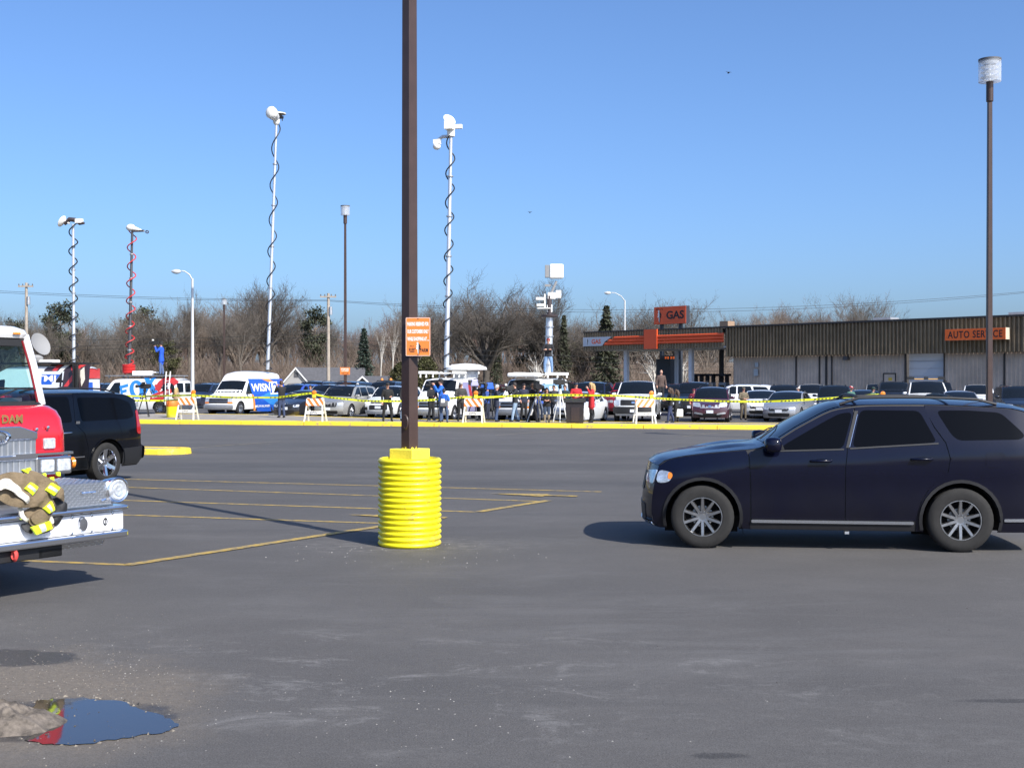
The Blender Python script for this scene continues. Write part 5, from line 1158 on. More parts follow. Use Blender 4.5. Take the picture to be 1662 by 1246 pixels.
# windshield with frame and what is seen through it
m = MB(); NW = 10
def wsp(a, c):
    z = 1.825 + .655 * a; hw = .985 - .085 * a; t = -1 + 2 * c; return (-1.075 - .145 * a - .06 * abs(t) ** 3, hw * t, z)
m.grid(4, NW, wsp); m.build('windshield', ws_glass, FE, 60)
m = MB(); m.tube([wsp(1, k / 10) for k in range(11)], .02, 6); m.tube([wsp(0, k / 10) for k in range(11)], .016, 6); m.build('windshield_frame', MATS['black_trim'], FE, 60)
m = MB(); m.box((-1.36, 0, 1.70), (.5, 2.0, .20)); m.box((-1.28, .55, 1.83), (.34, .55, .09)); m.build('dashboard', M('dash_blue', (.03, .04, .06), .6), FE)
m = MB(); m.box((-1.36, 0, 2.44), (.4, 1.7, .07)); m.build('overhead_console', MATS['black_matte'], FE)
m = MB(); m.lathe([(.20, -.015), (.22, 0), (.20, .015), (.185, 0)], 24, Matrix.Translation((-1.62, .55, 1.90)) @ Matrix.Rotation(R(-35), 4, 'Y'), close=True); m.tube([(-1.62, .55, 1.9), (-1.45, .55, 1.75)], .02, 6); m.build('steering_wheel', MATS['black_matte'], FE, 60)
m = MB(); m.box((-2.0, .55, 1.62), (.45, .5, .2)); m.box((-2.17, .55, 1.85), (.12, .45, .55)); m.build('seat', MATS['grey_plastic'], FE)
for y0, y1 in ((.35, .78), (-.75, -.3)):
    m = MB(); m.tube([(-1.04, y0, 1.825), (-1.075, (y0 + y1) / 2, 1.90), (-1.10, y1, 1.97)], [.014, .01, .008], 5); m.tube([(-1.085, y1 - .26, 1.985), (-1.11, y1 + .2, 1.955)], .009, 4); m.build('wiper', MATS['black_trim'], FE)
# clearance lamp, lettering, grille, lamps
q = fx(25.5, 542, -1.19)
for y in (q[0], -q[0], 0): m = MB(); m.box((-1.175, y, 2.535), (.03, .085, .022)); bevel_obj(m.build('clearance_lamp', MATS['amber'], FE), .006)
a, b = fx(2, 680, -.85), fx(36, 680, -.85); m = MB(); text_on(m, 'DAM', b[0] - a[0], .085, lambda u, v: (-.838 - .02 * max(0, v * 4), (a[0] + b[0]) / 2 + u, 1.672 + v), .035); m.build('lettering', MATS['gold_leaf'], FE)
m = MB(); m.prism([(-.79, .98), (.79, .98), (.79, 1.50), (.62, 1.545), (-.62, 1.545), (-.79, 1.50)], -.86, -.825, 'x'); g = m.build('grille', MATS['steel'], FE)
gb = MB(); gb.prism([(-.80, 1.46), (.80, 1.46), (.80, 1.535), (.60, 1.60), (-.60, 1.60), (-.80, 1.535)], -.85, -.80, 'x'); bevel_obj(gb.build('grille_crown', MATS['chrome'], FE), .012)
for z, h in ((1.285, .055), (1.06, .05)): m = MB(); m.box((-.81, 0, z), (.03, 1.6, h)); bevel_obj(m.build('grille_bar', MATS['chrome'], g), .01)
m = MB()
for k in range(24): m.box((-.822, -.74 + k * .064, 1.22), (.01, .012, .46))
m.build('grille_mesh', MATS['galv'], g)
c = fx(0, 711, -.79)[0] - .05; m = MB(); m.lathe([(.155, 0), (.17, .012), (.14, .02), (.125, .008)], 28, Matrix.Translation((-.80, c, 1.50)) @ Matrix.Rotation(R(90), 4, 'Y') @ Matrix.Diagonal((.42, 1, 1, 1))); m.lathe([(0, .012), (.09, .01), (.1, 0)], 20, Matrix.Translation((-.80, c, 1.50)) @ Matrix.Rotation(R(90), 4, 'Y') @ Matrix.Diagonal((.4, 1, 1, 1))); m.build('emblem', MATS['chrome'], FE, 40)
for sg in (1, -1):
    m = MB(); m.box((-.835, sg * .95, 1.413), (.04, .135, .11)); bevel_obj(m.build('warning_light', MATS['lamp_glass'], FE), .015)
    m = MB(); m.box((-.83, sg * .98, 1.19), (.08, .42, .19)); hb = bevel_obj(m.build('headlight_bezel', MATS['chrome'], FE), .02)
    for y, mt in ((.90, 'lamp_glass'), (1.09, 'lamp_glass')): m = MB(); m.box((-.785, sg * y, 1.19), (.03, .15, .125)); bevel_obj(m.build('headlight', MATS[mt], hb), .02)
    m = MB(); m.lathe([(.045, 0), (.06, .03), (.03, .05), (0, .052)], 14, Matrix.Translation((-.86, sg * 1.215, 1.20)) @ Matrix.Rotation(R(-90 * sg), 4, 'X')); m.build('marker_lamp', MATS['amber'], FE, 60)
    m = MB(); m.box((-.80, sg * .86, 1.31), (.06, .66, .025)); m.build('chrome_trim', MATS['chrome'], FE)
    m = MB(); m.lathe([(0, .02), (.018, .018), (.02, 0)], 8, Matrix.Translation((-.835, sg * .80, 1.56)) @ Matrix.Rotation(R(90), 4, 'Y')); m.lathe([(0, .02), (.018, .018), (.02, 0)], 8, Matrix.Translation((-.835, sg * .93, 1.575)) @ Matrix.Rotation(R(90), 4, 'Y')); m.build('spray_nozzle', MATS['chrome'], FE, 50)
# extended front bumper
m = MB(); m.box((-.08, 0, .665), (.16, 2.44, .185)); bp = bevel_obj(m.build('front_bumper', MATS['bumper_white'], FE), .015)
for z, h in ((.795, .045), (.535, .07)):
    m = MB(); m.box((-.06, 0, z), (.24, 2.47, h)); bevel_obj(m.build('bumper_rail', MATS['chrome'], bp), .018)
# diamond plate housing and deck
def plate(name, o_, u_, v_, nu, nv, par):
    mb = MB(); U, V = Vector(u_), Vector(v_); o_ = Vector(o_); nn = U.cross(V).normalized(); mb.add([o_, o_ + U, o_ + U + V, o_ + V], [(0, 1, 2, 3)])
    for i in range(nu):
        for j in range(nv):
            c = o_ + U * ((i + .5) / nu) + V * ((j + .5) / nv); s1 = 1 if (i + j) % 2 else -1; du_, dv_ = U / nu * .42, V / nv * .42 * s1; w_ = (U / nu * .13 - V / nv * .13 * s1)
            mb.add([c - du_ - dv_, c + w_, c + du_ + dv_, c - w_, c + nn * .006], [(0, 1, 4), (1, 2, 4), (2, 3, 4), (3, 0, 4)])
    return mb.build(name, MATS['diamond_plate'], par)
for y0, y1 in ((.50, 1.10), (-1.10, -.50)):
    plate('tread_plate', (-.035, y0, .83), (0, y1 - y0, 0), (0, 0, .225), 22, 9, bp); plate('tread_plate', (-.035, y0, 1.055), (0, y1 - y0, 0), (-.75, 0, 0), 18, 20, bp)
    m = MB(); m.box((-.42, (y0 + y1) / 2, .94), (.75, y1 - y0 - .01, .21)); m.build('bumper_box', MATS['steel'], bp)
m = MB(); m.box((-.45, 0, .80), (.75, 2.3, .06)); m.box((-.5, 0, .62), (.5, .8, .3)); m.build('bumper_deck', MATS['steel'], bp)
m = MB(); m.tube([(-.02, .74, .965), (-.02, .90, .965)], .012, 6); m.box((-.028, .75, .965), (.01, .03, .03)); m.box((-.028, .89, .965), (.01, .03, .03)); m.build('latch_handle', MATS['chrome'], bp)
m = MB(); m.tube([(-.02, .965, .875), (-.02, 1.02, .885)], .014, 6); m.build('latch', MATS['chrome'], bp)
for sg in (1, -1):
    sp_ = MB(); T_ = Matrix.Translation((-.10, sg * 1.16, .965)) @ Matrix.Rotation(R(90), 4, 'Y'); sp_.lathe([(.05, -.14), (.10, -.10), (.122, .02), (.128, .09), (.118, .10), (.104, .095)], 28, T_); s2 = sp_.build('siren_light', MATS['chrome'], bp, 40)
    l_ = MB(); l_.lathe([(.108, .088), (.09, .108), (.06, .10), (.055, .112), (.02, .105), (0, .112)], 24, T_); l_.build('lens', MATS['lamp_glass'], s2, 30)
    m = MB(); m.lathe([(.0, .03), (.05, .028), (.062, .0)], 20, Matrix.Translation((0.0, sg * .735, .665)) @ Matrix.Rotation(R(90), 4, 'Y') @ Matrix.Diagonal((1.25, .9, 1, 1))); m.build('fog_lamp', MATS['chrome'], bp, 40)
    m = MB(); m.lathe([(.016, .004), (.022, .006), (.026, .003)], 20, Matrix.Translation((.001, sg * 1.0, .667)) @ Matrix.Rotation(R(90), 4, 'Y') @ Matrix.Diagonal((1.5, 1, 1, 1))); m.box((.003, sg * 1.0, .667), (.004, .008, .045)); m.build('bumper_badge', MATS['black_matte'], bp)
    m = MB()
    for y in (.62, .84, 1.08):
        for z in (.742, .59): m.lathe([(0, .012), (.012, .01), (.014, 0)], 8, Matrix.Translation((0, sg * y, z)) @ Matrix.Rotation(R(90), 4, 'Y'))
    m.build('bolt', MATS['chrome'], bp, 50)
    plate('tread_plate', (-.28, sg * .9 - .28, .40), (.0, .56, 0), (.06, 0, .10), 16, 5, bp)
    if sg < 0: continue
    m = MB(); m.lathe([(.03, -.02), (.048, 0), (.03, .02), (.014, 0)], 14, Matrix.Translation((.02, .0, .455)) @ Matrix.Rotation(R(90), 4, 'X') @ Matrix.Diagonal((1, 1.3, 1, 1)), close=True); m.build('tow_hook', MATS['hook_red'], bp, 60)
m = MB(); m.box((-.12, .12, .44), (.2, .82, .11)); m.box((-.1, .40, .43), (.16, .26, .09)); bevel_obj(m.build('winch_beam', MATS['black_trim'], bp), .01)
# turnout coat draped over the bumper: a thing of its own
def zc(x, y): return (x / 4.79, 660 + y / 4.79)
coat = thing('turnout_coat', 'tan firefighter coat with lime reflective bands draped over the bumper', 'coat', (*FO, 0), FRZ)
def drape(name, zpts, mat, xp, bulge=.05, it=2, par=coat, fold=.024, thick=.02):
    poly = smooth_poly([fx(*zc(*p_), xp) for p_ in zpts], it) if it else [fx(*zc(*p_), xp) for p_ in zpts]
    cy = sum(p_[0] for p_ in poly) / len(poly); czz = sum(p_[1] for p_ in poly) / len(poly); rad = max(math.hypot(p_[0] - cy, p_[1] - czz) for p_ in poly)
    def f(u, v, o=0):
        k = min(1, math.hypot(u - cy, v - czz) / rad); s_ = noise.noise(Vector((u * 9 + 3, v * 9, 2.2))) * fold + math.sin((u * .8 - v * .6) * 42 + 3 * noise.noise(Vector((u * 4, v * 4, 0)))) * fold * .55
        return (xp + bulge * (1 - k * k) + s_ + o, u, v)
    mb = MB(); panel(mb, poly, f, .03, .03, thick); return mb.build(name, MATS[mat], par, 60)
drape('dark_lining', [(390, 690), (500, 730), (525, 800), (470, 880), (430, 940), (395, 900)], 'black_matte', .012, .03)
drape('coat_body', [(-60, 560), (60, 497), (180, 520), (300, 600), (400, 735), (435, 820), (385, 842), (330, 800), (250, 765), (150, 785), (30, 765), (-60, 700)], 'turnout_tan', .035, .10)
drape('sleeve', [(150, 482), (245, 490), (360, 560), (470, 625), (502, 742), (460, 722), (360, 668), (250, 590)], 'turnout_tan', .05, .07)
drape('coat_tail', [(185, 800), (330, 735), (372, 830), (360, 895), (402, 905), (404, 952), (282, 1002), (240, 935), (190, 860)], 'turnout_tan', .055, .06)
drape('pocket', [(225, 850), (345, 785), (372, 840), (350, 900), (270, 925)], 'turnout_tan', .105, .025, 1, fold=.006)
drape('lining', [(-20, 580), (50, 545), (120, 600), (205, 690), (242, 745), (205, 758), (130, 690), (40, 625), (-20, 660)], 'lining_white', .13, .03)
drape('collar', [(130, 770), (185, 780), (175, 850), (230, 880), (210, 905), (150, 860)], 'lining_white', .075, .02)
drape('boot_strap', [(160, 910), (235, 905), (262, 985), (200, 985)], 'black_matte', .05, .03)
drape('cuff', [(380, 850), (412, 850), (425, 905), (395, 915)], 'lining_white', .085, .01)
for pts in ([(200, 638), (243, 588), (300, 625), (252, 690)], [(355, 648), (402, 590), (470, 628), (420, 692)], [(342, 792), (402, 735), (424, 800), (378, 828)], [(246, 938), (390, 888), (408, 945), (280, 995)]):
    o = drape('reflective_band', pts, 'reflect_yellow', .14, .012, 0, fold=.004, thick=.03)
    c = [((pts[i][0] * .68 + pts[(i + 3) % 4][0] * .32 if i in (0, 1) else pts[i][0] * .68 + pts[(i + 1) % 4][0] * .32 if i == 2 else pts[i][0]), pts[i][1]) for i in range(4)]
    mid_a = [tuple(pts[0][j] * (1 - t) + pts[1][j] * t for j in (0, 1)) for t in (.34, .66)]; mid_b = [tuple(pts[3][j] * (1 - t) + pts[2][j] * t for j in (0, 1)) for t in (.34, .66)]
    drape('silver_strip', [mid_a[0], mid_a[1], mid_b[1], mid_b[0]], 'reflect_silver', .146, .012, 0, par=o, fold=.004, thick=.004)
for pts in ([(330, 520), (355, 515), (358, 545), (340, 545)], [(385, 550), (415, 545), (420, 575), (390, 575)], [(435, 510), (465, 505), (470, 540), (440, 535)], [(165, 490), (190, 485), (245, 520), (235, 530)], [(205, 480), (235, 472), (245, 490), (215, 500)]): drape('reflective_tab', pts, 'reflect_yellow', .06, .01, 0, fold=.003)
# ---------------------------------------------------------------- parked cars behind the tape
PAINTS = dict(silver=(.40, .39, .36), white=(.74, .75, .75), maroon=(.055, .010, .020), dark_blue=(.010, .014, .035), charcoal=(.025, .028, .036), black=(.006, .007, .010), light_grey=(.36, .37, .39), red=(.30, .012, .03), pale=(.45, .47, .48), blue=(.02, .07, .36))
for k, c in PAINTS.items(): M('paint_' + k, c, .28 if k not in ('silver', 'light_grey', 'pale') else .34, .0 if k not in ('silver', 'light_grey', 'pale', 'charcoal') else .45, 1, noise_=(4, .05), dirt=((.12, .11, .10), .2, .75, .25))
GRP = 'cars parked behind the caution tape'
def put(px, d): return at(px, 0, d).to_2d().to_3d()
def wheel_at(px, py_or_d, spec, hd, isd=False):
    """centre of a car whose front left wheel stands at a pixel"""
    p = gnd(px, py_or_d) if not isd else put(px, py_or_d); h = Vector((math.cos(hd), math.sin(hd), 0)); l = Vector((-h.y, h.x, 0))
    return p - h * spec['axles'][0] - l * (spec['W'] - .12)
SP = dict(suv=suv_spec(), big=suv_spec(L=5.1, W=.98, H=1.86, hood=1.14, belt=1.18, wr=.39), sedan=sedan_spec(), compact=sedan_spec(L=4.55, W=.875, H=1.44),
    suv2=suv_spec(L=4.5, W=.91, H=1.66, hood=1.02, belt=1.06, nose=[('headlight', smooth_poly([(.82, .74), (.82, .92), (.50, .86), (.46, .78)], 1), 'lamp_glass', .008), ('upper_grille', rpoly(-.42, .76, .42, .83, .02), 'black_trim', .008), ('grille', rpoly(-.50, .44, .50, .68, .05), 'black_trim', .008), ('license_plate', [(-.16, .50), (.16, .50), (.16, .63), (-.16, .63)], 'plate', .03), ('fog_lamp', rpoly(.60, .42, .78, .58, .04), 'black_trim', .008)]),
    crv=suv_spec(L=4.5, W=.91, H=1.65, hood=1.04, belt=1.06, nose=std_nose(.84, .68, .84, .72, .95, hlw=.36, bar='galv') + [('chrome_wing', smooth_poly([(.30, .36), (.74, .42), (.70, .50), (.34, .44)], 1), 'galv', .03), ('emblem', rpoly(-.07, .72, .07, .81, .03), 'chrome', .03)]),
    pickup=suv_spec(L=5.8, W=1.0, H=1.93, hood=1.24, belt=1.22, wr=.41))
pk = SP['pickup']; f_ = 2.78; pk.update(T=[(-2.82, 1.27), (-2.6, 1.30), (-.95, 1.32), (-.90, 1.40), (-.72, 1.86), (-.2, 1.93), (.45, 1.90), (1.30, 1.30), (1.38, 1.26), (2.5, 1.22), (2.78, 1.10)], drop=[(-2.8, .05), (.45, .06), (1.3, .04), (2.78, .03)], rear=[(.22, -2.80), (.5, -2.86), (1.2, -2.83)], front=[(.22, 2.70), (.45, 2.84), (.7, 2.82), (1.06, 2.77)],
    glass_side=[smooth_poly([(.12, 1.27), (1.02, 1.27), (.42, 1.79), (.12, 1.80)], 1), smooth_poly([(.04, 1.28), (.04, 1.80), (-.56, 1.79), (-.74, 1.30)], 1)], rear_glass=None, rails=None, sill=.32, cuts=(-2.8, .42, 1.3, 2.78),
    nose=[('grille', rpoly(-.62, .80, .62, 1.06, .05), 'black_trim', .01), ('headlight', rpoly(.66, .80, .93, 1.04, .04), 'lamp_glass', .012), ('front_bumper', rpoly(-.96, .42, .96, .74, .05), 'black_trim', .05), ('license_plate', [(-.16, .48), (.16, .48), (.16, .62), (-.16, .62)], 'plate', .09), ('emblem', rpoly(-.1, .89, .1, .98, .03), 'chrome', .025)])
PROTO = {}
def park(kind, paint, pos, hd, name, label, cat='car'):
    if kind not in PROTO:
        o, sh = car(SP[kind], name, label, cat, (pos.x, pos.y, 0), hd, GRP, 'paint_' + paint); PROTO[kind] = (o, paint); return o
    src, p0 = PROTO[kind]; o = copy_tree(src, None, {MATS['paint_' + p0]: MATS['paint_' + paint]}); o.name = name; o.location = (pos.x, pos.y, 0); o.rotation_euler = (0, 0, hd); tag(o, label, cat, GRP); return o
h104 = R(-104)
park('suv', 'silver', wheel_at(568, 679, SP['suv'], R(-106)), R(-106), 'parked_suv', 'silver crossover behind the second barricade with a driver side window down', 'SUV')
park('suv2', 'white', wheel_at(648, 678, SP['suv2'], R(-106)), R(-106), 'parked_suv', 'white crossover with split black grille behind the man in black', 'SUV')
park('compact', 'charcoal', put(496, 65.5), R(-107), 'parked_car', 'dark grey compact car behind the second barricade')
wc = park('suv', 'blue', put(484, 77), R(-112), 'news_car', 'blue and orange wrapped news car right of the high roof van', 'car')
park('big', 'dark_blue', put(566, 78), h104, 'parked_suv', 'dark blue large SUV behind the silver crossover', 'SUV')
park('big', 'dark_blue', put(512, 84), h104, 'parked_suv', 'dark SUV left of the brown lamp pole behind the compact car', 'SUV')
park('suv', 'pale', put(535, 72), h104, 'parked_suv', 'pale SUV peeking between the compact car and silver crossover', 'SUV')
ab = park('big', 'dark_blue', put(628, 79), h104, 'parked_truck', 'dark vehicle with amber roof lights behind the white crossover', 'truck')
for x in (-.3, .3):
    m = MB(); m.lathe([(.09, 0), (.09, .12), (.05, .17), (0, .18)], 10, Matrix.Translation((.1, x, 1.88))); m.build('beacon', MATS['amber'], ab, 50)
m = MB(); m.box((.1, 0, 1.89), (.2, 1.2, .06)); m.build('beacon_bar', MATS['black_trim'], ab)
park('compact', 'white', wheel_at(958, 687, SP['compact'], R(-108)), R(-108), 'parked_car', 'white sedan directly behind the woman in the red coat')
pu = park('pickup', 'white', put(1036, 60), R(-100), 'pickup_truck', 'white pickup truck with dark grille behind the fourth barricade', 'pickup truck')
park('crv', 'maroon', put(1156, 59.3), R(-102), 'parked_suv', 'maroon crossover with chrome emblem right of the dark haired woman', 'SUV')
park('sedan', 'white', put(1236, 65), h104, 'parked_car', 'white sedan between the maroon crossover and the silver sedan')
park('sedan', 'light_grey', put(1281, 60.2), R(-114), 'parked_car', 'silver sedan just above the hood of the navy SUV')
park('suv', 'white', put(1199, 74), R(168), 'parked_suv', 'white SUV seen from its side behind the maroon crossover', 'SUV')
for k, p, px, d, hd, lb in (('big', 'black', 1128, 69, -104, 'black SUV behind the maroon crossover, person in red hood beside it'), ('suv', 'black', 1098, 78, -104, 'black SUV farther back behind the white pickup cab'),
        ('big', 'red', 1022, 71, -104, 'red SUV behind the white pickup truck'), ('big', 'dark_blue', 962, 69, -104, 'dark blue SUV behind the woman in the red coat'),
        ('suv', 'black', 1273, 68.5, -104, 'dark SUV behind the silver sedan'), ('suv', 'black', 1354, 65, -104, 'black SUV right of the silver sedan, cream bollards behind'),
        ('sedan', 'black', 1402, 66, -104, 'black sedan showing just above the navy SUV roof'), ('big', 'charcoal', 1450, 75, -104, 'dark grey SUV left of the white pickup with light bar'),
        ('sedan', 'light_grey', 1556, 61, -104, 'grey sedan right of the white pickup with light bar'), ('suv', 'white', 1588, 72, -110, 'white SUV at the far right behind the tall lamp pole'), ('suv', 'black', 1650, 60, -104, 'black SUV at the far right edge below AUTO SERVICE'),
        ('suv', 'white', 1318, 76, -104, 'white SUV glimpsed between the two dark SUVs behind silver sedan'), ('suv', 'silver', 1425, 82, -104, 'silver SUV farther back above the navy SUV roof'), ('big', 'charcoal', 906, 76, -104, 'charcoal SUV between the van with roof man and the lectern'), ('suv', 'dark_blue', 790, 78, -104, 'dark blue SUV between the two white rack vans'), ('sedan', 'light_grey', 1478, 83, -104, 'grey sedan near the garage door of the store'), ('big', 'black', 1520, 80, -104, 'black SUV parked in front of the garage door'), ('suv', 'pale', 1615, 84, -104, 'pale SUV behind the tall lamp pole near the store'), ('suv', 'black', 160, 88, -104, 'dark SUV between the two news vans at left'), ('suv', 'dark_blue', 335, 86, -104, 'dark blue SUV between the white news vans'), ('suv', 'blue', 352, 98, -104, 'blue SUV behind the hood of the high roof van')):
    park(k, p, put(px, d), R(hd), 'parked_suv' if k != 'sedan' else 'parked_car', lb, 'SUV' if k != 'sedan' else 'car')
lb_ = park('pickup', 'white', put(1503, 63), h104, 'pickup_truck', 'white pickup truck with amber light bar on its cab roof', 'pickup truck')
m = MB(); m.box((.0, 0, 2.02), (.22, 1.3, .05)); m.build('light_bar', M('lightbar_tan', (.55, .30, .08), .5), lb_)
for y in (-.75, .75, 0): m = MB(); m.box((0, y, 2.06), (.26, .34 if y else .2, .14)); m.build('beacon', MATS['black_trim'], lb_)
# orange swirl on the wrapped news car
M('wrap_orange', (.75, .25, .03), .4, coat=.6); M('wrap_blue', (.012, .09, .46), .32, coat=.8); M('wrap_red', (.48, .035, .035), .35, coat=.6); M('wrap_dark', (.035, .022, .025), .35, coat=.6); M('wrap_lblue', (.03, .22, .62), .35, coat=.6)
sh_ = Shape(SP['suv']); fs = sh_.side(1)
for poly in ([(.6, .95), (.3, 1.05), (-1.5, 1.12), (-1.6, 1.0), (.2, .88)], [(-1.5, 1.12), (-1.9, 1.55), (-2.0, 1.5), (-1.75, 1.1)]): m = MB(); panel(m, poly, lambda u, v, o=0: fs(u, v, o + .008), .3, .2, .004); m.build('vinyl_graphic', MATS['wrap_orange'], wc)
# ---------------------------------------------------------------- news vans
VG = 'television news vans with raised masts'
M('van_white', (.80, .80, .79), .3, coat=.7, noise_=(2, .03), dirt=((.3, .28, .25), .25, .8, .25))
def vinyl(root, sh, o, rz, pts, mat, off=.010, it=0, name='vinyl_graphic', yp=.97, step=.25):
    poly = [hit(x, y, o, rz, yp) for x, y in pts]
    if it: poly = smooth_poly(poly, it)
    fs = sh.side(1); m = MB(); panel(m, poly, lambda u, v, q=0: fs(u, v, q + off), step, .2, .003); return m.build(name, MATS[mat], root, 40)
def vtext(root, sh, o, rz, body, px, py, w_, h_, mat, rot=0, bold=.02, off=.016, yp=.97, shear=0):
    cx, cz = hit(px, py, o, rz, yp); fs = sh.side(1); m = MB(); text_on(m, body, w_, h_, lambda u, v: fs(cx - u, cz + v, off), bold, rot, shear=shear); return m.build('lettering', MATS[mat], root)
def world_to(root, p):
    rz = root.rotation_euler.z; d = Vector(p) - root.location; c, s_ = math.cos(rz), math.sin(rz); return Vector((c * d.x + s_ * d.y, -s_ * d.x + c * d.y, d.z))
M('mast_silver', (.62, .63, .64), .32, .55, noise_=(1, .1)); M('mast_dark', (.07, .07, .075), .45, .3); M('cable_red', (.50, .03, .03), .5); M('cable_black', (.012, .012, .013), .5); M('gear_white', (.78, .77, .73), .45); M('gear_dark', (.06, .045, .045), .5)
def mast(root, base_px, base_py, top_px, top_py, d, r0, r1, mat, cable, turns, cr=.15, side=1, tight=1.5):
    a, b = world_to(root, at(base_px, base_py, d)), world_to(root, at(top_px, top_py, d)); m = MB(); n = 6; P = []; Rr = []
    for i in range(n):
        t0, t1 = i / n, (i + 1) / n; rr_ = r0 + (r1 - r0) * i / (n - 1); P += [a + (b - a) * t0, a + (b - a) * (t1 - .004)]; Rr += [rr_, rr_]
    m.tube(P, Rr, 12); ms = m.build('mast', MATS[mat], root, 40)
    for i in range(1, n):
        c_ = a + (b - a) * (i / n); k = MB(); k.lathe([(r0 * .9, -.05), (r0 * 1.25, -.03), (r0 * 1.25, .03), (r0 * .8, .05)], 12, Matrix.Translation(c_)); k.build('collar', MATS['galv'], ms, 40)
    if cable:
        h = MB(); N = int(turns * 14); P = []
        for i in range(N + 1):
            t = i / N; an = 2 * math.pi * turns * t; s_ = t ** tight if tight > 0 else 1 - (1 - t) ** (-tight)
            c_ = a + (b - a) * s_; P.append(c_ + Vector((math.cos(an) * cr, math.sin(an) * cr, 0)) + Vector((.02 * math.sin(i * .7), 0, 0)))
        h.tube(P, .034, 5, False); h.build('coiled_cable', MATS[cable], ms, 60)
    return ms, b
def blob(m, c, r_, n=8, sq=1.0):
    m.grid(n, n * 2, lambda u, v: (c[0] + r_[0] * math.sin(math.pi * u) * math.cos(2 * math.pi * v), c[1] + r_[1] * math.sin(math.pi * u) * math.sin(2 * math.pi * v), c[2] + r_[2] * math.cos(math.pi * u))); return m
def dish(m, c, r_, depth, direction, n=20):
    q = Vector(direction).to_track_quat('Z', 'Y').to_matrix().to_4x4(); prof = [(r_ * k / 6, depth * (k / 6) ** 2) for k in range(7)] + [(r_ * .99, depth + .02)] + [(r_ * k / 6 * .98, depth * (k / 6) ** 2 + .02) for k in range(5, -1, -1)]
    m.lathe(prof, n, Matrix.Translation(c) @ q); return m
# --- van with big blue letters and the red coiled mast
fsx = van_spec(L=5.95); fc = Vector((-21.58, 71.15, 0)); frz = R(166.5)
FV, fvs = car(fsx, 'news_van', 'white news van lettered in blue and red with red coiled mast cable', 'van', fc, frz, VG, 'van_white')
fo = (fc.x, fc.y)
def z3(x, y): return (150 + x / 9.233, 590 + y / 9.233)
def fv(pts, mat, off=.010, it=0): return vinyl(FV, fvs, fo, frz, [z3(*p_) for p_ in pts], mat, off, it)
fv([(395, 335), (520, 300), (528, 345), (438, 368), (442, 398), (505, 382), (510, 424), (450, 440), (475, 530), (425, 470)], 'wrap_lblue')
def ring_band(cx, cy, ro, ri, a0, a1, n=18, tilt=0):
    o_ = []; 
    for rx, ry, seq in ((ro[0], ro[1], range(n + 1)), (ri[0], ri[1], range(n, -1, -1))):
        for i in seq:
            a = R(a0 + (a1 - a0) * i / n); x, y = rx * math.cos(a), -ry * math.sin(a); o_.append((cx + x * math.cos(tilt) - y * math.sin(tilt), cy + x * math.sin(tilt) + y * math.cos(tilt)))
    return o_
fv(ring_band(655, 385, (105, 138), (42, 92), 0, 180, tilt=R(-14)), 'wrap_lblue'); fv(ring_band(655, 385, (105, 138), (42, 92), 180, 360, tilt=R(-14)), 'wrap_lblue')
fv([(745, 208), (815, 200), (985, 440), (905, 462)], 'wrap_lblue', .011); fv([(872, 205), (938, 195), (850, 350), (800, 460), (745, 470), (790, 340)], 'wrap_lblue', .012)
fv(ring_band(1125, 405, (195, 205), (108, 120), 38, 178, tilt=0), 'wrap_red', .014); fv([(862, 535), (880, 472), (985, 425), (1165, 372), (1185, 432), (1050, 545), (900, 548)], 'wrap_red', .015)
fv([(940, 300), (1000, 400), (1010, 440), (960, 400), (920, 330)], 'wrap_red', .016)
for ch_, x, y in (('N', 582, 528), ('E', 750, 480), ('W', 898, 420), ('S', 1065, 372)): vtext(FV, fvs, fo, frz, ch_, *z3(x, y), .34, .28, 'sign_black', R(15), .0, .022)
vtext(FV, fvs, fo, frz, 'BECAUSE YOU', *z3(1025, 470), 1.1, .10, 'sign_white', R(15), .02, .022)
fv([(560, 640), (690, 560), (690, 640)], 'pump_grey', .012)
fsd = fvs.side(1)
for x0, x1 in ((-2.35, -2.05), (-2.78, -2.50)): m = MB(); panel(m, smooth_poly([(x0, 1.25), (x1, 1.25), (x1 - .04, 1.78), (x0 + .02, 1.78)], 1), lambda u, v, o=0: fsd(u, v, o + .008), .3, .3, .004); m.build('side_window', MATS['car_glass'], FV)
ld = MB(); y = 1.05
for x in (-2.30, -2.55):
    ld.tube([(x, y, .55), (x - .03, y + .02, 1.9), (x - .05, y - .05, 2.42), (x + .12, y - .35, 2.42)], .03, 6)
for z in (.7, 1.0, 1.3, 1.6, 1.9, 2.2): ld.tube([(-2.30, y, z), (-2.55, y, z)], .02, 5)
ld.build('ladder', MATS['gear_white'], FV, 60)
rk = MB(); rk.box((-.55, 0, 2.20), (4.3, 1.75, .05))
for x in (-2.5, -1.2, .2, 1.4): rk.box((x, .75, 2.13), (.06, .08, .12)); rk.box((x, -.75, 2.13), (.06, .08, .12))
rk.build('roof_platform', MATS['galv'], FV)
ms, b = mast(FV, 209.5, 607, 215, 374, 71.2, .095, .07, 'mast_dark', 'cable_red', 10, .24, tight=1.35)
cc = world_to(FV, at(209, 602, 71.2)); m = MB()
for k in range(6): m.lathe([(.34, 0), (.39, .04), (.34, .08), (.29, .04)], 18, Matrix.Translation(cc + Vector((0, 0, -.12 + .085 * k))), close=True)
m.build('cable_coil', MATS['cable_red'], FV, 60)
m = MB(); blob(m, b + Vector((.1, 0, .16)), (.28, .2, .2)); m.tube([b + Vector((-.1, 0, .1)), b + Vector((-.75, 0, -.08))], [.14, .04], 8); hd_ = m.build('camera_head', MATS['gear_white'], ms, 50)
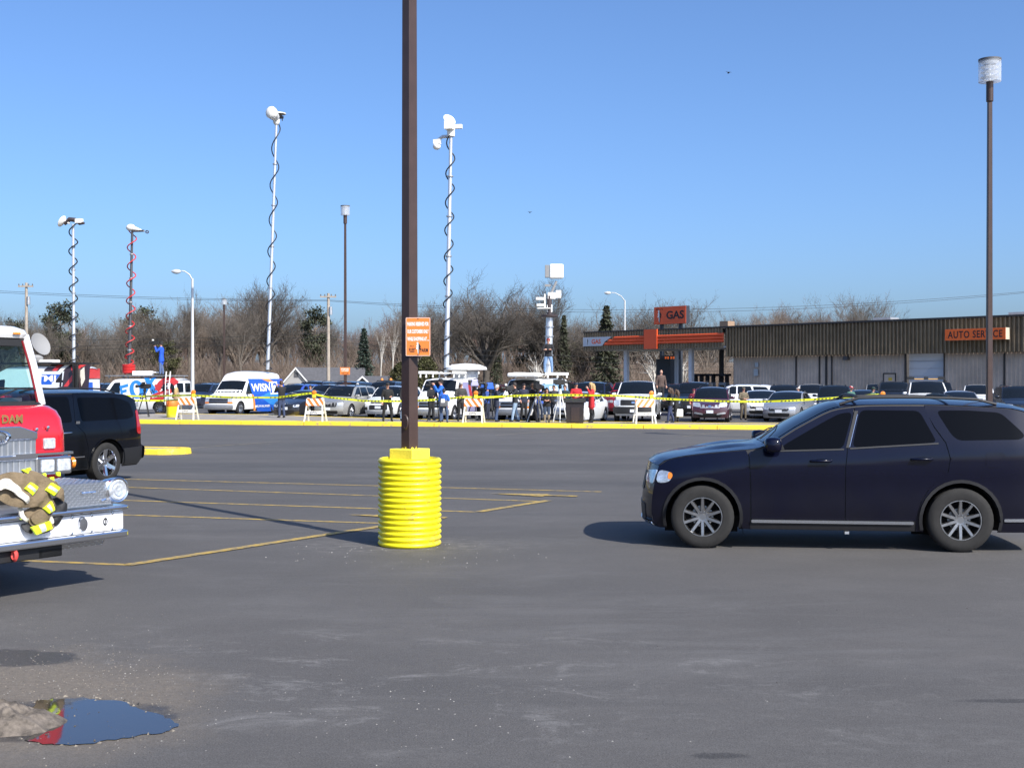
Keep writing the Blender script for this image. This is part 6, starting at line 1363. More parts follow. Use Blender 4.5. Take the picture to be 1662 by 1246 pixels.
m = MB(); m.box(b + Vector((-.4, 0, -.05)), (.7, .16, .10)); m.lathe([(.10, -.03), (.10, .03), (.06, .03), (.06, -.03)], 12, Matrix.Translation(b + Vector((-.95, 0, -.12))) @ Matrix.Rotation(R(90), 4, 'X'), close=True); m.build('bracket', MATS['gear_dark'], hd_)
m = MB(); p_ = world_to(FV, at(232, 605, 71)); m.box(p_ + Vector((0, 0, -.02)), (1.1, .5, .26)); m.tube([p_ + Vector((-.4, 0, .05)), p_ + Vector((-1.0, 0, .02))], .05, 6); bevel_obj(m.build('roof_box', MATS['gear_white'], FV), .04)
# --- tall van with dark and red wrap
tsx = van_spec(L=6.5, W=1.03, H=2.72); tsx.update(T=[(-3.19, 2.58), (-2.9, 2.70), (-.3, 2.74), (.9, 2.68), (1.4, 2.50), (1.55, 2.40), (2.35, 1.36), (2.45, 1.30), (2.95, 1.12), (3.13, .98)], drop=[(-3.2, .08), (1.4, .08), (2.35, .04), (3.1, .03)], cuts=(-3.19, 1.52, 2.38, 3.13), bow=[(.9, 0), (1.5, .05), (2.4, .12), (2.8, 0)], belt=[(-3.2, 1.3), (1.5, 1.3), (2.4, 1.2), (3.1, .9)],
    glass_side=[smooth_poly([(1.15, 1.38), (2.10, 1.34), (1.72, 1.95), (1.15, 2.0)], 1)], mirror=(1.95, 1.35), tail=[('rear_window', rpoly(.1, 1.5, .78, 2.1, .05), 'car_glass', .01), ('tail_light', rpoly(.82, .9, .95, 1.6, .03), 'red_lens', .015)])
tc_ = Vector((-24.75, 64.0, 0)); trz = R(166.5); TV, tvs = car(tsx, 'news_van', 'tall white news van wrapped in dark red swirls behind the fire engine', 'van', tc_, trz, VG, 'van_white'); to = (tc_.x, tc_.y)
def z6(x, y): return (x / 7.788, 500 + y / 7.788)
def tv(pts, mat, off=.010, it=0): return vinyl(TV, tvs, to, trz, [z6(*p_) for p_ in pts], mat, off, it)
tv([(540, 780), (612, 712), (1112, 712), (1112, 1200), (560, 1200)], 'wrap_dark')
tv([(640, 790), (700, 714), (765, 714), (690, 800)], 'wrap_red', .013); tv([(715, 800), (790, 714), (850, 714), (770, 800)], 'gear_white', .013); tv([(800, 990), (900, 840), (985, 716), (1010, 716), (960, 850), (850, 990)], 'wrap_red', .014); tv([(870, 740), (960, 716), (1050, 716), (900, 830)], 'wrap_red', .012); tv([(980, 800), (1040, 740), (1060, 900), (1020, 990)], 'lining_white', .013)
tv([(505, 800), (795, 795), (782, 990), (700, 1010), (505, 1010)], 'light_panel' if False else 'door_white', .016); tv([(515, 838), (748, 838), (690, 920), (640, 965), (515, 965)], 'wrap_blue', .019)
vtext(TV, tvs, to, trz, 'TMJ', *z6(572, 900), 1.15, .42, 'sign_white', 0, .03, .026); vtext(TV, tvs, to, trz, '4', *z6(742, 905), .42, .70, 'sign_black', 0, .02, .024)
rr_ = tvs.rear(); m = MB(); panel(m, [(-.95, .9), (.97, .9), (.97, 2.55), (-.95, 2.55)], lambda u, v, o=0: rr_(u, v, o + .012), .3, .3, .004); m.build('vinyl_graphic', MATS['wrap_dark'], TV)
m = MB(); panel(m, [(-.95, 2.05), (.2, 2.05), (.6, 2.55), (-.95, 2.55)], lambda u, v, o=0: rr_(u, v, o + .015), .3, .3, .004); m.build('vinyl_graphic', MATS['wrap_red'], TV)
m = MB(); panel(m, [(-.9, 1.2), (.5, 1.2), (.7, 2.0), (-.9, 2.0)], lambda u, v, o=0: rr_(u, v, o + .018), .3, .3, .004); m.build('vinyl_graphic', MATS['door_white'], TV)
m = MB(); panel(m, [(-.2, 1.35), (.3, 1.35), (.6, 1.85), (-.2, 1.85)], lambda u, v, o=0: rr_(u, v, o + .023), .3, .3, .004); m.build('vinyl_graphic', MATS['wrap_blue'], TV)
m = MB(); m.box((-.6, 0, 2.82), (5.0, 2.0, .07)); m.build('roof_platform', MATS['black_trim'], TV)
p_ = world_to(TV, at(78, 585, 63.5)); m = MB(); m.box((p_.x, p_.y, 2.93), (1.0, .7, .16)); bevel_obj(m.build('air_conditioner', MATS['gear_white'], TV), .05)
ms, b = mast(TV, 120, 588, 119, 363, 63.8, .085, .07, 'mast_silver', 'cable_black', 8.5, .21, tight=1.25)
m = MB(); m.tube([b + Vector((.75, 0, .08)), b + Vector((.4, 0, .14)), b + Vector((.2, 0, .0))], [.12, .10, .05], 8); dish(m, b + Vector((.55, 0, .08)), .32, .1, (.9, .1, .5)); m.box(b + Vector((-.35, 0, .12)), (.34, .24, .22)); hd_ = m.build('camera_head', MATS['gear_white'], ms, 40)
m = MB(); m.tube([b + Vector((.5, 0, .0)), b + Vector((.2, 0, .22)), b + Vector((-.1, 0, .18)), b + Vector((-.4, 0, .0)), b + Vector((-.65, 0, .0))], [.10, .12, .12, .10, .06], 8); m.build('cable_harness', MATS['gear_dark'], hd_, 50)
p_ = world_to(TV, at(64, 574, 63.5)); m = MB(); dish(m, p_ + Vector((.1, -.1, .45)), .62, .14, world_to(TV, Vector((1.0, -.42, .45)) + TV.location)); m.lathe([(.05, 0), (.30, .02), (.34, .2), (.22, .34)], 16, Matrix.Translation(p_ + Vector((.1, .1, -.40)))); m.build('satellite_dish', M('dish_grey', (.24, .24, .24), .7), TV, 50)
rkm = MB()
for x in (-2.98, -3.14): rkm.box((x, 1.12, 1.9), (.10, .14, 1.7))
rkm.build('rear_ladder', MATS['black_trim'], TV)
# --- high roof van with blue wrap
wsx = van_spec(L=5.7, H=2.46); wsx.update(T=[(-2.79, 2.30), (-2.5, 2.42), (-.3, 2.47), (.45, 2.44), (.80, 2.28), (1.02, 1.97), (1.08, 1.93), (1.72, 1.24), (1.80, 1.20), (2.48, 1.07), (2.73, .96)], drop=[(-2.8, .10), (.8, .10), (1.08, .06), (1.72, .04), (2.73, .03)], cuts=(-2.79, 1.06, 1.72, 2.73), roll=.3)
wc_ = Vector((-15.55, 71.5, 0)); wrz = R(-108); WV, wvs = car(wsx, 'news_van', 'white high roof news van with blue wrapped rear half', 'van', wc_, wrz, VG, 'van_white'); wo2 = (wc_.x, wc_.y)
def z2(x, y): return (310 + x / 5.036, 560 + y / 5.036)
def wv(pts, mat, off=.010, it=0): return vinyl(WV, wvs, wo2, wrz, [z2(*p_) for p_ in pts], mat, off, it, step=.5)
bl_ = [(482, 275), (762, 275), (775, 320), (782, 540), (545, 540), (510, 450)]; wv(bl_, 'wrap_blue'); wv([(590, 275), (650, 275), (690, 300), (640, 300)], 'wrap_orange', .014); wv([(497, 400), (510, 400), (530, 535), (515, 535)], 'wrap_orange', .012); wv([(560, 420), (700, 360), (770, 380), (770, 520), (640, 480)], 'wrap_lblue', .012)
vtext(WV, wvs, wo2, wrz, 'WISN', *z2(578, 345), 2.2, .46, 'sign_white', 0, .03, .02); wv([(650, 300), (715, 296), (718, 398), (652, 402)], 'sign_white', .016); vtext(WV, wvs, wo2, wrz, '12', *z2(684, 348), .9, .6, 'wrap_blue', 0, .03, .024); vtext(WV, wvs, wo2, wrz, 'MILWAUKEE', *z2(582, 497), 1.7, .13, 'sign_white', 0, .02, .02)
ms, b = mast(WV, 434.5, 601, 449, 200, 72.6, .105, .075, 'mast_silver', 'cable_black', 9.5, .23, tight=1.5)
m = MB(); blob(m, b + Vector((0, 0, .1)), (.2, .2, .26)); m.tube([b + Vector((.1, 0, .3)), b + Vector((.75, .1, .42))], [.24, .36], 14); blob(m, b + Vector((.78, .1, .44)), (.2, .36, .36)); m.lathe([(.42, 0), (.42, .05), (0, .1)], 18, Matrix.Translation(b + Vector((-.2, .05, .55)))); hd_ = m.build('camera_head', MATS['gear_white'], ms, 50); 
for o_ in (m,): pass
hd_.rotation_euler.z = 0
m = MB(); m.tube([b + Vector((.22, 0, .3)), b + Vector((.42, .05, .36))], .2, 10); m.box(b + Vector((-.25, 0, .42)), (.7, .3, .14)); m.tube([b + Vector((-.7, 0, .5)), b + Vector((-.72, 0, .25))], .03, 5); m.build('pan_motor', MATS['gear_dark'], hd_, 40)
# --- two white vans with raised gear
M('wrap_violet', (.33, .32, .52), .4, coat=.6); M('wrap_sky', (.25, .42, .62), .4, coat=.6)
ksx = van_spec(L=5.75); kc = Vector((-3.2, 61.56, 0)); krz = R(-104); KV, kvs = car(ksx, 'news_van', 'white van with pale violet side and long white roof rack', 'van', kc, krz, VG, 'van_white'); ko = (kc.x, kc.y)
def z1(x, y): return (640 + x / 10.39, 600 + y / 10.39)
vinyl(KV, kvs, ko, krz, [z1(*p_) for p_ in ((1180, 210), (1390, 205), (1500, 700), (1240, 700), (1200, 480))], 'wrap_violet', .01, step=.5); vinyl(KV, kvs, ko, krz, [z1(*p_) for p_ in ((1400, 205), (1550, 205), (1560, 300), (1420, 300))], 'wrap_blue', .012, step=.5); vinyl(KV, kvs, ko, krz, [z1(*p_) for p_ in ((1270, 260), (1310, 240), (1330, 480), (1280, 480))], 'wrap_red', .014, step=.5)
rk = MB()
for y in (-.85, .85): rk.box((-.35, y, 2.34), (4.6, .10, .13))
for x in (-2.4, -1.3, -.2, .9, 1.8): rk.box((x, 0, 2.31), (.08, 1.7, .06)); rk.box((x, .85, 2.19), (.08, .06, .2)); rk.box((x, -.85, 2.19), (.08, .06, .2))
rk.build('roof_rack', MATS['gear_white'], KV)
p_ = world_to(KV, at(756, 596, 62.5)); m = MB(); m.lathe([(0, .18), (.7, .12), (1.05, -.02), (1.08, -.14), (.9, -.18)], 28, Matrix.Translation(p_ + Vector((0, 0, .02)))); m.lathe([(.62, -.18), (.60, -.62), (.45, -.75)], 20, Matrix.Translation(p_)); m.build('satellite_dish', MATS['gear_white'], KV, 40)
m = MB(); m.tube([p_ + Vector((-.2, 0, -.3)), p_ + Vector((-.3, 0, -.75))], .12, 8); m.box(p_ + Vector((.3, 0, -.5)), (.3, .5, .3)); m.build('dish_mount', MATS['gear_dark'], KV)
ms, b = mast(KV, 724.5, 610, 732, 222, 62.3, .13, .085, 'mast_silver', 'cable_black', 11, .22, tight=1.45)
m = MB(); m.tube([b + Vector((0, 0, 0)), b + Vector((0, 0, .32))], .20, 10); m.box(b + Vector((.25, 0, .5)), (.5, .42, .4)); dish(m, b + Vector((.1, -.1, .75)), .34, .1, (.5, .6, .5)); m.box(b + Vector((-.1, .2, .5)), (.2, .7, .2)); hd_ = m.build('camera_head', MATS['gear_white'], ms, 40)
m = MB(); q0 = world_to(KV, at(732, 222, 62.3)); q1 = world_to(KV, at(710, 228, 62.3)); q2 = world_to(KV, at(709, 238, 62.3)); m.tube([q0, q0.lerp(q1, .6) + Vector((0, 0, .1)), q1], [.1, .09, .07], 6); arm = m.build('camera_arm', MATS['galv'], ms, 50); m = MB(); m.box(q1.lerp(q2, .3), (.3, .34, .22)); blob(m, q2, (.2, .2, .18)); m.build('camera', MATS['gear_white'], arm, 40)
vsx = van_spec(L=5.75); vc = Vector((1.05, 61.2, 0)); vrz = R(-112); VV, vvs = car(vsx, 'news_van', 'white van with sky blue side graphics and man standing on its roof', 'van', vc, vrz, VG, 'van_white'); vo = (vc.x, vc.y)
def z4(x, y): return (780 + x / 10.39, 600 + y / 10.39)
vinyl(VV, vvs, vo, vrz, [z4(*p_) for p_ in ((1060, 240), (1300, 235), (1480, 270), (1520, 380), (1380, 420), (1200, 400), (1120, 330))], 'wrap_sky', .010, step=.5); vtext(VV, vvs, vo, vrz, '58', *z4(1250, 350), 1.3, .45, 'sign_white', 0, .03, .018)
m = MB(); m.box((1.15, 0, 2.22), (.95, 1.5, .20)); bevel_obj(m.build('air_conditioner', MATS['gear_white'], VV), .08, 3)
rk = MB(); rk.box((-1.15, 0, 2.25), (3.3, 1.7, .05)); 
for y in (-.85, .85): rk.box((-1.15, y, 2.28), (3.3, .06, .14))
for x in (-2.6, -1.2, .2): rk.box((x, .85, 2.15), (.1, .06, .16)); rk.box((x, -.85, 2.15), (.1, .06, .16))
rk.build('roof_platform', MATS['gear_white'], VV)
ms, b = mast(VV, 890, 607, 892, 515, 63.2, .19, .18, 'mast_silver', None, 0)
m = MB(); m.lathe([(.2, 0), (.42, .02), (.45, .12), (.2, .16)], 18, Matrix.Translation(b)); m.tube([b, b + Vector((.05, 0, 1.1))], .13, 10); col = m.build('mast_top', MATS['gear_dark'], ms, 50)
hx = Vector((math.cos(-vrz), math.sin(-vrz), 0)); hy = Vector((-hx.y, hx.x, 0))
def gear(name, items, mat, par):
    m = MB()
    for (x, z, w_, h_) in items: m.box(b + hx * x + Vector((0, 0, z)), (w_, w_ * .8, h_), rz=-vrz)
    return bevel_obj(m.build(name, MATS[mat], par), .04)
gear('transmitter_box', [(-.5, .95, .42, .14), (-.46, .62, .42, .12), (.10, 1.1, .40, .34), (.45, 1.18, .28, .4), (-.3, .45, .7, .05), (-.25, .8, .08, .8), (0, .45, .28, .4)], 'gear_white', ms)
m = MB(); c_ = b + hx * .35 + Vector((0, 0, 2.35)); m.box(c_, (.72, .45, .74), rz=-vrz); bx = bevel_obj(m.build('antenna_panel', MATS['gear_white'], ms), .08, 3); m = MB(); m.box(c_ - hx * .48, (.2, .45, .62), rz=-vrz); m.tube([b + Vector((.05, 0, 1.0)), c_ + Vector((0, 0, -.5))], .07, 8); m.box(c_ - hx * .45 + Vector((0, 0, -.72)), (.3, .2, .12), rz=-vrz); m.build('antenna_mount', MATS['dish_grey'], bx)
# ---------------------------------------------------------------- people
CL = {}
def cloth(rgb, rough=.85):
    k = tuple(round(c, 3) for c in rgb)
    if k not in CL: CL[k] = M('cloth_%02d' % len(CL), rgb, rough, noise_=(9, .2), bump=(35, .35))
    return CL[k]
M('skin', (.50, .27, .19), .5, noise_=(14, .08)); M('skin_dark_eye', (.03, .02, .018), .4); M('lips', (.36, .13, .11), .5)
BLACK, NAVY, JEANS, LJEANS, RED, BLUE, GREYJ, TAN = (.013, .013, .015), (.018, .023, .045), (.045, .075, .15), (.26, .36, .48), (.46, .018, .025), (.02, .13, .55), (.045, .043, .040), (.25, .20, .14)
HAIR = dict(dark=(.018, .012, .010), brown=(.06, .032, .018), blond=(.42, .29, .13), grey=(.40, .39, .37), red=(.12, .04, .015))
POSE = {'down': ((-.02, .255, 1.14), (.06, .265, .89)), 'camera': ((.18, .25, 1.22), (.30, .09, 1.49)), 'crossed': ((.08, .28, 1.17), (.21, -.06, 1.19)), 'hold': ((.05, .26, 1.15), (.27, .10, 1.13)), 'pocket': ((-.07, .31, 1.16), (.08, .215, .95)), 'phone': ((.12, .27, 1.18), (.20, .12, 1.48)), 'point': ((.22, .26, 1.30), (.46, .22, 1.36))}
SEG_N = 0
def person(label, px, feet, z, d, hd, top, legs, pose='down', pose_r=None, h=1.74, hair='dark', hat=None, coat=.84, boots=None, longhair=False, stance='stand', bulk=1.1, group=None, pos=None, seat=False):
    loc = pos if pos is not None else (put(px, d) + Vector((0, 0, z))); s = h / 1.75
    root = thing('person', label, 'person', loc, hd, group); root.scale = (s, s, s)
    mb = MB(); segs = []
    def limb(pts, rs, tag_, n=10):
        mb.tube(pts, rs, n)
        for a, b in zip(pts, pts[1:]): segs.append((Vector(a), Vector(b), tag_))
    # torso: elliptical rings
    B = bulk; rings = [(.80, .10, .16), (.90, .115 * B, .175 * B), (1.0, .105 * B, .158 * B), (1.10, .105 * B, .155 * B), (1.22, .118 * B, .172 * B), (1.34, .12 * B, .188 * B), (1.41, .10 * B, .185 * B), (1.455, .075, .13), (1.49, .055, .065)]
    if coat < .8: rings = [(coat, .15, .21), (.75, .14, .20)] + rings[1:]
    V = []; n = 16
    for zz, rx, ry in rings:
        for k in range(n): a = 2 * math.pi * k / n; V.append((rx * math.cos(a), ry * math.sin(a), zz))
    F = [(i * n + k, i * n + (k + 1) % n, (i + 1) * n + (k + 1) % n, (i + 1) * n + k) for i in range(len(rings) - 1) for k in range(n)] + [tuple(range(n))[::-1], tuple((len(rings) - 1) * n + k for k in range(n))]
    mb.add(V, F); segs.append((Vector((0, 0, .88)), Vector((0, 0, 1.42)), 'top'))
    if coat < .8: segs.append((Vector((0, 0, coat)), Vector((0, 0, .9)), 'top'))
    limb([(0, 0, 1.42), (.012, 0, 1.52), (.02, 0, 1.57)], [.062, .055, .055], 'skin')
    # head with nose, brow, chin, ears
    mb.grid(12, 18, lambda u, v: (.025 + .098 * math.sin(math.pi * u) * math.cos(2 * math.pi * v) * (1.0 if math.cos(2 * math.pi * v) < 0 else .92) + (.012 * math.cos(math.pi * u) * -1 if math.cos(2 * math.pi * v) > 0 else 0), .076 * math.sin(math.pi * u) * math.sin(2 * math.pi * v) * (1 - .18 * max(0, -math.cos(math.pi * u))), 1.635 + .118 * math.cos(math.pi * u)))
    mb.tube([(.10, 0, 1.65), (.128, 0, 1.615), (.105, 0, 1.605)], [.012, .017, .012], 6)
    for sg in (-1, 1): mb.tube([(.02, sg * .072, 1.655), (.012, sg * .086, 1.63), (.02, sg * .074, 1.60)], [.012, .016, .010], 6)
    segs.append((Vector((.02, 0, 1.58)), Vector((.02, 0, 1.72)), 'skin'))
    hands = []
    for sg, ps in ((1, pose), (-1, pose_r or pose)):
        e, w_ = POSE[ps]; e = Vector((e[0], sg * e[1], e[2])); w_ = Vector((w_[0], sg * w_[1], w_[2])); S_ = Vector((0, sg * .175, 1.405))
        limb([(0, sg * .10, 1.40), S_, S_.lerp(e, .5), e, e.lerp(w_, .5), w_], [.07 * B, .072 * B, .062 * B, .052 * B, .047 * B, .040 * B], 'top'); hands.append((sg, e, w_))
    for sg in (-1, 1):
        dx = {'stand': .02 * sg, 'step': .17 * sg, 'wide': .03 * sg}[stance]; yy = {'stand': .095, 'step': .085, 'wide': .17}[stance]
        kn = (dx * .5 + .02, sg * (yy + .0), .49); an = (dx - (.04 if dx < 0 else 0), sg * (yy + .01), .085)
        if seat: kn = (.42, sg * .12, .90); an = (.44, sg * .12, .48)
        limb([(0, sg * .085, .90), (kn[0] * .5, sg * (yy + .085) / 2, .70) if not seat else (.2, sg * .11, .90), kn, (an[0] * .6 + kn[0] * .4, an[1], (kn[2] + an[2]) / 2), an], [.108, .096, .072, .066, .052], 'legs')
        limb([(an[0] - .05, an[1], an[2] - .04), (an[0] + .06, an[1] + sg * .012, an[2] - .048), (an[0] + .16, an[1] + sg * .02, an[2] - .055)], [.046, .044, .034], 'shoe', 8)
    me = mb.mesh('b'); ob = bpy.data.objects.new('b', me); COL.objects.link(ob); rm = ob.modifiers.new('r', 'REMESH'); rm.mode = 'VOXEL'; rm.voxel_size = .021
    sm = ob.modifiers.new('s', 'SMOOTH'); sm.iterations = 2; sm.factor = .5
    bpy.context.view_layer.update(); me2 = bpy.data.meshes.new_from_object(ob.evaluated_get(bpy.context.evaluated_depsgraph_get())); bpy.data.objects.remove(ob); bpy.data.meshes.remove(me); me2.name = 'body'
    order = {'top': 0, 'legs': 1, 'skin': 2, 'shoe': 3}
    idx = []
    for p in me2.polygons:
        c = p.center; best = None
        if c.z > 1.49 and abs(c.y) < .13 and c.x < .16: best = 'skin'
        else:
            bd = 9
            for a, b_, t_ in segs:
                ab_ = b_ - a; u = max(0, min(1, (c - a).dot(ab_) / max(ab_.length_squared, 1e-9))); dd = (c - (a + ab_ * u)).length
                if t_ == 'top' and a.x == 0 and a.y == 0: dd -= .10
                if dd < bd: bd = dd; best = t_
            if best == 'skin' and c.z < 1.47: best = 'top'
            if best == 'legs' and c.z > max(coat, .83): best = 'top'
            if best == 'top' and c.z < coat and abs(c.y) < .2 and coat >= .8: best = 'legs'
            if boots and best == 'legs' and c.z < boots: best = 'shoe'
        idx.append(order[best])
    me2.polygons.foreach_set('material_index', idx); me2.polygons.foreach_set('use_smooth', [True] * len(me2.polygons))
    # hands: palm, four fingers of unequal length and a thumb, lightly curled
    hm = MB()
    for sg, e, w_ in hands:
        f = (w_ - e).normalized(); side = f.cross(Vector((0, 0, 1))); side = side.normalized() if side.length > .1 else Vector((0, 1, 0)); up = side.cross(f).normalized(); palm = w_ + f * .055
        hm.tube([w_ - f * .02, w_ + f * .03, w_ + f * .09], [.030, .040, .038], 8)
        for k, L_ in enumerate((.058, .072, .076, .066)):
            b_ = w_ + f * .085 + side * (k - 1.5) * .019; hm.tube([b_, b_ + f * L_ * .5 - up * .008, b_ + f * L_ * .8 - up * .032], [.0095, .009, .007], 5)
        b_ = w_ + f * .03 - side * .03 * sg; hm.tube([b_, b_ - side * .03 * sg + f * .03, b_ - side * .035 * sg + f * .062 - up * .01], [.013, .011, .008], 5)
    hme = hm.mesh('h', 80)
    bm = bmesh.new(); bm.from_mesh(me2); nf = len(bm.faces); bm.from_mesh(hme); bm.faces.ensure_lookup_table()
    for i in range(nf, len(bm.faces)): bm.faces[i].material_index = 2
    bm.to_mesh(me2); bm.free(); bpy.data.meshes.remove(hme)
    body = link('body', me2, [cloth(top), cloth(legs), MATS['skin'], cloth(boots and TAN or (.015, .014, .014))], root)
    fm = MB()
    for sg in (-1, 1): blob(fm, (.112, sg * .032, 1.642), (.008, .013, .007), 5)
    fm.build('eyes', MATS['skin_dark_eye'], root); fm = MB(); blob(fm, (.112, 0, 1.578), (.006, .022, .006), 5); fm.build('mouth', MATS['lips'], root)
    if hair:
        hb = MB(); hb.grid(9, 20, lambda u, v: ((.012 + .110 * math.sin(math.pi * .62 * u) * math.cos(2 * math.pi * v)), .090 * math.sin(math.pi * .62 * u) * math.sin(2 * math.pi * v), (1.645 + .125 * math.cos(math.pi * .62 * u)) + (.06 * u * max(0, math.cos(2 * math.pi * v)) - .03 * u * max(0, -math.cos(2 * math.pi * v)))))
        if longhair: hb.tube([(-.04, 0, 1.70), (-.085, 0, 1.58), (-.10, 0, 1.42), (-.09, 0, 1.28)], [.085, .10, .095, .05], 10); hb.tube([(.03, .08, 1.66), (.02, .095, 1.5), (.05, .10, 1.36)], [.03, .035, .02], 6); hb.tube([(.03, -.08, 1.66), (.02, -.095, 1.5), (.05, -.10, 1.36)], [.03, .035, .02], 6)
        hb.build('hair', cloth(HAIR[hair], .6), root, 70)
    if hat:
        hb = MB(); hb.grid(7, 18, lambda u, v: (.015 + .112 * math.sin(math.pi * .5 * u) * math.cos(2 * math.pi * v), .094 * math.sin(math.pi * .5 * u) * math.sin(2 * math.pi * v), 1.675 + .10 * math.cos(math.pi * .5 * u)))
        hb.add([(.09, -.06, 1.675), (.19, -.04, 1.66), (.19, .04, 1.66), (.09, .06, 1.675), (.09, -.06, 1.69), (.19, -.04, 1.67), (.19, .04, 1.67), (.09, .06, 1.69)], [(0, 1, 2, 3), (4, 5, 6, 7), (0, 1, 5, 4), (1, 2, 6, 5), (2, 3, 7, 6)]); hb.build('cap', cloth(hat), root, 60)
    return root
def feet_d(y): return (CAM_H - .15) * FOC / (y - HY)
TOW = R(-90)                                            # facing the camera
def face_cam(px, off=0): return math.atan2(-1, -(px - CX) / FOC) + R(off)
PG = 'people gathered behind the tape'
def onkerb(label, px, y, hd, **k): top = k.pop('top'); legs = k.pop('legs'); return person(label, px, y, .15, feet_d(y), face_cam(px, hd), top, legs, group=PG, **k)
onkerb('man in black jacket with yellow panel and jeans beside the blue van', 457, 677.5, -150, top=BLACK, legs=(.035, .05, .10), pose='camera', h=1.78, hair='brown')
onkerb('man in all black uniform standing on the island left of lamp post', 629, 683.5, 15, top=(.012, .012, .013), legs=(.011, .011, .012), pose='hold', pose_r='down', h=1.70, hair='dark', hat=(.02, .018, .016), stance='wide')
onkerb('person in dark jacket and pale jeans mostly hidden behind lamp post', 655, 682, 60, top=BLACK, legs=LJEANS, pose='down', h=1.74, hair='brown')
onkerb('man in bright blue jacket and black cap filming toward the left', 716, 684, -80, top=BLUE, legs=(.05, .08, .16), pose='camera', h=1.88, hair='dark', hat=BLACK)
onkerb('woman in bright blue jacket seen from behind with a shoulder bag', 720.5, 686, 170, top=BLUE, legs=JEANS, pose='hold', h=1.46, hair='dark', stance='wide', bulk=1.08, coat=.80)
onkerb('man in charcoal jacket and grey cap looking down by third barricade', 748, 683.5, 10, top=GREYJ, legs=BLACK, pose='hold', h=1.74, hair='grey', hat=(.30, .29, .28), bulk=1.1)
onkerb('grey haired person in navy coat and jeans right of third barricade', 806, 684, 100, top=NAVY, legs=JEANS, pose='hold', h=1.62, hair='grey', coat=.70)
onkerb('man in dark jacket and very pale jeans holding a camera up', 836, 684, -70, top=(.020, .022, .028), legs=LJEANS, pose='camera', h=1.72, hair='dark', stance='step')
onkerb('man dressed in black standing behind a tripod beside the van', 864, 684.5, 60, top=BLACK, legs=(.012, .012, .016), pose='point', pose_r='hold', h=1.68, hair='brown', stance='step')
onkerb('person in grey hood and bright blue vest behind the woman in boots', 876, 681, 10, top=(.03, .09, .40), legs=(.02, .03, .06), pose='hold', h=1.56, hair='grey', hat=(.10, .12, .14))
onkerb('dark haired woman in black jacket, denim shorts and tan boots', 887.5, 686, 0, top=BLACK, legs=(.035, .055, .10), pose='hold', h=1.50, hair='dark', longhair=True, boots=.40, coat=.80, bulk=1.1)
onkerb('man in red jacket standing behind the dark lectern', 935, 683.5, 5, top=RED, legs=BLACK, pose='hold', h=1.72, hair='dark', hat=(.02, .03, .06), bulk=1.12)
onkerb('blond woman in long red coat facing left beside the lectern', 960, 685.5, -75, top=RED, legs=(.012, .012, .014), pose='phone', pose_r='hold', h=1.72, hair='blond', longhair=True, coat=.66)
onkerb('long haired woman in black jacket with white bag right of fourth barricade', 1088, 685.5, -70, top=BLACK, legs=(.03, .04, .09), pose='hold', h=1.50, hair='brown', longhair=True, stance='step')
onkerb('second person in black close behind the long haired woman', 1098, 685, -110, top=(.015, .016, .018), legs=(.013, .013, .015), pose='hold', h=1.42, hair='brown', longhair=True)
onkerb('man in black filming beside the pale covered camera', 778, 682, -60, top=(.02, .02, .024), legs=BLACK, pose='camera', h=1.70, hair='dark')
onkerb('person in blue and white jacket bending by the third barricade lamp', 791, 681, 70, top=(.03, .07, .26), legs=NAVY, pose='hold', h=1.56, hair='brown')
onkerb('man in dark navy coat in front of the white van grille', 850, 681, 20, top=NAVY, legs=BLACK, pose='pocket', h=1.66, hair='dark')
onkerb('person in dark green jacket left of the lectern', 917, 681, -20, top=(.02, .035, .04), legs=(.03, .04, .07), pose='hold', h=1.60, hair='brown')
onkerb('tall person in black right behind the filming man in blue', 700, 681.5, 40, top=BLACK, legs=BLACK, pose='hold', h=1.66, hair='dark')
onkerb('person in charcoal coat right of the woman in boots', 899, 680, -10, top=(.035, .035, .04), legs=(.03, .035, .05), pose='pocket', h=1.58, hair='brown')
person('person in dark red hooded jacket between black SUV and maroon crossover', 1126, 0, 0, 62.6, face_cam(1126), (.16, .012, .03), BLACK, pose='pocket', h=1.52, hair='dark', hat=(.16, .012, .03), group=PG)
person('person in camouflage jacket beside the maroon crossover', 1206.5, 0, 0, 61.0, face_cam(1206, 20), (.14, .115, .075), (.12, .10, .07), pose='hold', h=1.62, hair='dark', hat=(.14, .12, .08), group=PG)
person('bald person standing high behind the white pickup cab', 1073, 0, .85, 61.8, face_cam(1073, 20), (.085, .055, .045), BLACK, pose='down', h=1.62, hair=None, group=PG)
person('person with pale cap beside the dark SUV behind silver sedan', 1296, 0, 0, 63.5, face_cam(1296, -40), BLACK, BLACK, pose='hold', h=1.60, hair='dark', hat=(.5, .45, .42), group=PG)
person('person with red cap left of the black sedan above navy SUV', 1381, 0, 0, 61, face_cam(1381, 40), (.05, .13, .10), BLACK, pose='hold', h=1.66, hair='grey', hat=(.45, .04, .05), group=PG)
person('person in dark green cap left of the amber barricade lamp', 1417, 0, 0, 60, face_cam(1417, 60), (.04, .09, .07), BLACK, pose='hold', h=1.62, hair='dark', hat=(.02, .05, .035), group=PG)
person('person in dark clothing behind the second barricade lamp', 504, 0, 0, 70, face_cam(504, -20), NAVY, NAVY, pose='down', h=1.66, hair='dark', group=PG)
person('person with tan jacket behind the silver crossover roof', 580, 0, 0, 70, face_cam(580, 20), TAN, NAVY, pose='down', h=1.78, hair='grey', group=PG)
person('blond woman in tan coat standing behind the yellow drum', 286, 0, .15, 60.5, face_cam(286, 150), (.33, .26, .18), (.06, .05, .05), pose='hold', h=1.45, hair='blond', longhair=True, group=PG)
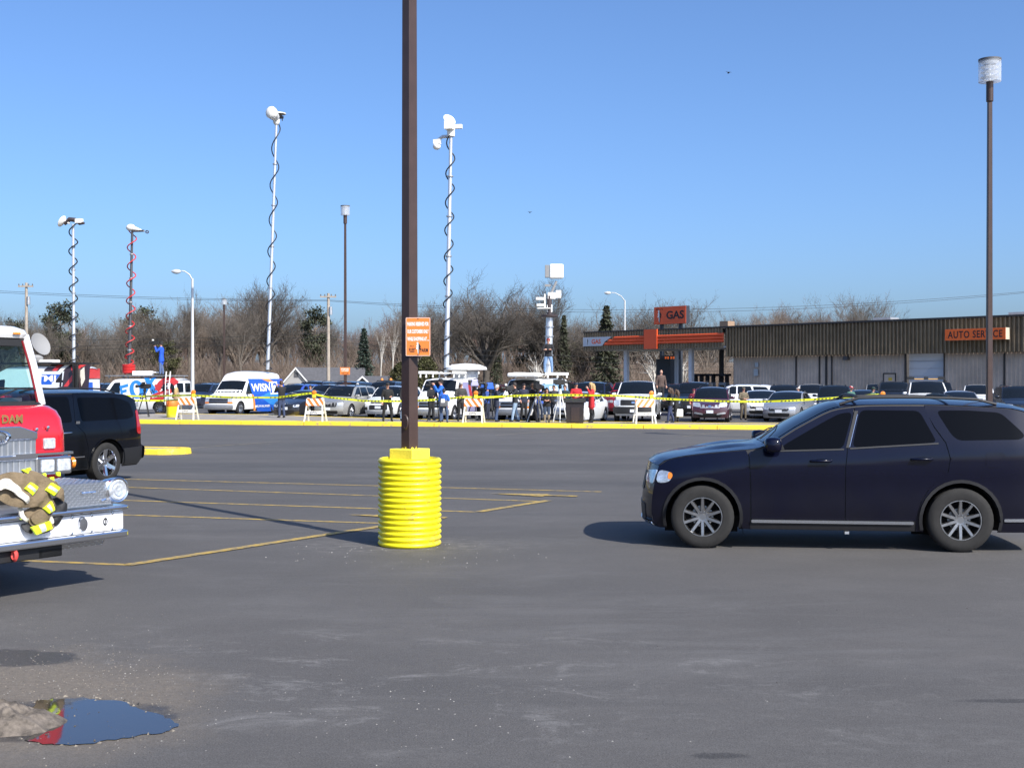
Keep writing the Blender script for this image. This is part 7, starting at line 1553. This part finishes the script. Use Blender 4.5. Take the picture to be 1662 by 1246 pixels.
cmn = person('cameraman in bright blue jacket standing on the lettered van roof', 262, 0, 2.23, 70.6, R(178), (.015, .085, .50), (.07, .11, .22), pose='camera', h=1.92, hair='dark', hat=BLACK, coat=.72, group=PG)
rman = person('man in red cap and black sweater standing on the van roof', 890, 0, 2.28, 61.8, face_cam(890, -8), (.016, .016, .018), (.16, .26, .42), pose='crossed', h=1.78, hair='brown', hat=(.34, .05, .05), stance='wide', group=PG)
# ---------------------------------------------------------------- cameras, tripods, lectern
def camera_on_tripod(label, px, d, z0, top_z, hd, colour='black_matte', spread=.42, cam=True, rag=None):
    t = thing('camera_tripod', label, 'camera', put(px, d) + Vector((0, 0, z0)), hd, 'television cameras on tripods'); hgt = top_z
    for k in range(3):
        a = 2 * math.pi * k / 3 + .3; m = MB(); m.tube([(0, 0, hgt), (math.cos(a) * spread * .5, math.sin(a) * spread * .5, hgt * .5), (math.cos(a) * spread, math.sin(a) * spread, 0)], [.030, .028, .02], 6); m.build('leg', MATS[colour], t, 50)
    m = MB(); m.lathe([(.05, -.05), (.08, 0), (.08, .08), (.04, .12)], 12, Matrix.Translation((0, 0, hgt))); m.build('head', MATS['black_matte'], t, 40)
    if cam:
        m = MB(); m.box((0, 0, hgt + .24), (.42, .17, .24)); m.box((-.22, 0, hgt + .26), (.16, .15, .20)); c = bevel_obj(m.build('camera_body', MATS['black_matte'], t), .02)
        m = MB(); m.lathe([(.055, 0), (.055, .16), (.075, .18), (.075, .26), (.05, .26)], 14, Matrix.Translation((.20, 0, hgt + .24)) @ Matrix.Rotation(R(90), 4, 'Y')); m.build('lens', MATS['black_trim'], c, 40)
        m = MB(); m.tube([(-.1, 0, hgt + .36), (-.06, 0, hgt + .44), (.12, 0, hgt + .44), (.16, 0, hgt + .36)], .018, 6); m.build('handle', MATS['black_trim'], c, 50)
        m = MB(); m.box((.02, .14, hgt + .38), (.16, .1, .09)); m.build('viewfinder', MATS['black_trim'], c)
    if rag: m = MB(); m.box((-.04, 0, hgt + .26), (.40, .22, .32), taper=.75); bevel_obj(m.build('rain_cover', MATS[rag], t), .05)
    return t
camera_on_tripod('camera on black tripod in front of the blue lettered van', 235, 61, 0, 1.42, R(175))
camera_on_tripod('camera on tripod held by the man in bright blue jacket', 708, 54.6, .15, 1.35, R(178))
camera_on_tripod('camera with pale cover on tripod behind the third barricade', 771, 55.5, .15, 1.45, R(20), rag='wrap_violet')
camera_on_tripod('camera with blue cover on tripod right of the third barricade lamp', 796, 55.6, .15, 1.30, R(30), rag='wrap_blue')
camera_on_tripod('silver legged tripod beside the man dressed in black', 873, 53.6, .15, 1.30, R(60), 'steel', .5)
camera_on_tripod('tall camera on white tripod left of the lectern', 909, 53.8, .15, 1.50, R(10), 'gear_white', .35)
# hand cameras held up
for lb, px, d, z, hd in (('shoulder camera held by the cameraman on the van roof', 253.5, 70.5, 4.08, R(178)), ('small camera held up by man in pale jeans', 827, 54.2, 1.62, R(200))):
    t = thing('video_camera', lb, 'camera', put(px, d) + Vector((0, 0, z)), hd)
    m = MB(); m.box((0, 0, 0), (.36, .15, .20)); m.box((-.12, 0, .13), (.12, .06, .06)); bevel_obj(m.build('camera_body', MATS['black_matte'], t), .02)
    m = MB(); m.lathe([(.05, 0), (.05, .12), (.07, .14), (.07, .22), (.045, .22)], 12, Matrix.Translation((.17, 0, .01)) @ Matrix.Rotation(R(90), 4, 'Y')); m.build('lens', MATS['black_trim'], t, 40)
    m = MB(); m.box((.18, 0, .16), (.08, .12, .08)); m.build('lamp', MATS['gear_white'], t)
bg_ = thing('shoulder_bag', 'dark bag with white tag on the back of woman in blue', 'bag', put(720, feet_d(686) - .22) + Vector((0, 0, .86)), face_cam(720))
m = MB(); m.box((0, 0, .12), (.14, .36, .28)); bevel_obj(m.build('pouch', MATS['grey_plastic'], bg_), .05, 3); m = MB(); m.box((.075, -.03, .24), (.02, .16, .16)); m.build('tag', MATS['sign_white'], bg_); m = MB(); m.tube([(0, -.17, .2), (-.05, -.1, .48), (-.08, .1, .50), (0, .17, .2)], .012, 5); m.build('strap', MATS['black_trim'], bg_)
bw_ = thing('hand_bag', 'white bag hanging at the hip of the long haired woman', 'bag', put(1103, feet_d(685)) + Vector((0, 0, .55)), face_cam(1103)); m = MB(); m.box((0, 0, 0), (.12, .30, .34)); bevel_obj(m.build('pouch', MATS['sign_white'], bw_), .04, 3); m = MB(); m.tube([(0, -.13, .15), (0, -.08, .5), (0, .08, .5), (0, .13, .15)], .012, 5); m.build('strap', MATS['black_trim'], bw_)
lt = thing('lectern', 'dark wooden lectern in front of the man in red jacket', 'lectern', put(933, feet_d(687)) + Vector((0, 0, .15)), face_cam(933) + R(90))
M('lectern_wood', (.018, .014, .016), .45, noise_=(5, .3)); M('lectern_front', (.028, .018, .018), .5)
m = MB(); m.prism([(-.36, 0), (.36, 0), (.40, .93), (-.40, .93)], -.24, .24, 'y'); bevel_obj(m.build('cabinet', MATS['lectern_wood'], lt), .015)
m = MB(); m.prism([(-.30, .92), (.28, 1.06), (.28, 1.02), (-.30, .88)], -.46, .46, 'x'); bevel_obj(m.build('reading_top', MATS['lectern_wood'], lt), .01); m = MB(); m.box((.02, -.25, .38), (.36, .02, .62)); m.build('front_panel', MATS['lectern_front'], lt)
# ---------------------------------------------------------------- barricades, tape, drum
M('barr_orange', (.80, .19, .03), .5, noise_=(8, .1)); M('barr_white', (.74, .72, .66), .6, noise_=(6, .12)); M('barr_wood', (.62, .56, .44), .7, noise_=(5, .15)); M('tape_yellow', (.62, .66, .02), .4); M('lamp_yellow', (.75, .62, .05), .4)
def barricade(label, px, y, yaw, txt='DPW', lamp=1, d=None, stripes=-1):
    d = d or feet_d(y); t = thing('barricade', label, 'barricade', put(px, d) + Vector((0, 0, .15)), math.atan2(1, (px - CX) / FOC) + R(yaw) - R(90), 'striped traffic barricades')
    W2, Hh = .36, 1.05
    for fr_, sgn in ((-1, 'front'), (1, 'rear')):
        yb, yt = fr_ * .28, fr_ * .04
        for x in (-W2, W2):
            m = MB(); k = 1.18; m.add([(x * k + a, yb + b, 0) for a, b in ((-.03, -.015), (.03, -.015), (.03, .015), (-.03, .015))] + [(x * .92 + a, yt + b, Hh) for a, b in ((-.03, -.015), (.03, -.015), (.03, .015), (-.03, .015))], [(3, 2, 1, 0), (4, 5, 6, 7), (0, 1, 5, 4), (1, 2, 6, 5), (2, 3, 7, 6), (3, 0, 4, 7)]); m.build('leg', MATS['barr_white'], t)
        def onpl(x, z, off): k = z / Hh; return (x, yb + (yt - yb) * k + fr_ * off, z)
        # top board with slanted stripes, each stripe a piece
        x0, x1, z0, z1 = -.40, .40, .70, 1.02; n_ = 6; sl = (z1 - z0) * .8 * stripes
        m = MB(); m.add([onpl(x0, z0, .018), onpl(x1, z0, .018), onpl(x1, z1, .018), onpl(x0, z1, .018), onpl(x0, z0, .0), onpl(x1, z0, 0), onpl(x1, z1, 0), onpl(x0, z1, 0)], [(0, 1, 2, 3), (4, 5, 6, 7), (0, 1, 5, 4), (1, 2, 6, 5), (2, 3, 7, 6), (3, 0, 4, 7)]); bd = m.build('top_board', MATS['barr_white'], t)
        for k in range(-2, n_ + 2):
            a = x0 + (x1 - x0) * k / n_ * 1.0
            if k % 2: continue
            wd = (x1 - x0) / n_
            P = []
            for zz in (0, .25, .5, .75, 1): P.append((max(x0, min(x1, a + sl * zz)), z0 + (z1 - z0) * zz))
            Q = [(max(x0, min(x1, a + wd + sl * zz)), z0 + (z1 - z0) * zz) for zz in (1, .75, .5, .25, 0)]
            pts = P + Q
            if max(p_[0] for p_ in pts) - min(p_[0] for p_ in pts) < .02: continue
            q = MB(); q.add([onpl(x, z, .021) for x, z in pts], [(i, i + 1, 8 - i, 9 - i) for i in range(4)]); q.build('stripe', MATS['barr_orange'], bd)
        m = MB(); m.add([onpl(x0 - .02, .34, .018), onpl(x1 + .02, .34, .018), onpl(x1 + .0, .47, .018), onpl(x0, .47, .018), onpl(x0 - .02, .34, 0), onpl(x1 + .02, .34, 0), onpl(x1, .47, 0), onpl(x0, .47, 0)], [(0, 1, 2, 3), (4, 5, 6, 7), (0, 1, 5, 4), (1, 2, 6, 5), (2, 3, 7, 6), (3, 0, 4, 7)]); lb = m.build('lower_board', MATS['barr_white'], t)
        if txt and fr_ < 0: q = MB(); text_on(q, txt, .34, .075, lambda u, v: onpl(u, .405 + v, .024), .02, spacing=1.1); q.build('lettering', MATS['sign_black'], lb)
    if lamp:
        lx = lamp * .30; m = MB(); m.box((lx, 0, Hh + .07), (.16, .10, .16)); lo_ = bevel_obj(m.build('lamp_box', MATS['lamp_yellow'], t), .015)
        m = MB(); m.lathe([(.095, -.04), (.10, -.02), (.10, .02), (.095, .04), (.05, .055), (0, .06)], 18, Matrix.Translation((lx, 0, Hh + .23)) @ Matrix.Rotation(R(90), 4, 'X')); m.lathe([(.095, .04), (.05, .055), (0, .06)], 18, Matrix.Translation((lx, 0, Hh + .23)) @ Matrix.Rotation(R(-90), 4, 'X')); m.build('lamp_lens', MATS['amber'], lo_, 40)
    return t
barricade('barricade nearest the lettered van beside the yellow drum', 304, 681.5, -25); barricade('barricade in front of the compact car and silver crossover', 512, 684, -20, lamp=-.2); barricade('barricade by the van with the violet side', 769, 686, -12, lamp=.3)
barricade('barricade in front of the white pickup truck', 1046, 687, 14, lamp=1, stripes=1); barricade('barricade hidden but for its lamp behind the navy SUV roof', 1434, 0, 10, txt=None, lamp=-.1, d=50.5)
def tape(label, P, droop=0.0, w_=.085):
    """P: (px, py, d) knots"""
    pts = [at(*p_) for p_ in P]; m = MB(); V = []; n = 0; o = pts[0].copy()
    for a, b in zip(pts, pts[1:]):
        N = 10
        for i in range(N):
            t = i / N; q = a.lerp(b, t); q.z -= droop * 4 * t * (1 - t); tw = .25 * math.sin(n * .5); V.append((q - o, tw)); n += 1
    V.append((pts[-1] - o, 0)); vs_ = []
    for q, tw in V: vs_ += [(q.x, q.y + math.sin(tw) * w_ / 2, q.z + math.cos(tw) * w_ / 2), (q.x, q.y - math.sin(tw) * w_ / 2, q.z - math.cos(tw) * w_ / 2)]
    m.add(vs_, [(2 * i, 2 * i + 1, 2 * i + 3, 2 * i + 2) for i in range(len(V) - 1)]); t = m.build('caution_tape', MATS['tape_yellow']); t.location = o; tag(t, label, 'tape', 'yellow caution tape strung along the island')
    # printed letters: dark dashes along the strip
    q_ = MB(); L_ = 0
    for i in range(len(V) - 1):
        a, b = V[i][0], V[i + 1][0]; ln = (b - a).length; k = int(ln / .13)
        for j in range(k):
            if (j + i * k) % 9 in (7, 8): continue
            c = a.lerp(b, (j + .5) / k); d_ = (b - a).normalized() * .035; u = Vector((0, 0, .022))
            q_.add([c - d_ - u - Vector((0, .006, 0)), c + d_ - u - Vector((0, .006, 0)), c + d_ + u - Vector((0, .006, 0)), c - d_ + u - Vector((0, .006, 0))], [(0, 1, 2, 3)])
    q_.build('printing', M('tape_print', (.05, .05, .01), .5), t)
tape('caution tape in front of the blue lettered van', [(150, 641, 60), (235, 643, 60), (318, 641, 57)]); tape('lower caution tape across the lettered van', [(150, 648, 61), (210, 650, 61), (270, 650, 60.5), (300, 648, 57.2)])
tape('caution tape between first and second barricades', [(318, 642, 56.9), (380, 645, 56), (450, 645, 55), (503, 638, 54.4)]); tape('caution tape between second and third barricades', [(503, 638, 54.4), (533, 644.5, 54.2), (590, 650.5, 53.8), (645, 651, 53.5), (700, 649, 53.3), (752, 644.5, 53), (783, 644, 52.9)])
tape('caution tape between third and fourth barricades', [(783, 645, 52.9), (820, 643, 52.8), (870, 641, 52.6), (930, 641, 52.5), (1000, 642, 52.3), (1058, 646, 52.2)]); tape('caution tape from fourth barricade past the maroon crossover', [(1058, 646, 52.2), (1110, 648.5, 52), (1170, 651, 51.7), (1230, 652, 51.4), (1290, 650, 51), (1350, 646, 50.8), (1430, 640, 50.6)])
dr = thing('drum', 'yellow drum with orange rim beside the first barricade', 'drum', put(279, 60.2) + Vector((0, 0, .15)))
m = MB(); m.lathe([(0, 0), (.25, 0), (.26, .02), (.265, .52), (.27, .53)], 22); m.build('barrel', MATS['bollard_yellow'], dr, 50); m = MB(); m.lathe([(.272, .53), (.285, .55), (.275, .76), (.26, .80), (0, .80)], 22); m.build('lid', MATS['barr_orange'], dr, 50)
# two birds far up
for px, py, d in ((1182, 119, 90), (860, 345, 120)):
    t = thing('bird', 'small dark bird high in the sky right of centre' if px > 1000 else 'small dark bird in the sky above the white camera boxes', 'bird', at(px, py, d), .4)
    m = MB(); blob(m, (0, 0, 0), (.05, .14, .06)); m.build('body', MATS['black_matte'], t, 60)
    for sg in (-1, 1): m = MB(); m.add([(0, -.05, .03), (0, .08, .03), (sg * .16, .04, .09), (sg * .26, -.02, .03)], [(0, 1, 2, 3)]); m.build('wing', MATS['black_matte'], t)
